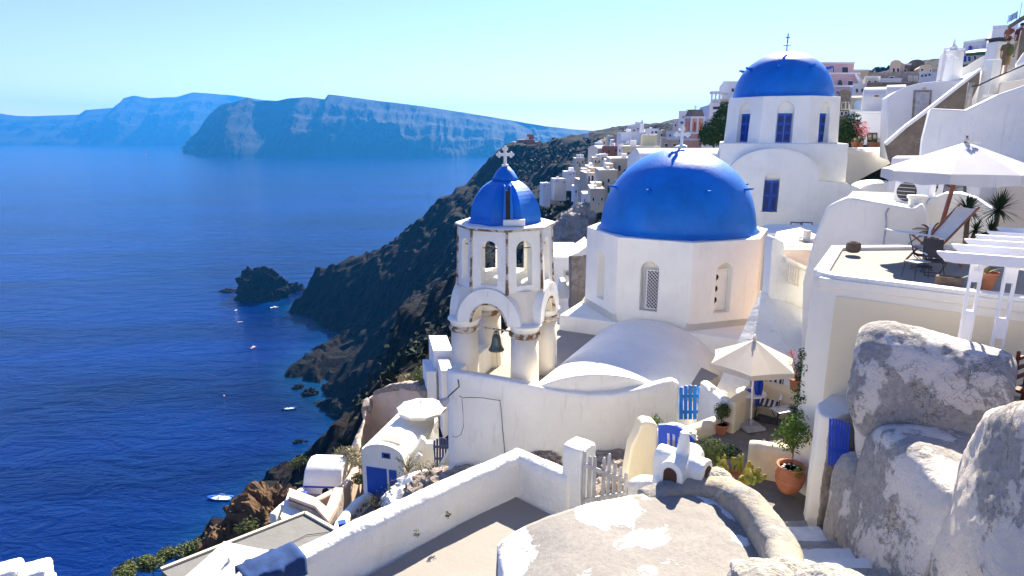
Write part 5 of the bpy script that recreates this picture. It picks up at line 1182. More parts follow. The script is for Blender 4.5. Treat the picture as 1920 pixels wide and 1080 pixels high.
# air conditioners
def aircon(label, px, py, Y, deg, group='air conditioning units'):
    q = aY(px, py, Y); t = thing('air_conditioner', label, 'air conditioner', tuple(q), R(deg), group)
    MB().box(-.40, .40, -.16, .16, .04, .60).build('casing', M['metalw'], t, local=True, bev=.02)
    m = MB(Matrix.Translation((-.10, -.165, .32)) @ Matrix.Rotation(PI/2, 4, 'X'))
    m.lathe([(.23, -.01), (.23, .012), (.0, .012)], 24).build('fan_grille', M['iron'], t, local=True)
    for k in range(5): MB().box(-.30, .1, -.19, -.175, .14+k*.09, .15+k*.09).build('grille_bar', M['metalw'], t, local=True)
    MB().box(-.34, -.24, -.14, .14, 0, .04).box(.24, .34, -.14, .14, 0, .04).build('foot', M['iron'], t, local=True)
    return t
aircon('air conditioner with a big round fan, standing left under the parasol', 1711, 384, 15.6, -58)
aircon('second air conditioner, behind and right of the first', 1737, 371, 16.6, 25)
sc_ = thing('chimney_cowl', 'small white horseshoe chimney cowl beside the air conditioners', 'cowl', tuple(aY(1717, 392, 14.9)))
q = sc_.location; MB(Fr(q.x, q.y, q.z, -20)).box(-.16, -.06, -.1, .1, -.1, .26).box(.06, .16, -.1, .1, -.1, .26).box(-.2, .2, -.13, .13, .24, .32).box(-.22, .22, -.14, .14, -.14, -.02).build('cowl', M['white'], sc_, bev=.02)
# alley wall, balustrade and little pink house between the domes and the terrace
al = thing('alley_wall', 'curved white alley wall with a small balustrade, right of the big dome', 'wall', tuple(aY(1480, 480, 17)))
pw('wall', [(1441, 556), (1447, 452), (1452, 444), (1470, 455), (1475, 485), (1512, 508), (1524, 560), (1524, 615), (1490, 598), (1465, 580)], (1470, 500), 17.2, 24, .5, M['white2'], al, bev=.05, seg=3)
bal = thing('balustrade', 'cream balustrade with turned balusters set in the alley wall', 'balustrade', tuple(aY(1486, 530, 17)))
for i in range(5):
    q0 = plane_pt(1477+i*4.6, 530+i*1.6, (1470, 500), 16.9, 24); hgt = plane_pt(1477, 495, (1470, 500), 16.9, 24).z-plane_pt(1477, 528, (1470, 500), 16.9, 24).z
    MB(Fr(q0.x, q0.y, q0.z)).lathe([(.035, 0), (.05, hgt*.12), (.025, hgt*.3), (.045, hgt*.5), (.025, hgt*.72), (.04, hgt*.9), (.035, hgt)], 8).build('baluster', M['warmwall'], bal, smooth=True)
pw('handrail', [(1474, 489), (1476, 484), (1513, 500), (1511, 506)], (1470, 500), 17.0, 24, .25, M['white'], bal)
ph = thing('small_house', 'little pinkish roof room with a gravel roof and cross vent', 'house', tuple(aY(1500, 470, 19)))
MB().prism([tuple(aY(1448, 455, 17.6)[:2]), tuple(aY(1520, 476, 17.6)[:2]), tuple(aY(1538, 452, 20)[:2]), tuple(aY(1500, 438, 22)[:2]), tuple(aY(1455, 438, 21)[:2])], -9, aY(1480, 457, 18.6).z).build('wall', plaster('pale_pink', (.74, .60, .52), dirt=.15), ph, bev=.05)
MB().prism([tuple(aY(1462, 452, 18)[:2]), tuple(aY(1515, 466, 18)[:2]), tuple(aY(1530, 450, 20)[:2]), tuple(aY(1498, 440, 21.4)[:2]), tuple(aY(1465, 441, 20.5)[:2])], -8, aY(1480, 457, 18.6).z+.02).build('gravel_roof', M['stone_lumpy'], ph)
qv = aY(1511, 460, 19); MB(Fr(qv.x, qv.y, qv.z, 20)).box(-.08, .08, -.08, .08, -.1, .45).box(-.24, .24, -.06, .06, .1, .2).box(-.06, .06, -.24, .24, .12, .24).build('cross_vent', M['rim'], ph, bev=.02)
fl = thing('white_wall', 'low white wall between the second church and the big dome', 'wall', tuple(aY(1440, 440, 27)))
pw('wall', [(1400, 560), (1412, 438), (1432, 436), (1560, 440), (1560, 560)], (1460, 440), 27.5, -6, 3, M['white'], fl, bev=.04)
for i, (x0, x1, lb) in enumerate([(1482, 1502, 'white framed sun panel leaning on the far church wall, left'), (1503, 1523, 'white framed sun panel leaning on the far church wall, right')]):
    t = thing('deck_chair', lb.replace('sun panel', 'deck chair'), 'deck chair', tuple(aY((x0+x1)/2, 440, 30)), group='deck chairs in front of the second church')
    pw('frame', [(x0, 434), (x0, 416), (x1, 417), (x1, 435)], (1500, 425), 30, -17, .06, M['iron'], t); pw('canvas', [(x0+2, 433), (x0+2, 418), (x1-2, 419), (x1-2, 434)], (1500, 425), 29.95, -17, .06, M['canvasw'], t)
# white blocks left of the drum (between tower and dome)
lb_ = house('white house with a dormer between bell tower and big dome', 30, 1028, 1110, 487, 560, 'w', 5, 10, [(1057, 1073, 506, 518, 'g'), (1060, 1070, 508, 516, 'd')], drop=4)
rb_ = thing('rubble_wall', 'grey rubble stone wall left of the big dome drum', 'wall', tuple(aY(1088, 540, 26)))
pw('wall', [(1071, 590), (1072, 478), (1104, 478), (1104, 590)], (1088, 520), 26, 6, 1.5, M['rubble'], rb_); pw('coping', [(1068, 480), (1085, 473), (1106, 458), (1106, 480)], (1088, 500), 26, 6, 2, M['white'], rb_)
hp = thing('white_wall', 'low curved white wall end just right of the bell tower', 'wall', tuple(aY(1040, 480, 33)))
pw('wall', [(1028, 540), (1028, 474), (1038, 468), (1046, 471), (1052, 480), (1090, 482), (1090, 540)], (1040, 480), 33, 6, 1.5, M['white'], hp, bev=.05)
pw('stair_side', [(1045, 560), (1052, 528), (1060, 527), (1066, 540), (1072, 528), (1078, 560)], (1060, 540), 27, 6, .8, M['white'], hp, bev=.04)
# ================================================================ lower-left houses
H = thing('cave_house', 'white barrel roofed cave house with a bright blue double door, far down the slope', 'house', (-8.4, 32.5, -21))
T = Fr(-8.45, 32.6, 0, -15); W2 = 2.55
zt = -17.55; rr = W2/2
MB(T).ext([(0, -22.5), (W2, -22.5), (W2, zt)]+[(rr+rr*math.cos(a), zt+.72*math.sin(a)) for a in [PI*i/16 for i in range(1, 16)]]+[(0, zt)], 0, .35).build('facade', M['white'], H, bev=.03)
MB(T).ext([(.05, -22.5), (W2-.05, -22.5), (W2-.05, zt-.1)]+[(rr+(rr-.05)*math.cos(a), zt-.15+.62*math.sin(a)) for a in [PI*i/16 for i in range(1, 16)]]+[(.05, zt-.1)], .3, 5.4).build('vault', M['white2'], H)
MB(T).box(-.15, .25, .3, 5.6, -22.5, zt+.12).build('side_parapet', M['rim'], H, bev=.04)
MB(T).ext([(.75, zt+.3), (2.0, zt+.3), (2.0, zt+.55)]+[(1.38+.62*math.cos(a), zt+.55+.3*math.sin(a)) for a in [PI*i/8 for i in range(1, 8)]]+[(.75, zt+.55)], .9, 1.9).build('roof_hatch', M['white'], H, bev=.03)
MB(T).box(.28, 1.52, -.03, .05, -20.35, -18.28).build('door', M['bluedoor'], H); MB(T).box(1.66, 2.12, -.03, .05, -19.75, -18.3).build('narrow_door', M['bluedoor'], H)
wf = MB(T).box(1.28, 1.78, -.03, .05, zt-.08, zt+.24).build('window', M['bluedoor'], H); 
MB(T).box(1.42, 1.70, -.045, .0, zt-.02, zt+.18).build('pane', M['dark'], H)
MB(T).box(.20, 1.60, -.02, .02, -18.28, -18.18).box(.20, .27, -.02, .02, -20.3, -18.28).box(1.53, 1.60, -.02, .02, -20.3, -18.28).build('door_frame', M['metalw'], H)
MB(T).box(-.4, 3.2, -3.4, 0, -22.5, -20.3).build('yard_floor', M['patio'], H)
# white curved wall with rubble inside round the yard
cw = thing('yard_wall', 'white topped curved yard wall with dark rubble sides below the blue door', 'wall', tuple(aY(650, 960, 30)))
path = [aY(693, 922, 32.3), aY(672, 935, 31.2), aY(652, 955, 29.8), aY(637, 975, 28.4), aY(632, 992, 27.4)]
organic('wall', line_wall(dense([tuple(p) for p in path], .4), .55, -24), M['white2'], cw, .08, ((.08, .8),))
for i in range(16):
    t = i/15*3.99; k = int(t); p = path[k].lerp(path[k+1], t-k)
    MB().blob((p.x+.28, p.y-.05, p.z-.33-.1*(i % 2)), (.10, .12, .09), 7, 5, .4).build('wall_stone', M['rubble'], cw)
bx = thing('blue_box', 'small royal blue box on the near end of the curved yard wall', 'box', tuple(aY(642, 992, 26.8))); q = bx.location
MB(Fr(q.x, q.y, q.z, 20)).box(-.16, .16, -.16, .16, -.1, .35).box(-.18, .18, -.18, .18, .35, .39).build('box', M['royal'], bx, bev=.01)
# steps and white walls right of the house, blue dark gate
sx = thing('stair_wall', 'stepped white wall between the cave house and the navy gate', 'wall', tuple(aY(780, 870, 33)))
pw('wall', [(745, 960), (745, 880), (765, 858), (783, 836), (790, 822), (797, 826), (800, 832), (812, 832), (816, 880), (810, 960)], (780, 870), 33.0, 0, .5, M['white'], sx, bev=.05)
pw('inner_step', [(742, 905), (770, 872), (786, 850), (792, 856), (775, 882), (748, 915)], (780, 870), 32.4, 0, .4, M['white2'], sx, bev=.03)
pw('right_wall', [(800, 960), (812, 900), (845, 842), (848, 830), (856, 960)], (820, 880), 31.0, 0, .5, M['warmwall'], sx, bev=.04)
gd = thing('arched_gate', 'navy arched picket gate beside the foot of the podium wall', 'gate', tuple(aY(829, 870, 33.4)))
for i in range(6):
    x = 812.5+i*5.3; yt = 828-7*math.sin(PI*(i+.5)/6); pw('picket', [(x, 880), (x, yt), (x+4.2, yt), (x+4.2, 880)], (829, 850), 33.3, 0, .05, M['darkblue'], gd)
for y in (836, 858): pw('rail', [(812, y), (845, y), (845, y+4), (812, y+4)], (829, 850), 33.37, 0, .05, M['darkblue'], gd)
MB().prism([tuple(aY(790, 840, 37)[:2]), tuple(aY(850, 840, 37)[:2]), tuple(aY(870, 880, 33)[:2]), tuple(aY(800, 880, 33)[:2])], -24, -19.6).build('lower_path', M['patio']).__setitem__('kind', 'structure')
# low white walls and grey boulder, dead shrubs in front of the long parapet
for i, (px, py, Y, a, mt, lb) in enumerate([(770, 932, 25, 1.0, 'white2', 'whitewashed boulder just behind the long parapet'), (765, 915, 28, 1.0, 'white2', 'whitewashed boulder under the dry shrubs'), (800, 900, 26, 1.3, 'white2', 'whitewashed boulder near the podium foot'), (835, 892, 25, 1.3, 'rubble', 'grey boulder at the foot of the podium wall'), (860, 888, 21, .9, 'rubble', 'grey boulder between podium wall and long parapet')]):
    p = aY(px, py, Y); o = lump('boulder', (p.x, p.y, p.z-.7), (a*1.3, a, .8), M[mt], i*1.7+9, .35, 36, 1.1); tag(o, lb, 'boulder', 'boulders on the slope below the podium')
# long grey flat roof at bottom left
fr2 = thing('flat_roof_house', 'long pale grey flat roof at the bottom left with a thin cable across', 'house', (-8, 19, -18))
c_ = [aZ(572, 962, -14), aZ(636, 998, -14), aZ(560, 1090, -14), aZ(420, 1180, -14), aZ(302, 1068, -14)]
MB().prism([tuple(p[:2]) for p in c_], -21, -14.02).build('roof', plaster('grey_roof_pale', (.17, .17, .162), (.12, .118, .11), .5, streak=False), fr2)
for a, b_ in ((0, 1), (4, 0)):
    A, B = c_[a], c_[b_]; MB().bar((A.x, A.y, -13.99), (B.x, B.y, -13.99), .12, .10).build('roof_edge', TM['c'], fr2)
MB().tube([aZ(480, 1052, -13.98), aZ(520, 1030, -13.98), aZ(575, 1003, -13.98), aZ(632, 996, -13.98)], .014, 4).build('cable', M['iron'], fr2)
# round tile roofed rubble building + pink path walls left of yard
pb = thing('rubble_house', 'low rubble building with a pink plaster rim beside the white vault house', 'house', tuple(aY(600, 965, 33)))
e_ = [aY(543, 957, 34), aY(590, 953, 33), aY(614, 962, 31.5), aY(632, 950, 33), aY(645, 935, 35), aY(628, 940, 35), aY(612, 952, 33), aY(590, 945, 34), aY(545, 951, 35)]
MB().prism([tuple(p[:2]) for p in e_], -27, -21.4).build('wall', M['rubble'], pb)
MB().prism([tuple((p*1.004)[:2]) for p in e_], -21.4, -21.2).build('rim', plaster('pink_plaster', (.60, .44, .34), dirt=.3), pb, bev=.04)
pkm = plaster('peach_plaster', (.62, .48, .36), dirt=.35); M['peach'] = pkm
cpw = thing('path_wall', 'long curved peach plaster wall sweeping down left of the blue door house', 'wall', tuple(aY(610, 930, 36)))
organic('wall', line_wall(dense([tuple(aY(*p)) for p in ((560, 952, 34.2), (590, 935, 35), (625, 918, 36), (650, 903, 37), (662, 885, 38.5), (668, 862, 40), (672, 850, 41))], .5), .55, -27), pkm, cpw, .09, ((.08, .9),))
an = thing('garden_niche', 'small peach wall with an arched niche beside the white vault house', 'niche', tuple(aY(648, 905, 40)))
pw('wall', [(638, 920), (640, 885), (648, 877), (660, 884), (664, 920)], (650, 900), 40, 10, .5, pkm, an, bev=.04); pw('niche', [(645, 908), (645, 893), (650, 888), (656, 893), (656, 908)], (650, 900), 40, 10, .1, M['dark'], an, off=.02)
# white vault house
vh = thing('vault_house', 'white barrel vaulted house with blue trim at the left end of the slope', 'house', tuple(aY(600, 920, 38.5)))
Tv = Fr(aY(568, 921, 38).x, 38, 0, -3); Lv = aY(640, 921, 38).x-aY(568, 921, 38).x; zv = aY(600, 861, 39.4).z; zb_ = aY(600, 925, 38).z
pr = [(0, zb_-3), (0, zb_+.5), (.15, zv-.9), (.5, zv-.35), (1.1, zv-.05), (1.8, zv), (2.6, zv-.3), (3.1, zv-1), (3.2, zb_-3)]; k = len(pr)
m = MB(Tv); m.add([(.0, y, z) for y, z in pr]+[(Lv, y, z) for y, z in pr], [tuple(range(k)), tuple(range(2*k-1, k-1, -1))]+[((i+1) % k, i, k+i, k+(i+1) % k) for i in range(k)]); m.build('vault', M['white'], vh, bev=.10, seg=3)
MB(Tv).box(-.02, Lv*.85, -.04, .02, zb_+.45, zb_+.55).build('blue_line', M['royal'], vh); MB(Tv).ext(arch(1.55, .5, zb_-.1, zb_+.2, 6), -.03, .05).build('doorway', M['dark'], vh); MB(Tv).box(2.2, 2.35, -.04, .04, zb_+.1, zb_+.35).build('window', M['royal'], vh)
MB(Tv).prism([(-1, -2.6), (Lv+.6, -3.4), (Lv+.6, 0), (-.6, 0)], zb_-5, zb_-.02).build('terrace_floor', M['floor'], vh)
bt_ = thing('tablecloth_table', 'little table under a bright blue cloth in front of the white vault house', 'table', tuple(aY(563, 928, 36.8))); q = bt_.location
MB(Fr(q.x, q.y, q.z)).taper([(-.42, -.36), (.42, -.36), (.42, .36), (-.42, .36)], [(-.36, -.3), (.36, -.3), (.36, .3), (-.36, .3)], -.5, .12).build('tablecloth', M['royal'], bt_, bev=.03)
for sx_ in (-.3, .3): MB(Fr(q.x, q.y, q.z)).box(sx_-.03, sx_+.03, -.3, -.24, -.75, -.5).build('leg', M['metalw'], bt_)
el = thing('edge_wall', 'thin white edge wall running down beside the brown crag', 'wall', tuple(aY(540, 930, 37)))
organic('wall', line_wall(dense([tuple(aY(*p)) for p in ((568, 912, 38), (548, 928, 36), (528, 945, 34.5), (510, 962, 33))], .5), .4, -32), M['rim'], el, .08, ((.1, .6),))
MB().prism([tuple(aY(525, 960, 33)[:2]), tuple(aY(560, 975, 30)[:2]), tuple(aY(575, 960, 32)[:2]), tuple(aY(545, 940, 36)[:2])], -34, -21.8).build('white_block', M['white2'], el)
# cave recess of peach rock with rubble cap
cv = thing('cave_wall', 'curved peach cave wall with a rubble stone top behind the white parasol', 'wall', tuple(aY(720, 800, 43)))
tp = [(661, 868, 43.5), (668, 830, 44.5), (678, 800, 46), (686, 765, 47.5), (692, 748, 48.5), (708, 735, 49), (724, 727, 49), (742, 721, 48.5), (765, 719, 47), (788, 720, 45), (803, 735, 43)]
st = []
for i, p in enumerate(tp):
    v = aY(*p); c_in = Vector((-9.5, 43, 0)); d = (Vector((v.x, v.y, 0))-c_in).normalized()
    st.append([(v.x-d.x*.9, v.y-d.y*.9, v.z-5.5), (v.x-d.x*.55, v.y-d.y*.55, v.z-2), (v.x-d.x*.35, v.y-d.y*.35, v.z-.35), (v.x, v.y, v.z), (v.x+d.x*.5, v.y+d.y*.5, v.z-.1), (v.x+d.x*.9, v.y+d.y*.9, v.z-7)])
organic('recess', loftY(st), pkm, cv, .12, ((.9, 2.0), (.15, .5)))
st = []
for i, p in enumerate(tp[3:]):
    v = aY(*p); st.append([(v.x-.32, v.y-.25, v.z-.45), (v.x-.34, v.y-.25, v.z+.12), (v.x+.34, v.y+.3, v.z+.12), (v.x+.34, v.y+.3, v.z-.6)])
organic('rubble_cap', loftY(st), M['rubble'], cv, .08, ((.25, .5),))
# white cube houses tucked against the podium
house('tall white cube house with a rooftop parasol, left of the bell tower foot', 44, 813, 850, 660, 745, 'w', 4, 6, [], drop=5)
house('lower white cube house with one navy window at the bell tower foot', 41, 828, 850, 698, 760, 'w', 3, 6, [(839, 849, 720, 728, 'b')], drop=5)
house('stepped white block at the left of the cube houses', 43, 800, 818, 700, 745, 'w', 3, 6, [], drop=5)
rp_ = thing('parasol', 'tiny sky blue rooftop parasol on the tall cube house', 'parasol', tuple(aY(838, 655, 45))); q = rp_.location
MB(Fr(*q)).lathe([(.42, -.12), (.25, 0), (.02, .06)], 10).build('canopy', M['bluegate'], rp_); MB(Fr(*q)).tube([(0, 0, .05), (0, 0, -1.2)], .03, 5).build('pole', M['metalw'], rp_)

# ================================================================ parasols
def parasol(label, top, r, drop, val, n, mat, base_z, polemat, lean=(0, 0), rot=0, prad=.03, basebox=True, sag=.08):
    t = thing('parasol', label, 'parasol', (top.x+lean[0], top.y+lean[1], base_z), 0, None)
    c = Vector((top.x, top.y, top.z)); m = MB(); vs = [tuple(c)]; fs = []; rings = 5; seg = n*6
    for i in range(1, rings+1):
        f = i/rings
        for k in range(seg):
            a = rot+2*PI*k/seg; q = ((k/6) % 1)*2-1; edge = math.cos(PI/n)/math.cos((q)*PI/n); bow = 1-sag*(1-q*q)*f*f*.6
            rad = r*f*edge*bow; z = -drop*f-sag*.25*(1-abs(q))*f*(1-f)*4*drop
            vs.append((c.x+rad*math.cos(a), c.y+rad*math.sin(a), c.z+z))
    for k in range(seg): fs.append((0, 1+k, 1+(k+1) % seg))
    for i in range(rings-1):
        for k in range(seg): fs.append((1+i*seg+k, 1+(i+1)*seg+k, 1+(i+1)*seg+(k+1) % seg, 1+i*seg+(k+1) % seg))
    b = 1+(rings-1)*seg; b2 = len(vs)
    for k in range(seg):
        x, y, z = vs[b+k]; q = ((k/6) % 1)*2-1; vs.append((x, y, z-val*(.75+.25*(1-abs(q)))))
    for k in range(seg): fs.append((b+k, b2+k, b2+(k+1) % seg, b+(k+1) % seg))
    m.add(vs, fs); o = m.build('canopy', mat, t, weld=False)
    so = o.modifiers.new('s', 'SOLIDIFY'); so.thickness = .012
    for k in range(n):
        a = rot+2*PI*(k+.5)/n*1.0-PI/n
        MB().tube([c+Vector((0, 0, -.04)), c+Vector((r*.98*math.cos(a), r*.98*math.sin(a), -drop-.03))], .012, 4).build('rib', polemat, t)
    bp = Vector((t.location.x, t.location.y, base_z))
    MB().tube([c+Vector((0, 0, .12)), c, bp], [prad*.7, prad, prad], 10).build('pole', polemat, t)
    MB().blob(c+Vector((0, 0, .03)), (.05, .05, .05), 8, 5).build('finial', mat, t)
    if basebox: MB(Fr(bp.x, bp.y, bp.z, 15)).box(-.24, .24, -.24, .24, 0, .07).tube([(0, 0, .07), (0, 0, .22)], .045, 8).build('base', M['greywood'], t, bev=.01)
    return t
canv = newmat('translucent_canvas')
def canvas_mat(name, col, tr):
    m, nt, b = newmat(name); N = NT(nt); n1 = N.noise(3, 4, .5); c = N.mix(N.ramp(n1, .3, .7), tuple(x*.93 for x in col), col); N.L(c, b.inputs['Base Color']); b.inputs['Roughness'].default_value = .9; b.inputs['Specular IOR Level'].default_value = .1
    t = N.n('BsdfTranslucent'); N.L(c, t.inputs[0]); mx = N.n('MixShader'); mx.inputs[0].default_value = tr
    out = [x for x in nt.nodes if x.type == 'OUTPUT_MATERIAL'][0]; N.L(b.outputs[0], mx.inputs[1]); N.L(t.outputs[0], mx.inputs[2]); N.L(mx.outputs[0], out.inputs[0]); return m
cvw = canvas_mat('white_canvas_cloth', (.80, .78, .74), .28); cvi = canvas_mat('ivory_canvas_cloth', (.70, .64, .54), .30)
pt1 = aY(1415, 637, 14.0)
um1 = parasol('ivory parasol shading the small round patio table', pt1, 1.02, .52, .14, 6, cvi, -6.74, M['metalw'], (.0, -.25), R(8), .024)
pt2 = aY(1812, 266, 12.9)
um2 = parasol('big white parasol on a leaning varnished pole at the right edge', pt2, 1.42, .56, .24, 8, cvw, -2.5, M['pole'], (-.25, .1), R(4), .04, False, .12)
for k in range(3):
    MB(Fr(pt2.x-.02+.06*k, pt2.y-.1, pt2.z-.02)).tube([(-.1, -.06, -.02), (-.04, -.08, .03), (.03, -.07, .0), (.08, -.05, .02)], .012, 5).build('vent_flap', cvw, um2)
pt3 = aY(790, 752, 36.6)
um3 = parasol('round white parasol on the terrace of the cave house', pt3, 1.55, .45, .18, 10, cvw, aY(798, 832, 35.5).z-.2, M['metalw'], (.1, -.4), 0, .03, False, .05)
pt4 = aY(430, 1052, 13.5)
um4 = parasol('white square parasol cut by the bottom edge, far left', pt4, 1.3, .25, .1, 4, cvw, -18, M['metalw'], (0, 0), R(30), .03, False, .05)
# towel over the parapet
tw = thing('towel', 'dark blue towel with a beige patch draped over the long parapet', 'towel', (-3.7, 7.9, -6.5))
vs = []; fs = []; nu, nv = 14, 18
for j in range(nv+1):
    for i in range(nu+1):
        u = i/nu; s = (j/nv-.42)*.95
        along = Vector((-3.22, 8.43, 0)).lerp(Vector((-3.85, 7.86, 0)), u); nrm = Vector((.69, -.72, 0))
        s = max(s, -.5-.1*math.sin(u*7))
        if abs(s) < .26: off_ = s; z = -6.12+.03*math.cos(s*6)
        else: off_ = math.copysign(.26+.02*math.sin(u*9+j*.3), s); z = -6.12-(abs(s)-.26)*1.0
        w_ = .03*math.sin(u*14+s*2)+.02*math.sin(u*31)
        p = along+nrm*(off_*.98+w_*(.4 if abs(s) < .26 else 1)); vs.append((p.x, p.y, z+abs(w_)*.4+.02*noise.noise(Vector((u*5, s*4, 0)))))
fs = [(j*(nu+1)+i, j*(nu+1)+i+1, (j+1)*(nu+1)+i+1, (j+1)*(nu+1)+i) for j in range(nv) for i in range(nu)]
o = MB().add(vs, fs).build('cloth', M['cloth'], tw, smooth=True); so = o.modifiers.new('s', 'SOLIDIFY'); so.thickness = .02
# white chimney tops at the bottom left corner
for i, (px, py, Y, a, lb) in enumerate([(8, 1062, 6.6, .20, 'rounded white chimney top cut by the left edge'), (62, 1062, 6.4, .20, 'white chimney top with rough plaster at the bottom left'), (92, 1078, 6.3, .08, 'small white knob right of the bottom left chimney top')]):
    p = aY(px, py, Y); t = thing('stub_chimney', lb, 'chimney', (p.x, p.y, p.z-1.2)); organic('plaster_top', MB(Fr(p.x, p.y, p.z, 25)).taper([(-a, -a), (a, -a), (a, a), (-a, a)], [(-a*.75, -a*.75), (a*.75, -a*.75), (a*.75, a*.75), (-a*.75, a*.75)], -1.2, .0), M['rim'], t, .025, ((.05, .3), (.02, .05)))

# ================================================================ furniture
q = aY(1407, 752, 14.15)
rt = thing('round_table', 'small round white table on a dark pedestal under the ivory parasol', 'table', (q.x, q.y, -6.75))
zt = q.z+.0-(-6.75)
MB().lathe([(.0, .70), (.33, .70), (.345, .715), (.33, .73), (.0, .73)], 32).build('table_top', M['metalw'], rt, local=True, smooth=False)
MB().tube([(0, 0, .70), (0, 0, .05)], .028, 8).build('pedestal', M['iron'], rt, local=True)
MB().box(-.26, .26, -.04, .04, 0, .05).box(-.04, .04, -.26, .26, 0, .052).build('foot', M['iron'], rt, local=True)
at_ = thing('ashtray', 'little blue box on the round white table', 'box', (q.x-.06, q.y, -6.75+.73)); MB().box(-.055, .055, -.05, .05, 0, .055).box(-.06, .06, -.055, .055, .055, .065).build('box', M['royal'], at_, local=True, bev=.004)
def stripes(name, a, b_, sc):
    m, nt, b = newmat(name); N = NT(nt); tcn = N.n('TexCoord'); sp = N.n('SeparateXYZ'); N.L(tcn.outputs['Object'], sp.inputs[0]); s = N.math('FRACT', N.math('MULTIPLY', sp.outputs[0], sc)); f = N.math('GREATER_THAN', s, .5); N.L(N.mix(f, a, b_), b.inputs['Base Color']); b.inputs['Roughness'].default_value = .9; return m
M['stripe'] = stripes('striped_fabric', (.72, .70, .64), (.02, .05, .17), 9.0)
def sling_chair(label, loc, rz, mat, group=None, s=1):
    t = thing('deck_chair', label, 'deck chair', loc, R(rz), group); t.scale = (s, s, s)
    fr1 = MB()
    for sx_ in (-.25, .25):
        fr1.tube([(sx_, -.28, .0), (sx_, .22, .40), (sx_, .40, .98)], .014, 6); fr1.tube([(sx_, .25, .0), (sx_, -.26, .40)], .014, 6)
        fr1.tube([(sx_, -.24, .40), (sx_*1.0, .2, .62)], .008, 4)
    fr1.tube([(-.25, .40, .98), (.25, .40, .98)], .014, 6).tube([(-.25, -.26, .40), (.25, -.26, .40)], .014, 6).tube([(-.25, -.28, 0), (.25, -.28, 0)], .012, 6).tube([(-.25, .25, 0), (.25, .25, 0)], .012, 6)
    fr1.build('frame', M['iron'], t, local=True)
    def sheet(pts, nm):
        vs = []; w_ = .24
        for y, z in pts: vs += [(-w_, y, z), (w_, y, z)]
        o = MB().add(vs, [(2*i, 2*i+1, 2*i+3, 2*i+2) for i in range(len(pts)-1)]).build(nm, mat, t, local=True, weld=False); so = o.modifiers.new('s', 'SOLIDIFY'); so.thickness = .012
    sheet([(.40, .98), (.35, .80), (.29, .62), (.22, .45)], 'backrest'); sheet([(.22, .43), (.1, .39), (-.1, .385), (-.26, .41)], 'seat')
    for sx_ in (-.27, .27): MB().box(sx_-.03, sx_+.03, -.22, .12, .60, .625).build('armrest', M['metalw'], t, local=True, bev=.008)
    return t
qc = aY(1440, 760, 14.3)
sling_chair('blue and cream striped folding chair behind the round table', (qc.x, qc.y, -6.75), -28, M['stripe'])
qf = aY(1462, 790, 13.9)
fc = thing('slatted_stool', 'small white slatted folding seat with a blue corner, beside the striped chair', 'stool', (qf.x+.05, qf.y, -6.75), R(20))
for k in range(4): MB().box(-.26, .26, -.17+k*.09, -.11+k*.09, .40, .42).build('slat', M['metalw'], fc, local=True)
MB().box(.18, .28, -.18, .0, .42, .45).build('cushion_corner', M['darkblue'], fc, local=True)
m = MB(); 
for sx_ in (-.2, .2): m.tube([(sx_, -.2, 0), (sx_, .18, .40)], .01, 5); m.tube([(sx_, .2, 0), (sx_, -.16, .40)], .01, 5)
m.build('frame', M['iron'], fc, local=True)
# cloths hanging from the parasol pole
def hang(label, px0, px1, y0, y1, Y, mat, ph):
    t = thing('hanging_cloth', label, 'cloth', tuple(aY((px0+px1)/2, y1, Y))); vs = []; nu, nv = 10, 14
    for j in range(nv+1):
        for i in range(nu+1):
            u = i/nu; v = j/nv; wd = .45+.55*math.sin(PI*min(1, v*1.15+.12)); x = (px0+px1)/2+(u-.5)*(px1-px0)*wd+2*math.sin(v*4+ph)
            p = aY(x, y0+(y1-y0)*v, Y); p.y += .05*math.sin(u*13+ph)+.02*math.sin(v*9); vs.append(tuple(p))
    o = MB().add(vs, [(j*(nu+1)+i, j*(nu+1)+i+1, (j+1)*(nu+1)+i+1, (j+1)*(nu+1)+i) for j in range(nv) for i in range(nu)]).build('cloth', mat, t, smooth=True)
    so = o.modifiers.new('s', 'SOLIDIFY'); so.thickness = .015
hang('greyish lilac cloth hanging by the parasol pole over the table', 1404, 1421, 700, 744, 14.35, paint('lilac_cloth', (.36, .30, .31), .95), 0)
hang('vivid blue cloth hanging by the parasol pole over the table', 1415, 1432, 704, 762, 14.0, paint('vivid_cloth', (.02, .06, .42), .95), 1.3)
# shoes-like white ornament on the wall
sh_ = thing('stone_ornament', 'small lumpy white stone ornament on the wall right of the light blue gate', 'ornament', tuple(aY(1343, 742, 14.6))); q = sh_.location
MB().blob((q.x-.06, q.y, q.z+.08), (.16, .1, .10), 10, 7, .5).blob((q.x+.14, q.y, q.z+.06), (.13, .09, .07), 10, 7, .5).blob((q.x-.08, q.y, q.z+.18), (.08, .07, .08), 8, 6, .4).build('ornament', M['rim'], sh_, smooth=True)

# ---- roof terrace furniture
ZF = -2.49
q = aZ(1598, 478, ZF)
mo = thing('stone_mortar', 'old brown stone mortar on the corner of the roof terrace', 'mortar', (q.x, q.y, ZF+.06))
MB().lathe([(.10, 0), (.135, .03), (.15, .1), (.14, .17), (.115, .21), (.09, .21), (.075, .17), (.06, .12), (0, .1)], 20).build('bowl', M['stonebrown'], mo, local=True, smooth=True, disp=[(.03, .12)])
q = aZ(1785, 540, ZF)
pl_ = thing('stone_trough', 'dark brown rectangular stone trough near the terrace edge', 'trough', (q.x, q.y+.1, ZF), R(-36))
MB().box(-.19, .19, -.11, .11, 0, .17).build('trough', M['stonebrown'], pl_, local=True, bev=.02, cut=[MB().box(-.14, .14, -.07, .07, .06, .4)])
q = aZ(1745, 500, ZF)
lc = thing('lounger', 'wooden deck lounger with a white canvas foot sheet under the big parasol', 'lounger', (q.x+.15, q.y+.25, ZF), R(-88))
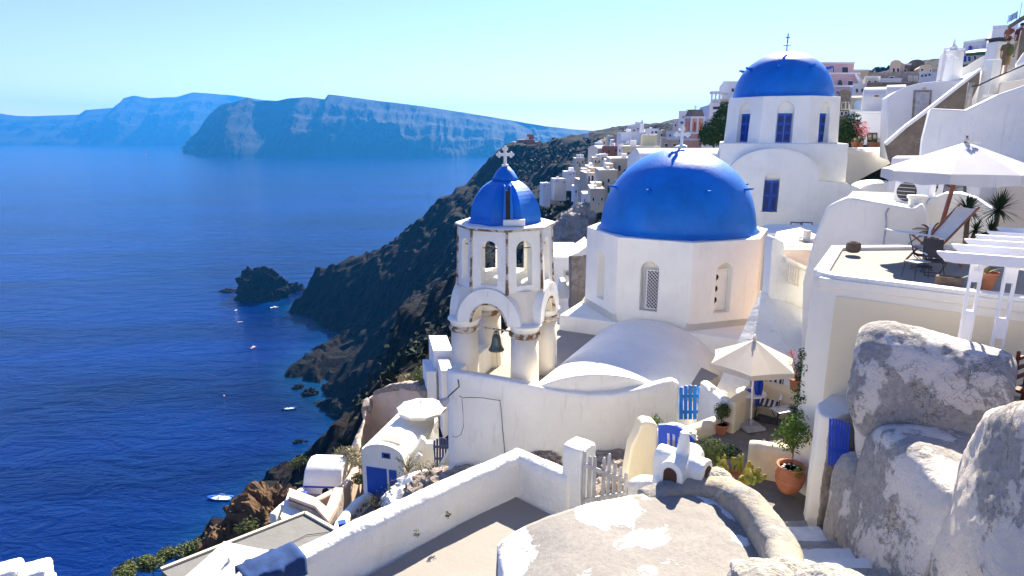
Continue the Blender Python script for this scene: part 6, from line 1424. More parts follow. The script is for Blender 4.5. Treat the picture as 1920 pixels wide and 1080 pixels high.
def sheet3(nm, P, w_, mat, par):
    vs = []
    for y, z in P: vs += [(-w_, y, z), (w_, y, z)]
    o = MB().add(vs, [(2*i, 2*i+1, 2*i+3, 2*i+2) for i in range(len(P)-1)]).build(nm, mat, par, local=True, weld=False); so = o.modifiers.new('s', 'SOLIDIFY'); so.thickness = .015
sheet3('seat_canvas', [(-.85, .66), (-.2, .58), (.12, .52)], .23, M['canvasw'], lc); sheet3('back_canvas', [(.12, .52), (.32, .78), (.52, 1.08)], .23, M['canvas'], lc)
m = MB()
for sx_ in (-.25, .25): m.bar((sx_, -.35, .0), (sx_, .58, 1.12), .028); m.bar((sx_, .45, .0), (sx_, -.3, .55), .028)
m.build('frame', M['pole'], lc, local=True)
m = MB()
for k in range(4): m.box(-.24, .24, -.15+k*.12, -.10+k*.12, .33, .345)
m.build('slat_seat', M['metalw'], lc, local=True)
q = aZ(1722, 505, ZF)
sling_chair('dark framed folding chair in front of the lounger', (q.x+.1, q.y+.1, ZF), 60, M['iron'], s=.62)
q = aZ(1733, 500, ZF)
rt2 = thing('round_table', 'low round grey terrace table on a steel post', 'table', (q.x, q.y, ZF)); MB().lathe([(0, .36), (.24, .36), (.25, .375), (0, .385)], 24).build('table_top', M['greywood'], rt2, local=True); MB().tube([(0, 0, .8), (0, 0, 0)], .022, 8).build('post', M['metalw'], rt2, local=True); MB().lathe([(.14, 0), (.12, .03), (0, .04)], 14).build('foot', M['iron'], rt2, local=True)
q = aZ(1765, 520, ZF)
sling_chair('second folding chair in the parasol shade right of the low round table', (q.x, q.y+.25, ZF), -20, M['iron'], s=.6)
q = aZ(1715, 520, ZF)
fs_ = thing('side_table', 'thin wire legged side table near the terrace edge', 'table', (q.x, q.y, ZF), R(20)); MB().box(-.16, .16, -.13, .13, .28, .295).build('table_top', M['greywood'], fs_, local=True)
m = MB()
for a_, b_ in ((-.14, -.11), (.14, -.11), (.14, .11), (-.14, .11)): m.tube([(a_, b_, .28), (a_*1.15, b_*1.15, 0)], .006, 4)
m.build('legs_frame', M['iron'], fs_, local=True)

# ---- pergola
pg = thing('pergola', 'white wooden pergola with overlapping rafters and slotted posts at the right', 'pergola', (6.6, 9.0, -5.4))
ends = [aY(1755, 481, 9.0), aY(1783, 466, 9.6), aY(1807, 456, 10.08), aY(1828, 448, 10.5), aY(1850, 440, 10.9), aY(1868, 433, 11.37)]
dv = Vector((.88, -.475, 0)).normalized()
for e in ends:
    Tb = Matrix.Translation((e.x, e.y, -1.74)) @ Matrix.Rotation(math.atan2(dv.y, dv.x), 4, 'Z')
    MB(Tb).ext([(0, .075), (0, .05), (.06, -.01), (.14, -.06), (.22, -.075), (3.2, -.075), (3.2, .075)], -.03, .03).build('rafter', M['whitewood'], pg, bev=.006)
def slot_post(px, yt, yb, Y):
    a = aY(px, yt, Y); Tp = Matrix.Translation((a.x, a.y, 0)) @ Matrix.Rotation(math.atan2(dv.y, dv.x), 4, 'Z')
    for s_ in (-.075, .045): MB(Tp).box(s_, s_+.035, -.05, .05, -4.0, -1.82).build("post_board", M['whitewood'], pg, bev=.004)
    for z0, z1 in ((-2.12, -1.80), (-3.05, -2.55) if px < 1860 else (-2.95, -2.65), (-4.2, -3.75), (-4.0, -3.9)): MB(Tp).box(-.041, .046, -.044, .044, z0, z1).build('spacer_block', M['whitewood'], pg)
slot_post(1833, 492, 620, 9.02); slot_post(1897, 500, 640, 8.95)
MB().bar(ends[0]+Vector((.1, .0, .0))+dv*.42+Vector((0, 0, -.12)), ends[-1]+dv*.5+Vector((0, 0, -.12)), .06, .10).build('cross_beam', M['whitewood'], pg)
a = aY(1897, 640, 8.95); MB().bar((a.x, a.y, -4.1), (a.x-.5, a.y+.1, -4.9), .05, .07).build('brace', M['whitewood'], pg)
rc_ = thing('wooden_chair', 'dark red wooden ladder back chair cut by the right edge', 'chair', tuple(aY(1915, 680, 8.3))); q = rc_.location
Tc = Fr(q.x+.05, q.y, q.z-.1, 30); m = MB(Tc)
for x in (-.17, .17): m.bar((x, 0, -.5), (x, .03, .52), .035)
m.build('back_posts', paint('red_brown_wood', (.10, .02, .012), .5), rc_)
for z in (.12, .26, .40): MB(Tc).box(-.17, .17, -.005, .025, z, z+.05).build('back_slat', bpy.data.materials['red_brown_wood'], rc_)
MB(Tc).box(-.19, .19, -.38, .02, -.05, -.01).build('seat', bpy.data.materials['red_brown_wood'], rc_)

# ================================================================ boats
def boat(label, px, py, L, rz, hull, deck, kind=0, group='small boats on the water'):
    c = aZ(px, py, SEA); t = thing('boat', label, 'boat', tuple(c), R(rz), group); vs = []; fs = []; n = 12; prof = [(-.9, -.1), (-1, .35), (-1.02, .62)]
    for i in range(n+1):
        f = i/n; x = (f-.5)*L; w_ = L*.17*(1-max(0, (f-.45)/.55)**2.2)*(.88+.12*min(1, f*5)); sheer = .12*L*max(0, f-.5)**1.5*1.2
        ring = [(x, -w_*.15, -.15), (x, -w_*.8, .05), (x, -w_, .11*L*.55+sheer), (x, -w_*.82, .11*L*.55+sheer-.02), (x, -w_*.7, .25), (x, w_*.7, .25), (x, w_*.82, .11*L*.55+sheer-.02), (x, w_, .11*L*.55+sheer), (x, w_*.8, .05), (x, w_*.15, -.15)]; vs += ring
    k = 10; fs = [(i*k+j, (i+1)*k+j, (i+1)*k+(j+1) % k, i*k+(j+1) % k) for i in range(n) for j in range(k)]+[tuple(range(k)), tuple(n*k+j for j in range(k-1, -1, -1))]
    MB().add(vs, fs).build('hull', hull, t, local=True)
    MB().box(-L*.36, L*.28, -L*.10, L*.10, .25, .29).build('deck', deck, t, local=True)
    if kind == 0: MB().box(-L*.1, L*.12, -L*.09, L*.09, .3, L*.16).box(-L*.12, L*.14, -L*.1, L*.1, L*.16, L*.175).build('cabin', M['metalw'], t, local=True, bev=.03)
    elif kind == 1:
        MB().box(-L*.02, L*.06, -.35, .35, .3, 1.0).build('console', M['metalw'], t, local=True, bev=.04)
        m = MB(); 
        for a in (-.5, .5): m.tube([(-L*.22, a, .4), (-L*.18, a, 1.5), (L*.0, a, 1.6)], .035, 5)
        m.build('arch_bar', M['metalw'], t, local=True)
    else: MB().box(-L*.2, -L*.12, -L*.13, L*.13, .36, .42).box(L*.05, L*.13, -L*.13, L*.13, .36, .42).build('thwart', M['greywood'], t, local=True)
    MB().box(-L*.56, -L*.49, -.18, .18, -.2, .75).build('outboard', M['iron'], t, local=True, bev=.03)
    return t
boat('white motor boat with a red underside, nearest of those below the rock islet', 475, 652, 4.6, 70, paint('boat_red', (.35, .05, .04), .4), M['metalw'], 0)
boat('long light blue inflatable boat at the lower left near the brown crag', 412, 935, 8.4, 178, paint('boat_blue', (.12, .28, .75), .4), M['metalw'], 1)
boat('dark hulled boat with a pale bow close to the dark shore', 541, 767, 6.0, 195, paint('boat_navy', (.03, .07, .22), .4), paint('deck_pale', (.3, .42, .62), .5), 2)
boat('tiny white boat right below the rock islet', 515, 577, 5.5, 15, M['metalw'], M['greywood'], 0)
boat('tiny white boat left of the others under the islet', 442, 582, 3.2, 80, M['metalw'], M['greywood'], 2)
boat('tiny pale boat between the islet and the red bottomed boat', 451, 604, 3.4, 10, M['metalw'], M['greywood'], 2)
by = thing('buoy', 'tiny white buoy alone on the dark water above the blue boat', 'buoy', tuple(aZ(420, 743, SEA))); MB(Fr(*by.location)).lathe([(.0, -.2), (.35, .05), (.35, .4), (.1, .7), (0, .8)], 10).build('float', M['metalw'], by)
sb = thing('sailing_boat', 'tiny boat with a reddish sail far out before the left island', 'sailing boat', tuple(aZ(274, 289, SEA))); q = sb.location
MB(Fr(*q)).ext([(-9, 1), (-7, -1), (7, -1), (10, 2)], -2.4, 2.4).build('hull', M['metalw'], sb); MB(Fr(*q)).ext([(.5, 3), (8, 3), (.5, 22)], -.1, .1).build('sail', paint('red_sail', (.5, .12, .08), .8), sb); MB(Fr(*q)).tube([(0, 0, 0), (0, 0, 23)], .25, 5).build('mast', M['metalw'], sb)

# ================================================================ people on the stairs
SKIN = paint('skin', (.46, .25, .16), .6, .06, 5)
def person(label, loc, rz, s, top, legs_, bag=None, hat=None, hair=(.05, .03, .02), skirt=True, stride=.22, prefix=''):
    t = thing('person', label, 'person', loc, R(rz)); t.scale = (s, s, s)
    J = [(0, 0, .93, .105), (0, .0, 1.08, .12), (0, .01, 1.25, .13), (0, .02, 1.40, .115), (0, .02, 1.49, .052), (0, .03, 1.56, .06), (0, .03, 1.64, .088), (0, .02, 1.71, .075),
         (-.17, .02, 1.41, .052), (-.22, -.03, 1.15, .042), (-.21, .10, .93, .032), (-.20, .14, .84, .034), (.17, .02, 1.41, .052), (.23, .0, 1.15, .042), (.20, .14, .98, .032), (.18, .18, .91, .034),
         (-.09, 0, .88, .085), (-.10, stride*.6, .50, .058), (-.10, stride*.7, .10, .038), (-.10, stride*.7+.13, .04, .034), (.09, 0, .88, .085), (.10, -stride*.2, .49, .058), (.10, -stride*.95, .12, .038), (.10, -stride*.95+.12, .04, .034)]
    E = [(0, 1), (1, 2), (2, 3), (3, 4), (4, 5), (5, 6), (6, 7), (3, 8), (8, 9), (9, 10), (10, 11), (3, 12), (12, 13), (13, 14), (14, 15), (0, 16), (16, 17), (17, 18), (18, 19), (0, 20), (20, 21), (21, 22), (22, 23)]
    me = bpy.data.meshes.new('body'); me.from_pydata([j[:3] for j in J], E, []); o = bpy.data.objects.new('body', me); COL.objects.link(o); o.parent = t
    sk = o.modifiers.new('k', 'SKIN'); sk.use_smooth_shade = True
    for i, j in enumerate(J): me.skin_vertices[0].data[i].radius = (j[3], j[3]*.9); me.skin_vertices[0].data[i].use_root = (i == 0)
    sb_ = o.modifiers.new('s', 'SUBSURF'); sb_.levels = 2; sb_.render_levels = 2; me.materials.append(SKIN)
    MB().blob((0, .125, 1.63), (.014, .03, .02), 6, 5).build('nose', SKIN, t, local=True)
    for x in (-.09, .09): MB().blob((x, .03, 1.63), (.014, .022, .032), 6, 5).build('ear', SKIN, t, local=True)
    # shirt / dress: elliptical loft
    def ell(prof, mat, nm, n=20):
        vs = []; 
        for (a, b_, z, y) in prof:
            for k in range(n): q = 2*PI*k/n; w_ = 1+.04*math.sin(q*5+z*9)*(1 if z < 1.1 else .3); vs.append((a*w_*math.cos(q), y+b_*w_*math.sin(q), z))
        fs = [(i*n+k, i*n+(k+1) % n, (i+1)*n+(k+1) % n, (i+1)*n+k) for i in range(len(prof)-1) for k in range(n)]+[tuple(range(n-1, -1, -1)), tuple((len(prof)-1)*n+k for k in range(n))]
        return MB().add(vs, fs).build(nm, mat, t, local=True, smooth=True)
    low = .50 if skirt else .82
    ell([(.21 if skirt else .17, .17, low, .02), (.20, .16, .68 if skirt else .85, .01), (.18, .145, .9, 0), (.155, .125, 1.1, .01), (.175, .135, 1.28, .01), (.185, .125, 1.38, .02), (.12, .09, 1.46, .02), (.065, .065, 1.49, .02)], top, 'shirt')
    for sg in (-1, 1): MB().tube([(sg*.15, .02, 1.42), (sg*.205, 0, 1.28), (sg*.228, -.02, 1.16)], [.07, .062, .058], 10).build('sleeve', top, t, local=True, smooth=True)
    if not skirt:
        ell([(.19, .15, .60, .04), (.185, .145, .75, .02), (.165, .135, .92, 0)], legs_, 'shorts')
    for (x, y) in ((-.10, stride*.7+.04), (.10, -stride*.95+.04)): MB().blob((x, y+.03, .045), (.05, .13, .05), 10, 6).build('shoe', M['iron'], t, local=True)
    MB().blob((0, .005, 1.68), (.098, .105, .09), 12, 8).build('hair', paint('hair_'+label[:6], hair, .8), t, local=True, smooth=True)
    if hat: MB().lathe([(.19, 1.70), (.18, 1.715), (.10, 1.72), (.095, 1.80), (.06, 1.83), (0, 1.83)], 18).build('hat', hat, t, local=True, smooth=True)
    if bag: MB().blob((.14, -.20, 1.12), (.15, .13, .26), 12, 8, .2).build('bag', bag, t, local=True, smooth=True); MB().tube([(.12, -.1, 1.36), (.1, .12, 1.4), (.12, .16, 1.2), (.13, -.08, .95)], .015, 5).build('bag_strap', bag, t, local=True)
    return t
q = aY(1880, 142, 30.2)
person('person in a long tan coat and hat with a green bag, climbing steps', (q.x, q.y, q.z), -35, .92, paint('tan_coat', (.17, .12, .055), .9), None, paint('olive_bag', (.10, .11, .03), .9), paint('brown_hat', (.14, .08, .05), .9))
q = aY(1906, 106, 34.5)
person('person in a dark red top and light khaki shorts higher up the steps', (q.x, q.y, q.z), -25, .92, paint('maroon_top', (.12, .03, .04), .9), paint('khaki', (.42, .33, .20), .9), paint('dark_bag', (.03, .02, .02), .9), None, skirt=False)
q = aY(1904, 62, 38)
person('person mostly hidden under the dark edged slab at the very top right', (q.x+.1, q.y+.6, q.z-1.0), 140, .9, paint('rust_top', (.25, .09, .05), .9), paint('dark_trousers', (.05, .04, .04), .9), None, None, skirt=False)

# ================================================================ plants
def leaf_cloud(n, blobs, size, flat=.6, seed=1, up=.2):
    rnd = random.Random(seed); vs = []; fs = []; tot = sum(b[3]**2 if not hasattr(b[3], '__len__') else b[3][0]**2 for b in blobs)
    for b in blobs:
        rr = b[3] if hasattr(b[3], '__len__') else (b[3],)*3; k = int(n*rr[0]**2/tot)
        for _ in range(k):
            d = Vector((rnd.gauss(0, 1), rnd.gauss(0, 1), rnd.gauss(0, 1))).normalized(); rad = .45+.62*rnd.random()**.5
            rad *= 1+.28*noise.noise(d*2.3+Vector(b[:3]))
            c = Vector((b[0]+d.x*rr[0]*rad, b[1]+d.y*rr[1]*rad, b[2]+d.z*rr[2]*rad)); nrm = (d+Vector((rnd.uniform(-.9, .9), rnd.uniform(-.9, .9), rnd.uniform(-.3, 1.0)))).normalized()
            a = nrm.orthogonal().normalized(); a.rotate(Quaternion(nrm, rnd.uniform(0, 6.28))); q = nrm.cross(a); s = size*rnd.uniform(.6, 1.3); i = len(vs)
            vs += [c-a*s, c+q*s*flat*.6+nrm*s*.1, c+a*s*1.1-nrm*s*.15, c-q*s*flat*.6+nrm*s*.1]; fs.append((i, i+1, i+2, i+3))
    return [tuple(v) for v in vs], fs
G1 = leafmat('leaf_bright', (.05, .11, .015), (.16, .24, .04)); G2_ = leafmat('leaf_dark', (.012, .035, .008), (.05, .10, .02)); G3 = leafmat('leaf_olive', (.05, .075, .025), (.14, .16, .06))
DRY = leafmat('leaf_dry', (.22, .19, .10), (.42, .38, .24)); PINK = leafmat('petal', (.55, .04, .08), (.8, .22, .25)); CAC = leafmat('cactus_pad', (.13, .17, .04), (.34, .29, .07))
def cloud(name, n, blobs, size, mat, parent, seed=1, flat=.6):
    vs, fs = leaf_cloud(n, blobs, size, flat, seed); return MB().add(vs, fs).build(name, mat, parent, weld=False, local=True)
def pot(t, r0, r1, h, x=0, y=0, z=0, rim=True, mat=None):
    m = MB(Fr(x, y, z)); pr = [(r0, 0), (r0+(r1-r0)*.5, h*.5), (r1, h*.9)]+([(r1*1.08, h*.9), (r1*1.08, h), (r1*.95, h), (r1*.9, h*.86)] if rim else [(r1, h), (r1*.9, h), (r1*.88, h*.86)])+[(0, h*.86)]
    o = m.build if False else m.lathe(pr, 24).build('pot', mat or M['terra'], t, local=True, smooth=False); return o
# big clay pot with young tree
q = aY(1478, 916, 10.8)
bp = thing('potted_tree', 'young green tree in a big round terracotta urn by the ivory wall', 'potted plant', (q.x, q.y, -6.6))
MB().lathe([(.13, 0), (.16, .02), (.22, .14), (.265, .28), (.26, .38), (.215, .47), (.215, .50), (.25, .52), (.255, .55), (.225, .555), (.2, .52), (.19, .48), (0, .47)], 32).build('pot', M['terra'], bp, local=True, smooth=True, disp=[(.01, .2)])
MB().lathe([(.24, .30), (.27, .315), (.24, .33)], 32, caps=False).build('pot_band', M['terra'], bp, local=True); MB().lathe([(0, .485), (.19, .485)], 20).build('soil', M['soil'], bp, local=True)
for k in range(10): a = k*.7; MB().blob((.13*math.cos(a), .13*math.sin(a), .495), (.03, .025, .015), 6, 4, .5).build('pebble', M['white'], bp, local=True)
for pts in ([(0, 0, .45), (.02, 0, .75), (-.01, .02, 1.0), (.0, 0, 1.25)], [(0, .0, .85), (.12, .05, 1.05), (.2, .1, 1.25)], [(0, 0, .8), (-.12, -.04, 1.05), (-.2, -.02, 1.2)]): MB().tube(pts, [.016-.003*i for i in range(len(pts))], 6).build('trunk', M['stem'], bp, local=True, smooth=True)
cloud('foliage', 900, [(0, 0, 1.18, .26), (.18, .08, 1.12, .18), (-.2, 0, 1.08, .20), (.05, .05, 1.38, .20), (-.1, -.05, 1.3, .18)], .038, G1, bp, 3).location = (0, 0, 0)
cloud('trailing_leaves', 110, [(.06, -.2, .52, (.10, .06, .16))], .03, G1, bp, 5)
# ball shrub
q = aZ(1343, 812, -6.75)
bs = thing('ball_shrub', 'small round clipped shrub in a terracotta pot in the patio corner', 'potted plant', (q.x+.1, q.y, -6.75)); pot(bs, .11, .16, .24); MB().lathe([(0, .215), (.14, .215)], 14).build('soil', M['soil'], bs, local=True); MB().tube([(0, 0, .2), (0, 0, .45)], .014, 6).build('trunk', M['stem'], bs, local=True); cloud('foliage', 1100, [(0, 0, .55, (.17, .17, .20))], .022, G2_, bs, 8); MB().blob((0, 0, .54), (.12, .12, .15), 10, 8, .3).build('inner_twigs', M['stem'], bs, local=True)
# bush
q = aY(1327, 862, 11.4)
bu = thing('bush', 'dense olive green bush between the navy gate and the pear cactus', 'bush', (q.x, q.y, q.z-.3)); cloud('foliage', 2600, [(0, 0, .45, .30), (.15, .05, .30, .26), (-.17, .02, .35, .24), (.05, -.05, .62, .18), (.22, .1, .5, .16)], .028, G3, bu, 11)
MB().tube([(0, 0, -.4), (0, 0, .2)], .02, 6).tube([(0, 0, .0), (.15, .05, .35)], .012, 5).tube([(0, 0, .05), (-.15, 0, .4)], .012, 5).build('branches', M['stem'], bu, local=True)
# prickly pear
q = aY(1380, 880, 10.9)
pc = thing('prickly_pear', 'yellow green prickly pear cactus in a terracotta pot below the bush', 'cactus', (q.x, q.y, -6.6)); pot(pc, .14, .2, .28, 0, 0, 0)
rnd = random.Random(4); m = MB()
def pad(m, c, a, tilt, s):
    T_ = Matrix.Translation(c) @ Matrix.Rotation(a, 4, 'Z') @ Matrix.Rotation(tilt, 4, 'Y'); m.T = T_; m.blob((0, 0, s*.75), (s*.74, .02, s*.86), 12, 8)
    return T_ @ Vector((0, 0, s*1.52))
pads = []
for k in range(20):
    a = rnd.uniform(0, 6.28); c = Vector((.15*math.cos(a), .15*math.sin(a), .22)); e = pad(m, c, a+rnd.uniform(-.5, .5), rnd.uniform(.1, 1.1), rnd.uniform(.07, .095)); pads.append((e, a))
for e, a in pads:
    for _ in range(2): e2 = pad(m, e-Vector((0, 0, .02)), a+rnd.uniform(-.9, .9), rnd.uniform(-.3, 1.1), rnd.uniform(.055, .08)); 
    if rnd.random() < .6: pad(m, e2-Vector((0, 0, .015)), a+rnd.uniform(-1, 1), rnd.uniform(-.2, .9), rnd.uniform(.045, .06))
m.T = Matrix.Identity(4); m.v = [Vector((p.x*1.35, p.y*1.35, .2+(p.z-.2)*1.35)) for p in m.v]; m.build('pads', CAC, pc, local=True, smooth=True)
q = aY(1362, 842, 11.9); p9 = thing('leafy_plant', 'low bright green plant behind the prickly pear', 'plant', (q.x, q.y, q.z-.3)); cloud('foliage', 500, [(0, 0, .25, (.28, .15, .14))], .035, G2_, p9, 15)
# climbing plant with hanging pot
q = aY(1497, 770, 11.3)
cl = thing('climbing_plant', 'tall dark climbing plant with red leaf tips against the cream building corner', 'climbing plant', (q.x, q.y, -6.75))
def off(px, py, Y): p = aY(px, py, Y); return (p.x-cl.location.x, p.y-cl.location.y, p.z-cl.location.z)
bl = [off(px, py, 11.3)+(r,) for px, py, r in [(1495, 830, .2), (1500, 800, .22), (1502, 770, .2), (1505, 740, .2), (1512, 715, .18), (1515, 690, .18), (1525, 670, .17), (1538, 678, .10), (1546, 672, .07), (1508, 665, .12), (1490, 790, .16), (1512, 750, .14)]]
cloud('foliage', 3000, bl, .032, G2_, cl, 21); MB().tube([off(1493, 850, 11.3), off(1498, 800, 11.3), off(1503, 740, 11.3), off(1516, 690, 11.3), off(1530, 668, 11.3)], .014, 5).build('stem', M['stem'], cl, local=True)
q = aY(1492, 730, 13.9)
hp_ = thing('flower_pot', 'terracotta pot of red tipped sprays on the ivory wall', 'potted plant', tuple(q)); pot(hp_, .12, .16, .26)
cloud('foliage', 330, [(0, 0, .38, .14), (.03, 0, .6, .11)], .03, G2_, hp_, 31); cloud('flowers', 230, [(-.12, 0, .75, (.14, .08, .22)), (0, 0, .4, .14), (-.2, 0, .9, .08)], .02, PINK, hp_, 33)
MB().tube([(0, 0, .2), (-.04, 0, .5), (-.16, 0, .8), (-.22, 0, .98)], .008, 5).tube([(0, 0, .2), (.04, 0, .6), (.0, 0, .95)], .008, 5).build('stems', M['stem'], hp_, local=True)
q = aZ(1483, 838, -6.75); sp_ = thing('flower_pot', 'low terracotta pot half hidden behind the young tree', 'potted plant', (q.x, q.y, -6.75)); pot(sp_, .12, .17, .24); cloud('flowers', 90, [(0, 0, .3, .12)], .02, PINK, sp_, 35); cloud('foliage', 160, [(0, 0, .3, .14)], .026, G2_, sp_, 36)
q = aY(1228, 783, 12.6); sg = thing('small_shrub', 'small green shrub behind the ivory gate pillar', 'shrub', (q.x, q.y, q.z-.1)); cloud('foliage', 220, [(0, 0, .06, .13), (.1, 0, -.02, .1), (-.1, 0, -.03, .08)], .03, G1, sg, 41)
# yuccas
def blades(n, L_, w_, mat, parent, nm='leaves', seed=2, droop=.35, up=.2, zc=0, at=(0, 0)):
    rnd = random.Random(seed); vs = []; fs = []
    for k in range(n):
        a = rnd.uniform(0, 6.28); el = rnd.uniform(-.55, 1.35); l = L_*rnd.uniform(.8, 1.1); d = Vector((math.cos(a)*math.cos(el), math.sin(a)*math.cos(el), math.sin(el))); s = Vector((-math.sin(a), math.cos(a), 0)); prev = None
        for j in range(5):
            f = j/4; c = Vector((at[0], at[1], zc))+d*l*f+Vector((0, 0, -droop*l*f*f*(1-abs(el)/2))); ww = w_*(1-f)**.7*(1 if j else .6)+.0008; i = len(vs); vs += [c-s*ww, c+s*ww]
            if j: fs.append((i-2, i-1, i+1, i))
    return MB().add([tuple(v) for v in vs], fs).build(nm, mat, parent, weld=False, local=True)
YU = leafmat('yucca_blade', (.01, .03, .015), (.04, .075, .03))
def yucca(label, px, py, Y, heads, zb=-2.49, seed=1):
    q = aY(px, py, Y); t = thing('yucca', label, 'yucca', (q.x, q.y, zb), 0, 'yuccas on the roof terrace')
    for i, (hx, hy, L_, n) in enumerate(heads):
        p = aY(hx, hy, Y); o = (p.x-q.x, p.y-q.y, p.z-zb); MB().tube([(0, 0, 0), (o[0]*.5, o[1]*.5, o[2]*.5), o], [.05, .045, .04], 8).build('trunk', M['stem'], t, local=True); blades(n, L_, .017, YU, t, 'leaves', seed+i, .25, zc=o[2], at=(o[0], o[1]))
yucca('left yucca with one spiky dark green head, just right of the parasol pole', 1815, 440, 12.7, [(1815, 395, .42, 130), (1830, 432, .28, 60)], seed=3)
yucca('right yucca with the largest spiky head, nearest the right edge', 1862, 440, 12.6, [(1873, 393, .48, 150), (1858, 432, .34, 80)], seed=8)
dp = aY(1745, 440, 13.9); dpt = thing('dry_palm', 'dry brown palm with drooping fronds behind the deck lounger', 'palm', (dp.x, dp.y, -2.49))
rnd = random.Random(9)
for k in range(9):
    a = PI*(k/8)*1.1-.1; L_ = rnd.uniform(.35, .5); c0 = Vector((0, 0, .35)); pts = [c0+Vector((math.cos(a)*L_*f, .05*f, math.sin(a)*L_*.9*f-.45*f*f*L_)) for f in (0, .25, .5, .75, 1)]; vs = []; fs = []
    for j in range(22):
        f = j/21*4; i = min(3, int(f)); p = pts[i].lerp(pts[i+1], f-i)
        for sg in (-1, 1): i0 = len(vs); l = .12*(1-j/26); vs += [tuple(p), tuple(p+Vector((.012, 0, 0))), tuple(p+Vector((sg*.04, sg*.05, -l)))]; fs.append((i0, i0+1, i0+2))
    MB().add(vs, fs).tube(pts, .007, 4).build('frond', leafmat('dry_frond', (.07, .04, .02), (.16, .10, .05)) if k == 0 else bpy.data.materials['dry_frond'], dpt, weld=False, local=True)
MB().lathe([(.13, 0), (.12, .2), (.07, .36), (0, .4)], 10).build('trunk', M['stem'], dpt, local=True, disp=[(.03, .05)])
q = aZ(1857, 548, -2.49); agp = thing('potted_agave', 'terracotta pot with long pale green agave leaves behind the pergola post', 'potted plant', (q.x, q.y+.15, -2.49)); pot(agp, .11, .165, .30); blades(14, .55, .03, leafmat('agave_leaf', (.14, .18, .09), (.28, .30, .16)), agp, 'leaves', 5, .3, zc=.28)
# bougainvillea and shrubs by the second church
q = aY(1590, 262, 38.5); bg_ = thing('bougainvillea', 'red flowering bougainvillea and green shrubs right of the second church', 'bush', (q.x, q.y, q.z-.5))
cloud('foliage', 2600, [(-.6, 0, 1.0, .75), (.0, 0, 1.1, .6), (-.8, 0, .4, .6), (.3, .3, 1.6, .45), (.4, 0, .7, .5)], .10, G2_, bg_, 51); cloud('flowers', 360, [(.45, -.35, 1.15, (.5, .3, .42)), (.7, -.3, .8, (.25, .25, .35))], .06, PINK, bg_, 52); MB().tube([(0, 0, -1), (0, 0, 1)], .06, 6).build('trunk', M['stem'], bg_, local=True)
rnd = random.Random(2)
pbs = leafmat('straw_plant', (.25, .22, .06), (.4, .3, .1))
for i, x in enumerate((1602, 1613, 1634, 1644)):
    q = aY(x, 272, 36.9); t = thing('flower_pot', ['straw coloured plant in a clay pot, leftmost on the church side wall', 'second clay pot from the left on the church side wall', 'long clay planter left half under the brown shutters', 'long clay planter right half under the brown shutters'][i], 'potted plant', (q.x, q.y, q.z-.1), 0, 'pots on the wall right of the second church'); pot(t, .13, .18 if i < 2 else .22, .25); cloud('foliage', 90, [(0, 0, .35, .17)], .05, pbs if i == 0 else G2_, t, 60+i)
# dark tree left of second church
q = aY(1338, 262, 52); tr = thing('dark_tree', 'dark pointed tree between the pink bell tower and the second church', 'tree', (q.x, q.y, q.z-1)); cloud('crown', 3200, [(0, 0, 1.6, 1.0), (.5, 0, 2.6, .75), (.7, 0, 3.4, .5), (-.5, 0, 1.3, .7), (.9, 0, 1.4, .7)], .14, G2_, tr, 71); MB().tube([(0, 0, -1), (.1, 0, 1.2), (.6, 0, 3)], [.14, .11, .04], 7).build('trunk', M['stem'], tr, local=True)
# shrubs on the slopes: dry ones near the houses, green ones by the cliffs
def shrub(label, px, py, Y, r, mat, n, sz, seed, group='shrubs on the slope', sq=.7, name='shrub'):
    q = aY(px, py, Y); t = thing(name, label, 'shrub', (q.x, q.y, q.z-r*.4), 0, group); rn = random.Random(seed)
    cloud('foliage', n, [(rn.uniform(-.5, .5)*r, rn.uniform(-.4, .4)*r, rn.uniform(.2, .7)*r, (r*rn.uniform(.5, .75),)*2+(r*sq*rn.uniform(.5, .7),)) for _ in range(4)], sz, mat, t, seed)
    MB().tube([(0, 0, -.5*r), (0, 0, .3*r)], .03, 5).tube([(0, 0, 0), (.3*r, 0, .5*r)], .02, 4).tube([(0, 0, 0), (-.3*r, .1, .5*r)], .02, 4).build('stem', M['stem'], t, local=True)
for i, a in enumerate([(672, 862, 38, .9, DRY, 700, .10, 'pale dry creeper on the peach wall left of the blue door house'), (660, 852, 40, .8, DRY, 600, .10, 'pale dry creeper at the top of the peach wall'), (680, 895, 36.5, .7, G3, 600, .09, 'olive creeper hanging beside the blue door house'), (684, 872, 37, .6, DRY, 400, .09, 'dry creeper touching the left wall of the blue door house'),
    (806, 690, 47, .7, G1, 500, .10, 'yellow green shrub left of the tall white cube house'), (790, 708, 49, 1.2, G3, 900, .13, 'olive shrub above the cave wall, left'), (770, 712, 51, 1.0, DRY, 600, .12, 'dry shrub on top of the cave wall'), (800, 722, 45, .8, G3, 500, .1, 'olive shrub at the right end of the cave wall'),
    (248, 1066, 43, 1.1, G3, 1500, .12, 'olive shrub in the lower left corner slope, leftmost'), (285, 1062, 42, 1.1, G3, 1500, .12, 'olive shrub at lower left touching the roof corner'), (320, 1040, 44, 1.0, G3, 1300, .12, 'olive shrub behind the long flat roof, left end'), (360, 1026, 45, 1.0, G3, 1100, .12, 'olive shrub behind the long flat roof, middle'), (400, 1008, 46, 1.2, G3, 900, .12, 'olive shrub left of the brown crag'), (225, 1082, 40, 1.2, G3, 900, .12, 'olive shrub cut by the bottom edge at lower left'),
    (465, 985, 41, .8, G3, 500, .1, 'small olive shrub on the brown crag'), (560, 868, 60, 1.2, G3, 500, .12, 'olive shrub on the slope above the white vault house'), (640, 850, 45, .8, DRY, 400, .11, 'dry shrub behind the white vault house')]): shrub(a[7], *a[:7], 80+i)
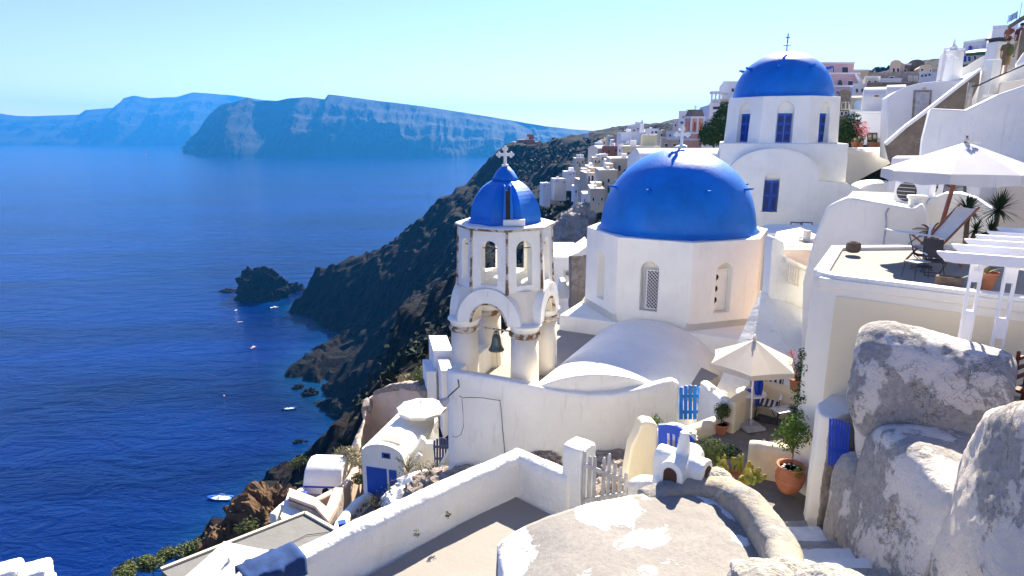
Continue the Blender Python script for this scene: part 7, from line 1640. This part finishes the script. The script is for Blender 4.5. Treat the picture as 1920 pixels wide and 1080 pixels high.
# dead twiggy shrubs by the whitewashed boulders
def twigs(label, px, py, Y, h, seed):
    q = aY(px, py, Y); t = thing('dry_shrub', label, 'shrub', (q.x, q.y, q.z-h*.5), 0, 'leafless shrubs by the boulders'); rn = random.Random(seed); m = MB()
    for _ in range(16):
        p = Vector((0, 0, 0)); d = Vector((rn.uniform(-.7, .7), rn.uniform(-.3, .3), 1)).normalized(); pts = [p]
        for j in range(4): p = p+d*h*.3; d = (d+Vector((rn.uniform(-.6, .6), rn.uniform(-.4, .4), rn.uniform(-.2, .2)))).normalized(); pts.append(p)
        m.tube(pts, [.025, .018, .014, .01, .006], 4)
    m.build('twigs', M['stem'], t, local=True); cloud('sparse_leaves', 90, [(0, 0, h*.7, h*.6)], .05, G3, t, seed)
for i, a in enumerate([(772, 898, 27, 1.1, 'leafless shrub nearest the stepped white wall'), (800, 898, 25.5, 1.1, 'leafless shrub nearest the podium wall'), (740, 925, 26.5, .9, 'leafless shrub in the middle of the boulders'), (765, 870, 30, .9, 'leafless shrub just right of the narrow blue door'), (815, 885, 25, .8, 'leafless shrub in front of the grey boulder'), (705, 945, 26, .8, 'leafless shrub at the left end of the boulders')]): twigs(a[4], *a[:4], 300+i)
for i, (px, py, Y) in enumerate([(840, 968, 9.9), (782, 1002, 9.3)]):
    q = aY(px, py, Y); o = cloud('weed', 40, [(0, 0, .03, .06)], .025, G3, None, 400+i); o.location = q; tag(o, ['tiny green weed at the foot of the long parapet, upper', 'tiny green weed at the foot of the long parapet, lower'][i], 'weed')
# scrub over the far hillside, uncountable
rnd = random.Random(77); vs = []; fs = []
pts = []
for _ in range(9000):
    y = rnd.uniform(50, 430); x = rnd.uniform(-10+y*.0-30, 20+y*.5); pts.append((x, y))
zz = terr(pts)
for (x, y), z in zip(pts, zz):
    if z < -55+rnd.uniform(-15, 10) or noise.noise(Vector((x*.03, y*.03, 0))) < .0: continue
    r = rnd.uniform(.5, 1.3)*(1+y/500)
    for _ in range(5):
        d = Vector((rnd.gauss(0, .5), rnd.gauss(0, .5), abs(rnd.gauss(0, .4)))); c = Vector((x, y, z+.3))+d*r; n = Vector((rnd.gauss(0, 1), rnd.gauss(0, 1), rnd.gauss(0, 1)+.6)).normalized(); a = n.orthogonal().normalized(); q = n.cross(a); s = r*rnd.uniform(.35, .7); i = len(vs)
        vs += [tuple(c-a*s), tuple(c+q*s*.8), tuple(c+a*s), tuple(c-q*s*.8)]; fs.append((i, i+1, i+2, i+3))
o = MB().add(vs, fs).build('hillside_scrub', leafmat('scrub_leaf', (.008, .013, .005), (.018, .026, .010)), weld=False); tag(o, kind='stuff')
MB().prism([(6.15, 8.75), (6.9, 7.9), (9.5, 6.0), (10.5, 7.2), (8.0, 9.05), (6.2, 10.3)], -8, -3.98).build('pergola_terrace', M['patio']).__setitem__('kind', 'structure')
m = MB(Tc)
for x in (-.17, .17): m.bar((x, -.34, -.05), (x, -.34, -.55), .03)
m.bar((-.17, -.34, -.3), (.17, -.34, -.3), .02); m.build('front_legs_frame', bpy.data.materials['red_brown_wood'], rc_)
rc_b = Tc.translation.z-.55
if rc_b > -3.98:
    for ch_ in [rc_]: ch_.location.z -= rc_b+3.98
